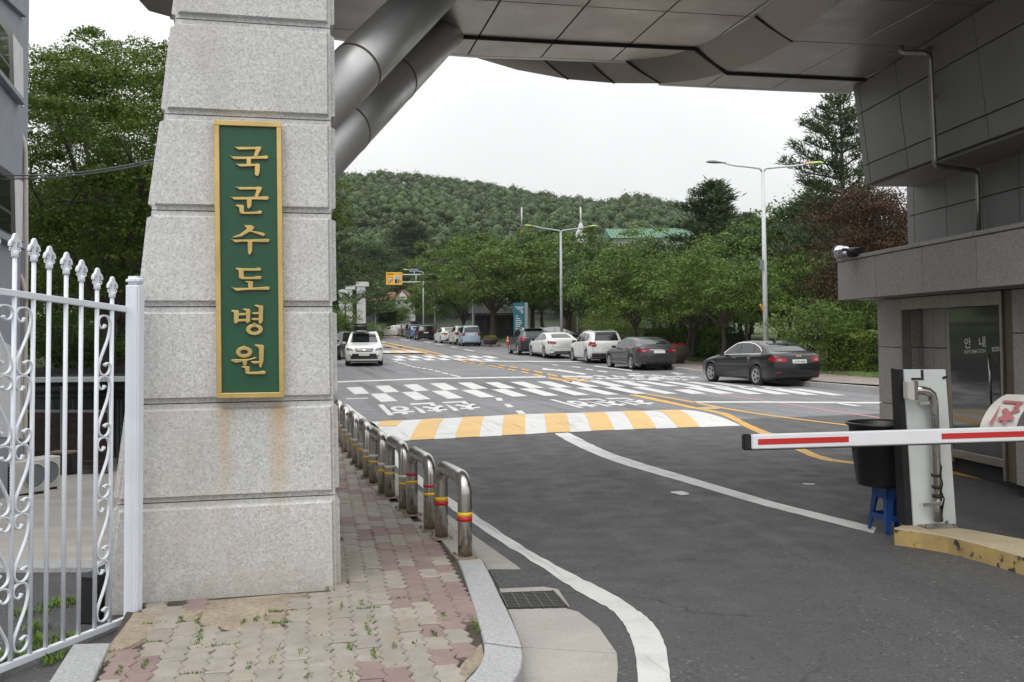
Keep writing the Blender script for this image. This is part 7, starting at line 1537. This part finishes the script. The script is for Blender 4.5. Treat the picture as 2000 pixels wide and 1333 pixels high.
def conifer(seed, H, Rx_, h0, size, n, mat='needle', gap=.55, irregular=.3):
    rng = np.random.default_rng(seed); rr = random.Random(seed); limbs = [([Vector((0, 0, -.3)), Vector((.05, 0, H * .5)), Vector((rr.uniform(-.2, .2), 0, H))], [H * .018, H * .011, H * .002])]; pts = []; dirs = []
    z = h0
    while z < H * .985:
        f = (z - h0) / (H - h0); ln = Rx_ * (1 - f) ** .75 * 1.0 + .25; k = rr.choice((3, 4, 5)); a0 = rr.uniform(0, 6.28)
        for j in range(k):
            a = a0 + 6.28 * j / k + rr.uniform(-.4, .4); L = ln * rr.uniform(1 - irregular, 1 + irregular * .6); up = lerp(.05, .6, f)
            e = Vector((math.cos(a) * L, math.sin(a) * L, z + L * up + rr.uniform(-.1, .15))); o = Vector((0, 0, z)); m = o.lerp(e, .55) - Vector((0, 0, L * .06)); limbs.append(([o, m, e], [H * .0045, H * .003, H * .001]))
            nt = max(3, int(L * 5.5))
            for q in range(nt):
                t = .25 + .75 * q / nt; c = o.lerp(m, t / .55) if t < .55 else m.lerp(e, (t - .55) / .45); side = Vector((-math.sin(a), math.cos(a), 0)) * rr.uniform(-1, 1) * L * .28 * (1.1 - t * .6)
                c = c + side + Vector((0, 0, rr.uniform(-.05, .15))); nn = int(n / 1000 * 4) + 6
                d = rnd_unit(rng, nn); d[:, 2] = np.abs(d[:, 2]) * .9 + .1; d += np.array([math.cos(a), math.sin(a), 0]) * .5; d /= np.linalg.norm(d, axis=1)[:, None]
                pts.append(np.array(c) + d * size * rng.uniform(.3, .9, nn)[:, None] + rng.normal(size=(nn, 3)) * size * .35); dirs.append(d)
        z += gap * rr.uniform(.75, 1.25) * (1 - .35 * f)
    return make_trunk('trunk', limbs), leaf_mesh('crown', np.concatenate(pts), size, MATS[mat], rng, .2, .16, .1, 0, np.concatenate(dirs) * 1.6)
def plant(meshes, name, label, px, Y, z=None, s=1.0, rz=0.0, group=None, cat='tree', sx=1.0, leaf=None):
    p = gp(px, Y, z); t = thing(name, label, cat, group, (p.x, p.y, p.z), rz); t.scale = (s * sx, s * sx, s)
    if meshes[0]: obj('trunk', meshes[0], t)
    if meshes[1]:
        c = obj('crown', meshes[1], t)
        if leaf: c.material_slots[0].link = 'OBJECT'; c.material_slots[0].material = MATS[leaf]
    return t
T1 = broadleaf(1, 8.2, 3.9, 2.3, 100, 26000, .18, 'leaf_cherry', trunk_r=.2, clr=.66)
T2 = broadleaf(2, 7.6, 3.6, 2.1, 92, 25000, .18, 'leaf_cherry', trunk_r=.2, clr=.66, lean=-.05)
T3 = broadleaf(3, 6.0, 3.1, 1.8, 84, 22000, .13, 'leaf_cherry', trunk_r=.13, clr=.6, lean=.02)
T4 = broadleaf(4, 4.7, 2.7, 1.5, 76, 18000, .115, 'leaf_light', trunk_r=.10, clr=.5, lean=-.05)
T5 = broadleaf(5, 4.6, 2.6, 1.2, 70, 15000, .115, 'leaf_cherry', trunk_r=.07, clr=.5, nstem=3)
BZ = broadleaf(6, 11.8, 4.9, 3.2, 250, 108000, .105, 'leaf_zelkova', trunk_r=.26, clr=.78, flat_=.24, nstem=2, lowskirt=.2, upb=.6)
MP = broadleaf(7, 5.5, 2.5, 1.0, 150, 32000, .085, 'leaf_maple', trunk_r=.10, clr=.6, flat_=.3, upb=.65)
DK = broadleaf(8, 9.0, 4.4, 1.6, 140, 17000, .24, 'leaf_dark', trunk_r=.18, clr=.9)
LT = broadleaf(9, 8.0, 4.0, 1.6, 130, 16000, .22, 'leaf_light', trunk_r=.18, clr=.9)
PN = conifer(10, 13.0, 4.3, 2.6, .34, 5200, gap=.86, irregular=.6)
CF = conifer(11, 12.0, 3.6, 1.4, .40, 6500, gap=.62, irregular=.45)
GR = 'broadleaf trees along the right pavement'
plant(T3, 'roadside_tree', 'leafy roadside tree with leaning trunk behind the white sport utility car', 1240, 54, .3, 1.0, .6, GR)
plant(T4, 'roadside_tree', 'small light green tree on the bank between planter and street lamp', 1408, 44.5, .55, 1.0, 2.2, GR, sx=1.02)
plant(T2, 'roadside_tree', 'broad forked tree spreading over the far street lamp', 1112, 80, .7, 1.12, .2, GR)
plant(T1, 'roadside_tree', 'large dark trunked tree beside the teal direction board', 962, 86, .85, 1.12, 1.0, GR)
plant(T2, 'roadside_tree', 'tall round tree rising behind the light blue mini car', 905, 104, gz(104), 1.1, 2.6, GR, leaf='leaf_deep')
plant(T1, 'roadside_tree', 'spreading tree over the black sport utility car and the sign gantry', 850, 118, gz(118), .95, 4.0, GR, leaf='leaf_light')
plant(T1, 'roadside_tree', 'dense tree filling the gap behind the navy sport utility car', 1040, 90, 1.0, 1.2, 5.0, GR, leaf='leaf_deep')
plant(T2, 'roadside_tree', 'tree with thin trunk before the brown brick wall', 1186, 72, .6, .9, 3.3, GR, leaf='leaf_deep')
plant(T5, 'roadside_tree', 'many stemmed small tree behind the pink flower planter', 1345, 50, .6, 1.05, 1.4, GR)
plant(T5, 'roadside_tree', 'many stemmed dark tree on the bank just right of the street lamp', 1550, 46, .8, 1.05, 3.9, GR, leaf='leaf_light')
plant(T5, 'roadside_tree', 'small bushy tree left of the street lamp pole base', 1462, 52, .8, 1.1, 5.2, GR, leaf='leaf_deep')
dw = plant(T5, 'dogwood_tree', 'small tree with white blossoms along its upper branches', 1318, 57, .6, 1.25, 2.0)
rng = np.random.default_rng(77); C = []
for (x0, y0, x1, y1, n) in ((1290,552,1372,522,60),(1285,550,1330,540,40),(1262,588,1312,586,70),(1320,560,1350,566,25),(1250,615,1262,600,50),(1290,596,1312,590,30)):
    for _ in range(n):
        t = rng.random(); q = at(lerp(x0, x1, t) + rng.normal() * 2.2, lerp(y0, y1, t) + rng.normal() * 1.7, 54.6 + rng.normal() * .3); C.append(tuple(q - dw.location))
o = obj('blossom', leaf_mesh('blossom', np.array(C) / 1.25, .15, MATS['petal_white'], rng, .7), dw); o.rotation_euler = (0, 0, -2.0)
plant(MP, 'maple_tree', 'dark red leaved maple tree in front of the booth corner', 1700, 39, 1.2, 1.22, .7, None, 'tree', .80)
plant(PN, 'pine_tree', 'tall pine with upswept branches beside the booth wall', 1650, 47, 1.0, .93, .4)
plant(CF, 'conifer_tree', 'broad pointed conifer standing left of the near street lamp', 1394, 76, 1.2, .98, 1.2, None, 'tree', 1.6)
plant(CF, 'conifer_tree', 'conifer behind the near street lamp with pale tree beside it', 1468, 90, 1.6, .88, 3.0, None, 'tree', 1.2)
plant(LT, 'background_tree', 'bright green tree showing between pine and street lamp', 1525, 70, 1.4, 1.08, 1.0)
plant(LT, 'background_tree', 'bright green tree partly hidden behind the red maple', 1715, 52, 1.2, .75, 4.2)
plant(LT, 'background_tree', 'yellow green tree tops left of the green roof', 1010, 125, 2.5, 1.45, 2.2)
plant(LT, 'background_tree', 'yellow green tree standing in front of the green roof', 1290, 118, 3.0, 1.22, 5.6)
plant(DK, 'background_tree', 'dark tree behind the leaning roadside tree', 1290, 84, 1.2, .92, 1.9)
plant(DK, 'background_tree', 'dark tree mass behind the far street lamp', 1130, 104, 1.6, 1.05, .5)
plant(DK, 'background_tree', 'dark tree in the gap right of the conifer', 1460, 66, 1.4, .80, 2.7)
plant(DK, 'background_tree', 'dark low tree behind the red maple and the white shed', 1620, 56, 1.2, .95, 3.6)
plant(DK, 'background_tree', 'dark tree at the back between the two masts', 1060, 130, 2.4, 1.35, 4.1)
plant(DK, 'background_tree', 'dark tree behind the tall round tree', 930, 128, 2.2, 1.3, .9)
plant(LT, 'background_tree', 'small round tree beyond the white side on car', 768, 140, gz(140), .62, .3)
plant(DK, 'background_tree', 'dark spreading tree under the yellow speed sign', 800, 175, gz(175) + 1, 1.3, 5.1)
plant(CF, 'pine_tree', 'rounded pine rising above the yellow speed sign', 800, 215, 7.5, 1.55, 2.4, None, 'tree', 1.75)
plant(DK, 'background_tree', 'dark tree behind the white pavilion columns', 715, 205, 5.0, 1.75, 2.9)
plant(PN, 'pine_tree', 'tall pine whose branches reach out past the pillar edge', 606, 66, .5, 1.0, 2.0)
plant(DK, 'background_tree', 'dark tree next to the pillar edge above the columns', 668, 112, gz(112), 1.05, 1.0)
plant(LT, 'background_tree', 'light leaved sapling showing at the pillar edge by the columns', 650, 62, gz(62), .40, 1.0)
# bushes and hedges
def hedge_mesh(seed, L, W, H_, n, size, mat='leaf_hedge', lump=.12):
    rng = np.random.default_rng(seed); x = rng.random(n) * L; side = rng.random(n); y = np.where(side < .45, 0 + rng.random(n) ** 2 * .25, rng.random(n) * W); zz = np.where(side < .45, rng.random(n) * H_, H_ - rng.random(n) ** 2 * .2)
    f = np.sin(x * 2.1 + 1) * .5 + np.sin(x * 5.3) * .3 + np.sin(x * 9.7 + y * 4) * .2; zz = zz * (1 + lump * f); y = y - lump * 1.3 * f * np.sin(zz / H_ * 3)
    return leaf_mesh('foliage', np.stack([x, y, zz], 1), size, MATS[mat], rng, .45, .6)
def hedge(name, label, a, b_, W, H_, z, n, size, seed, mat='leaf_hedge', cat='hedge'):
    a, b_ = Vector(a), Vector(b_); d = b_ - a; t = thing(name, label, cat, None, (a.x, a.y, z), math.atan2(d.y, d.x)); obj('foliage', hedge_mesh(seed, d.length, W, H_, n, size, mat), t)
    MB().box((d.length / 2, W / 2 + .06, H_ * .45), (d.length - .2, W - .3, H_ * .8)).build('twigs', MATS['forest_floor'], t); return t
hedge('hedge', 'clipped green hedge along the pavement behind the graphite saloon', (11.3, 36.5, 0), (14.9, 25.0, 0), 1.6, 1.42, .15, 34000, .085, 1)
hedge('hedge', 'low dark green hedge behind the grey saloon and the planter', (7.4, 58.0, 0), (9.9, 48.0, 0), 1.4, 1.25, .55, 9000, .12, 2)
BU = broadleaf(21, 3.0, 1.9, .3, 90, 9000, .11, 'leaf_light', trunk_r=.05, clr=.45, nstem=3, lowskirt=.4)
plant(BU, 'bush', 'bright green bush above the hedge next to the booth column', 1680, 38.5, 1.0, .8, .5, None, 'bush')
plant(BU, 'bush', 'round green bush on the bank right of the street lamp', 1600, 37, .7, .75, 2.5, None, 'bush')
plant(BU, 'bush', 'dark green bush beside the low hedge and the brick wall', 1205, 62, .7, .95, 3.5, None, 'bush')
plant(BU, 'bush', 'green shrub at the foot of the pavilion columns', 722, 95, gz(95), .7, 4.5, None, 'bush')
# left side
plant(BZ, 'zelkova_tree', 'large spreading green tree between the grey building and the pillar', 205, 31.5, -.8, 1.02, .3)
plant(BZ, 'zelkova_tree', 'second large green tree behind, filling the gap beside the pillar', 330, 40, .8, 1.0, 3.3)
plant(DK, 'background_tree', 'dark tree low down behind the iron gate', 120, 44, .8, .9, 3.0)
plant(LT, 'background_tree', 'bright green tree low behind the grey building', 105, 58, 1.2, .9, 2.0)
plant(DK, 'background_tree', 'dark tree behind the terrace railing and parked car', 250, 50, .8, 1.0, 5.0)
plant(LT, 'background_tree', 'light green tree seen under the big tree near the pillar', 195, 62, 1.2, .8, 4.4)
for px, Y, s, lab in ((118, 32.5, .8, 'leafy shrub on the retaining wall left of the railing rings'), (215, 31.9, .62, 'leafy shrub growing before the terrace railing near the pillar'), (165, 32.3, .5, 'small leafy shrub in the middle of the terrace railing')):
    plant(BU, 'bush', lab, px, Y, .45, s, px * .1, 'shrubs on the retaining wall', 'bush')
# grass on the bank
rng = np.random.default_rng(5); C = []
for _ in range(16000):
    i = rng.integers(3, 26); o_ = 2.75 + rng.random() ** 1.5 * 5; p = KP[i].lerp(KP[i + 1], rng.random()) + knorm(i) * o_; C.append((p.x, p.y, gz(p.y) + (bank_h(o_) - .12) * bfac(p.y) + .15))
o = obj('bank_grass', leaf_mesh('bank_grass', np.array(C), .11, MATS['weed'], rng, -.4, .25)); o['kind'] = 'stuff'
# ================================================================ wooded hill
RX = [(-140, 66), (-76, 71), (-57, 71.5), (-45, 71), (-31, 69.5), (-9, 66.5), (4, 63.5), (22, 60.5), (40, 58.8), (55, 61.5), (66, 58.4), (80, 53), (97, 51.8), (120, 49), (155, 46)]
def ridge(x): return float(np.interp(x, [a for a, _ in RX], [c for _, c in RX])) - 4.5
def hill_z(x, y):
    t = (y - 165) / 265.0; t = min(1.25, max(0, t)); s = t ** 1.1 if t < 1 else 1 - (t - 1) * 1.2
    return 2.0 + (ridge(x * 430 / max(y, 200)) - 2.0) * s + 3.5 * math.sin(x * .045 + y * .02) * math.sin(y * .03 + 1) * min(1, t * 2) * (1 - min(1, t)) * 1.5
xs = list(range(-170, 181, 10)); ys = [165, 180, 200, 220, 240, 260, 280, 300, 320, 340, 360, 380, 400, 415, 430, 445, 470, 500]
grid_mesh('hillside', ys, lambda y: [x * max(.55, y / 430) for x in xs], hill_z, 'forest_floor')
rng = np.random.default_rng(31)
def crown_quads(n, rng):
    d = rnd_unit(rng, n); d[:, 2] = np.abs(d[:, 2]) * 1.1 - .25; d /= np.linalg.norm(d, axis=1)[:, None]; return d * (.72 + .33 * rng.random(n))[:, None]
ib = bmesh.new(); bmesh.ops.create_icosphere(ib, subdivisions=1, radius=.84); IV = np.array([v.co[:] for v in ib.verts]); IFc = np.array([[v.index for v in f.verts] for f in ib.faces]); ib.free()
BV, BF, PC, ND = [], [], [], []; nb_ = 0
row = 0; y = 176.0
while y < 452:
    st = 3.4 + (y - 176) * .0040; x0, x1 = (-.22 * y - 6), (.36 * y + 6); x = x0 + (row % 2) * st / 2
    while x < x1:
        xx, yy = x + rng.normal() * 1.2, y + rng.normal() * 1.2; r = st * rng.uniform(.42, .8); z = hill_z(xx, yy) + 2.6 + rng.uniform(-1.0, 1.8)
        sc = np.array([r, r, r * rng.uniform(.8, 1.15)]); ct = np.array([xx, yy, z])
        lob = rnd_unit(rng, 7); la = rng.uniform(.1, .38, 7); disp = .82 + ((np.maximum(0, IV @ lob.T) ** 4) * la).sum(1) - .1 + rng.normal(size=len(IV)) * .05
        BV.append(IV * disp[:, None] * sc + ct); BF.append(IFc + nb_); nb_ += len(IV)
        n = int(50 + 26 * (200 / yy)); cq = crown_quads(n, rng); dq = .8 + ((np.maximum(0, cq @ lob.T) ** 4) * la).sum(1); ND.append(cq + np.array([0, 0, .25])); PC.append(cq * dq[:, None] * sc + ct); x += st
    y += st * .92; row += 1
fo = obj('forest', np_mesh('forest', np.concatenate(BV), np.concatenate(BF), MATS['leaf_hill'], True)); fo['kind'] = 'stuff'
o = obj('forest_leaves', leaf_mesh('forest_leaves', np.concatenate(PC), .6, MATS['leaf_hill'], rng, .35, .8, .3, 0, None, np.concatenate(ND) * 1.3), fo); o['kind'] = 'stuff'
# thin air haze between here and the hill
hz_ = MB().boxa((-330, -70, -4.4), (760, 0, 0), (0, 640, 0), (0, 0, 90)).build('haze', [])
hm = bpy.data.materials.new('haze'); hm.use_nodes = True; ht = hm.node_tree; ht.nodes.clear()
hv = ht.nodes.new('ShaderNodeVolumePrincipled'); hv.inputs['Density'].default_value = 0.0001; hv.inputs['Color'].default_value = (0.97, 0.98, 1, 1); hv.inputs['Anisotropy'].default_value = 0.0
ho = ht.nodes.new('ShaderNodeOutputMaterial'); ht.links.new(hv.outputs[0], ho.inputs['Volume'])
hz_.data.materials.clear(); hz_.data.materials.append(hm); hz_['kind'] = 'stuff'
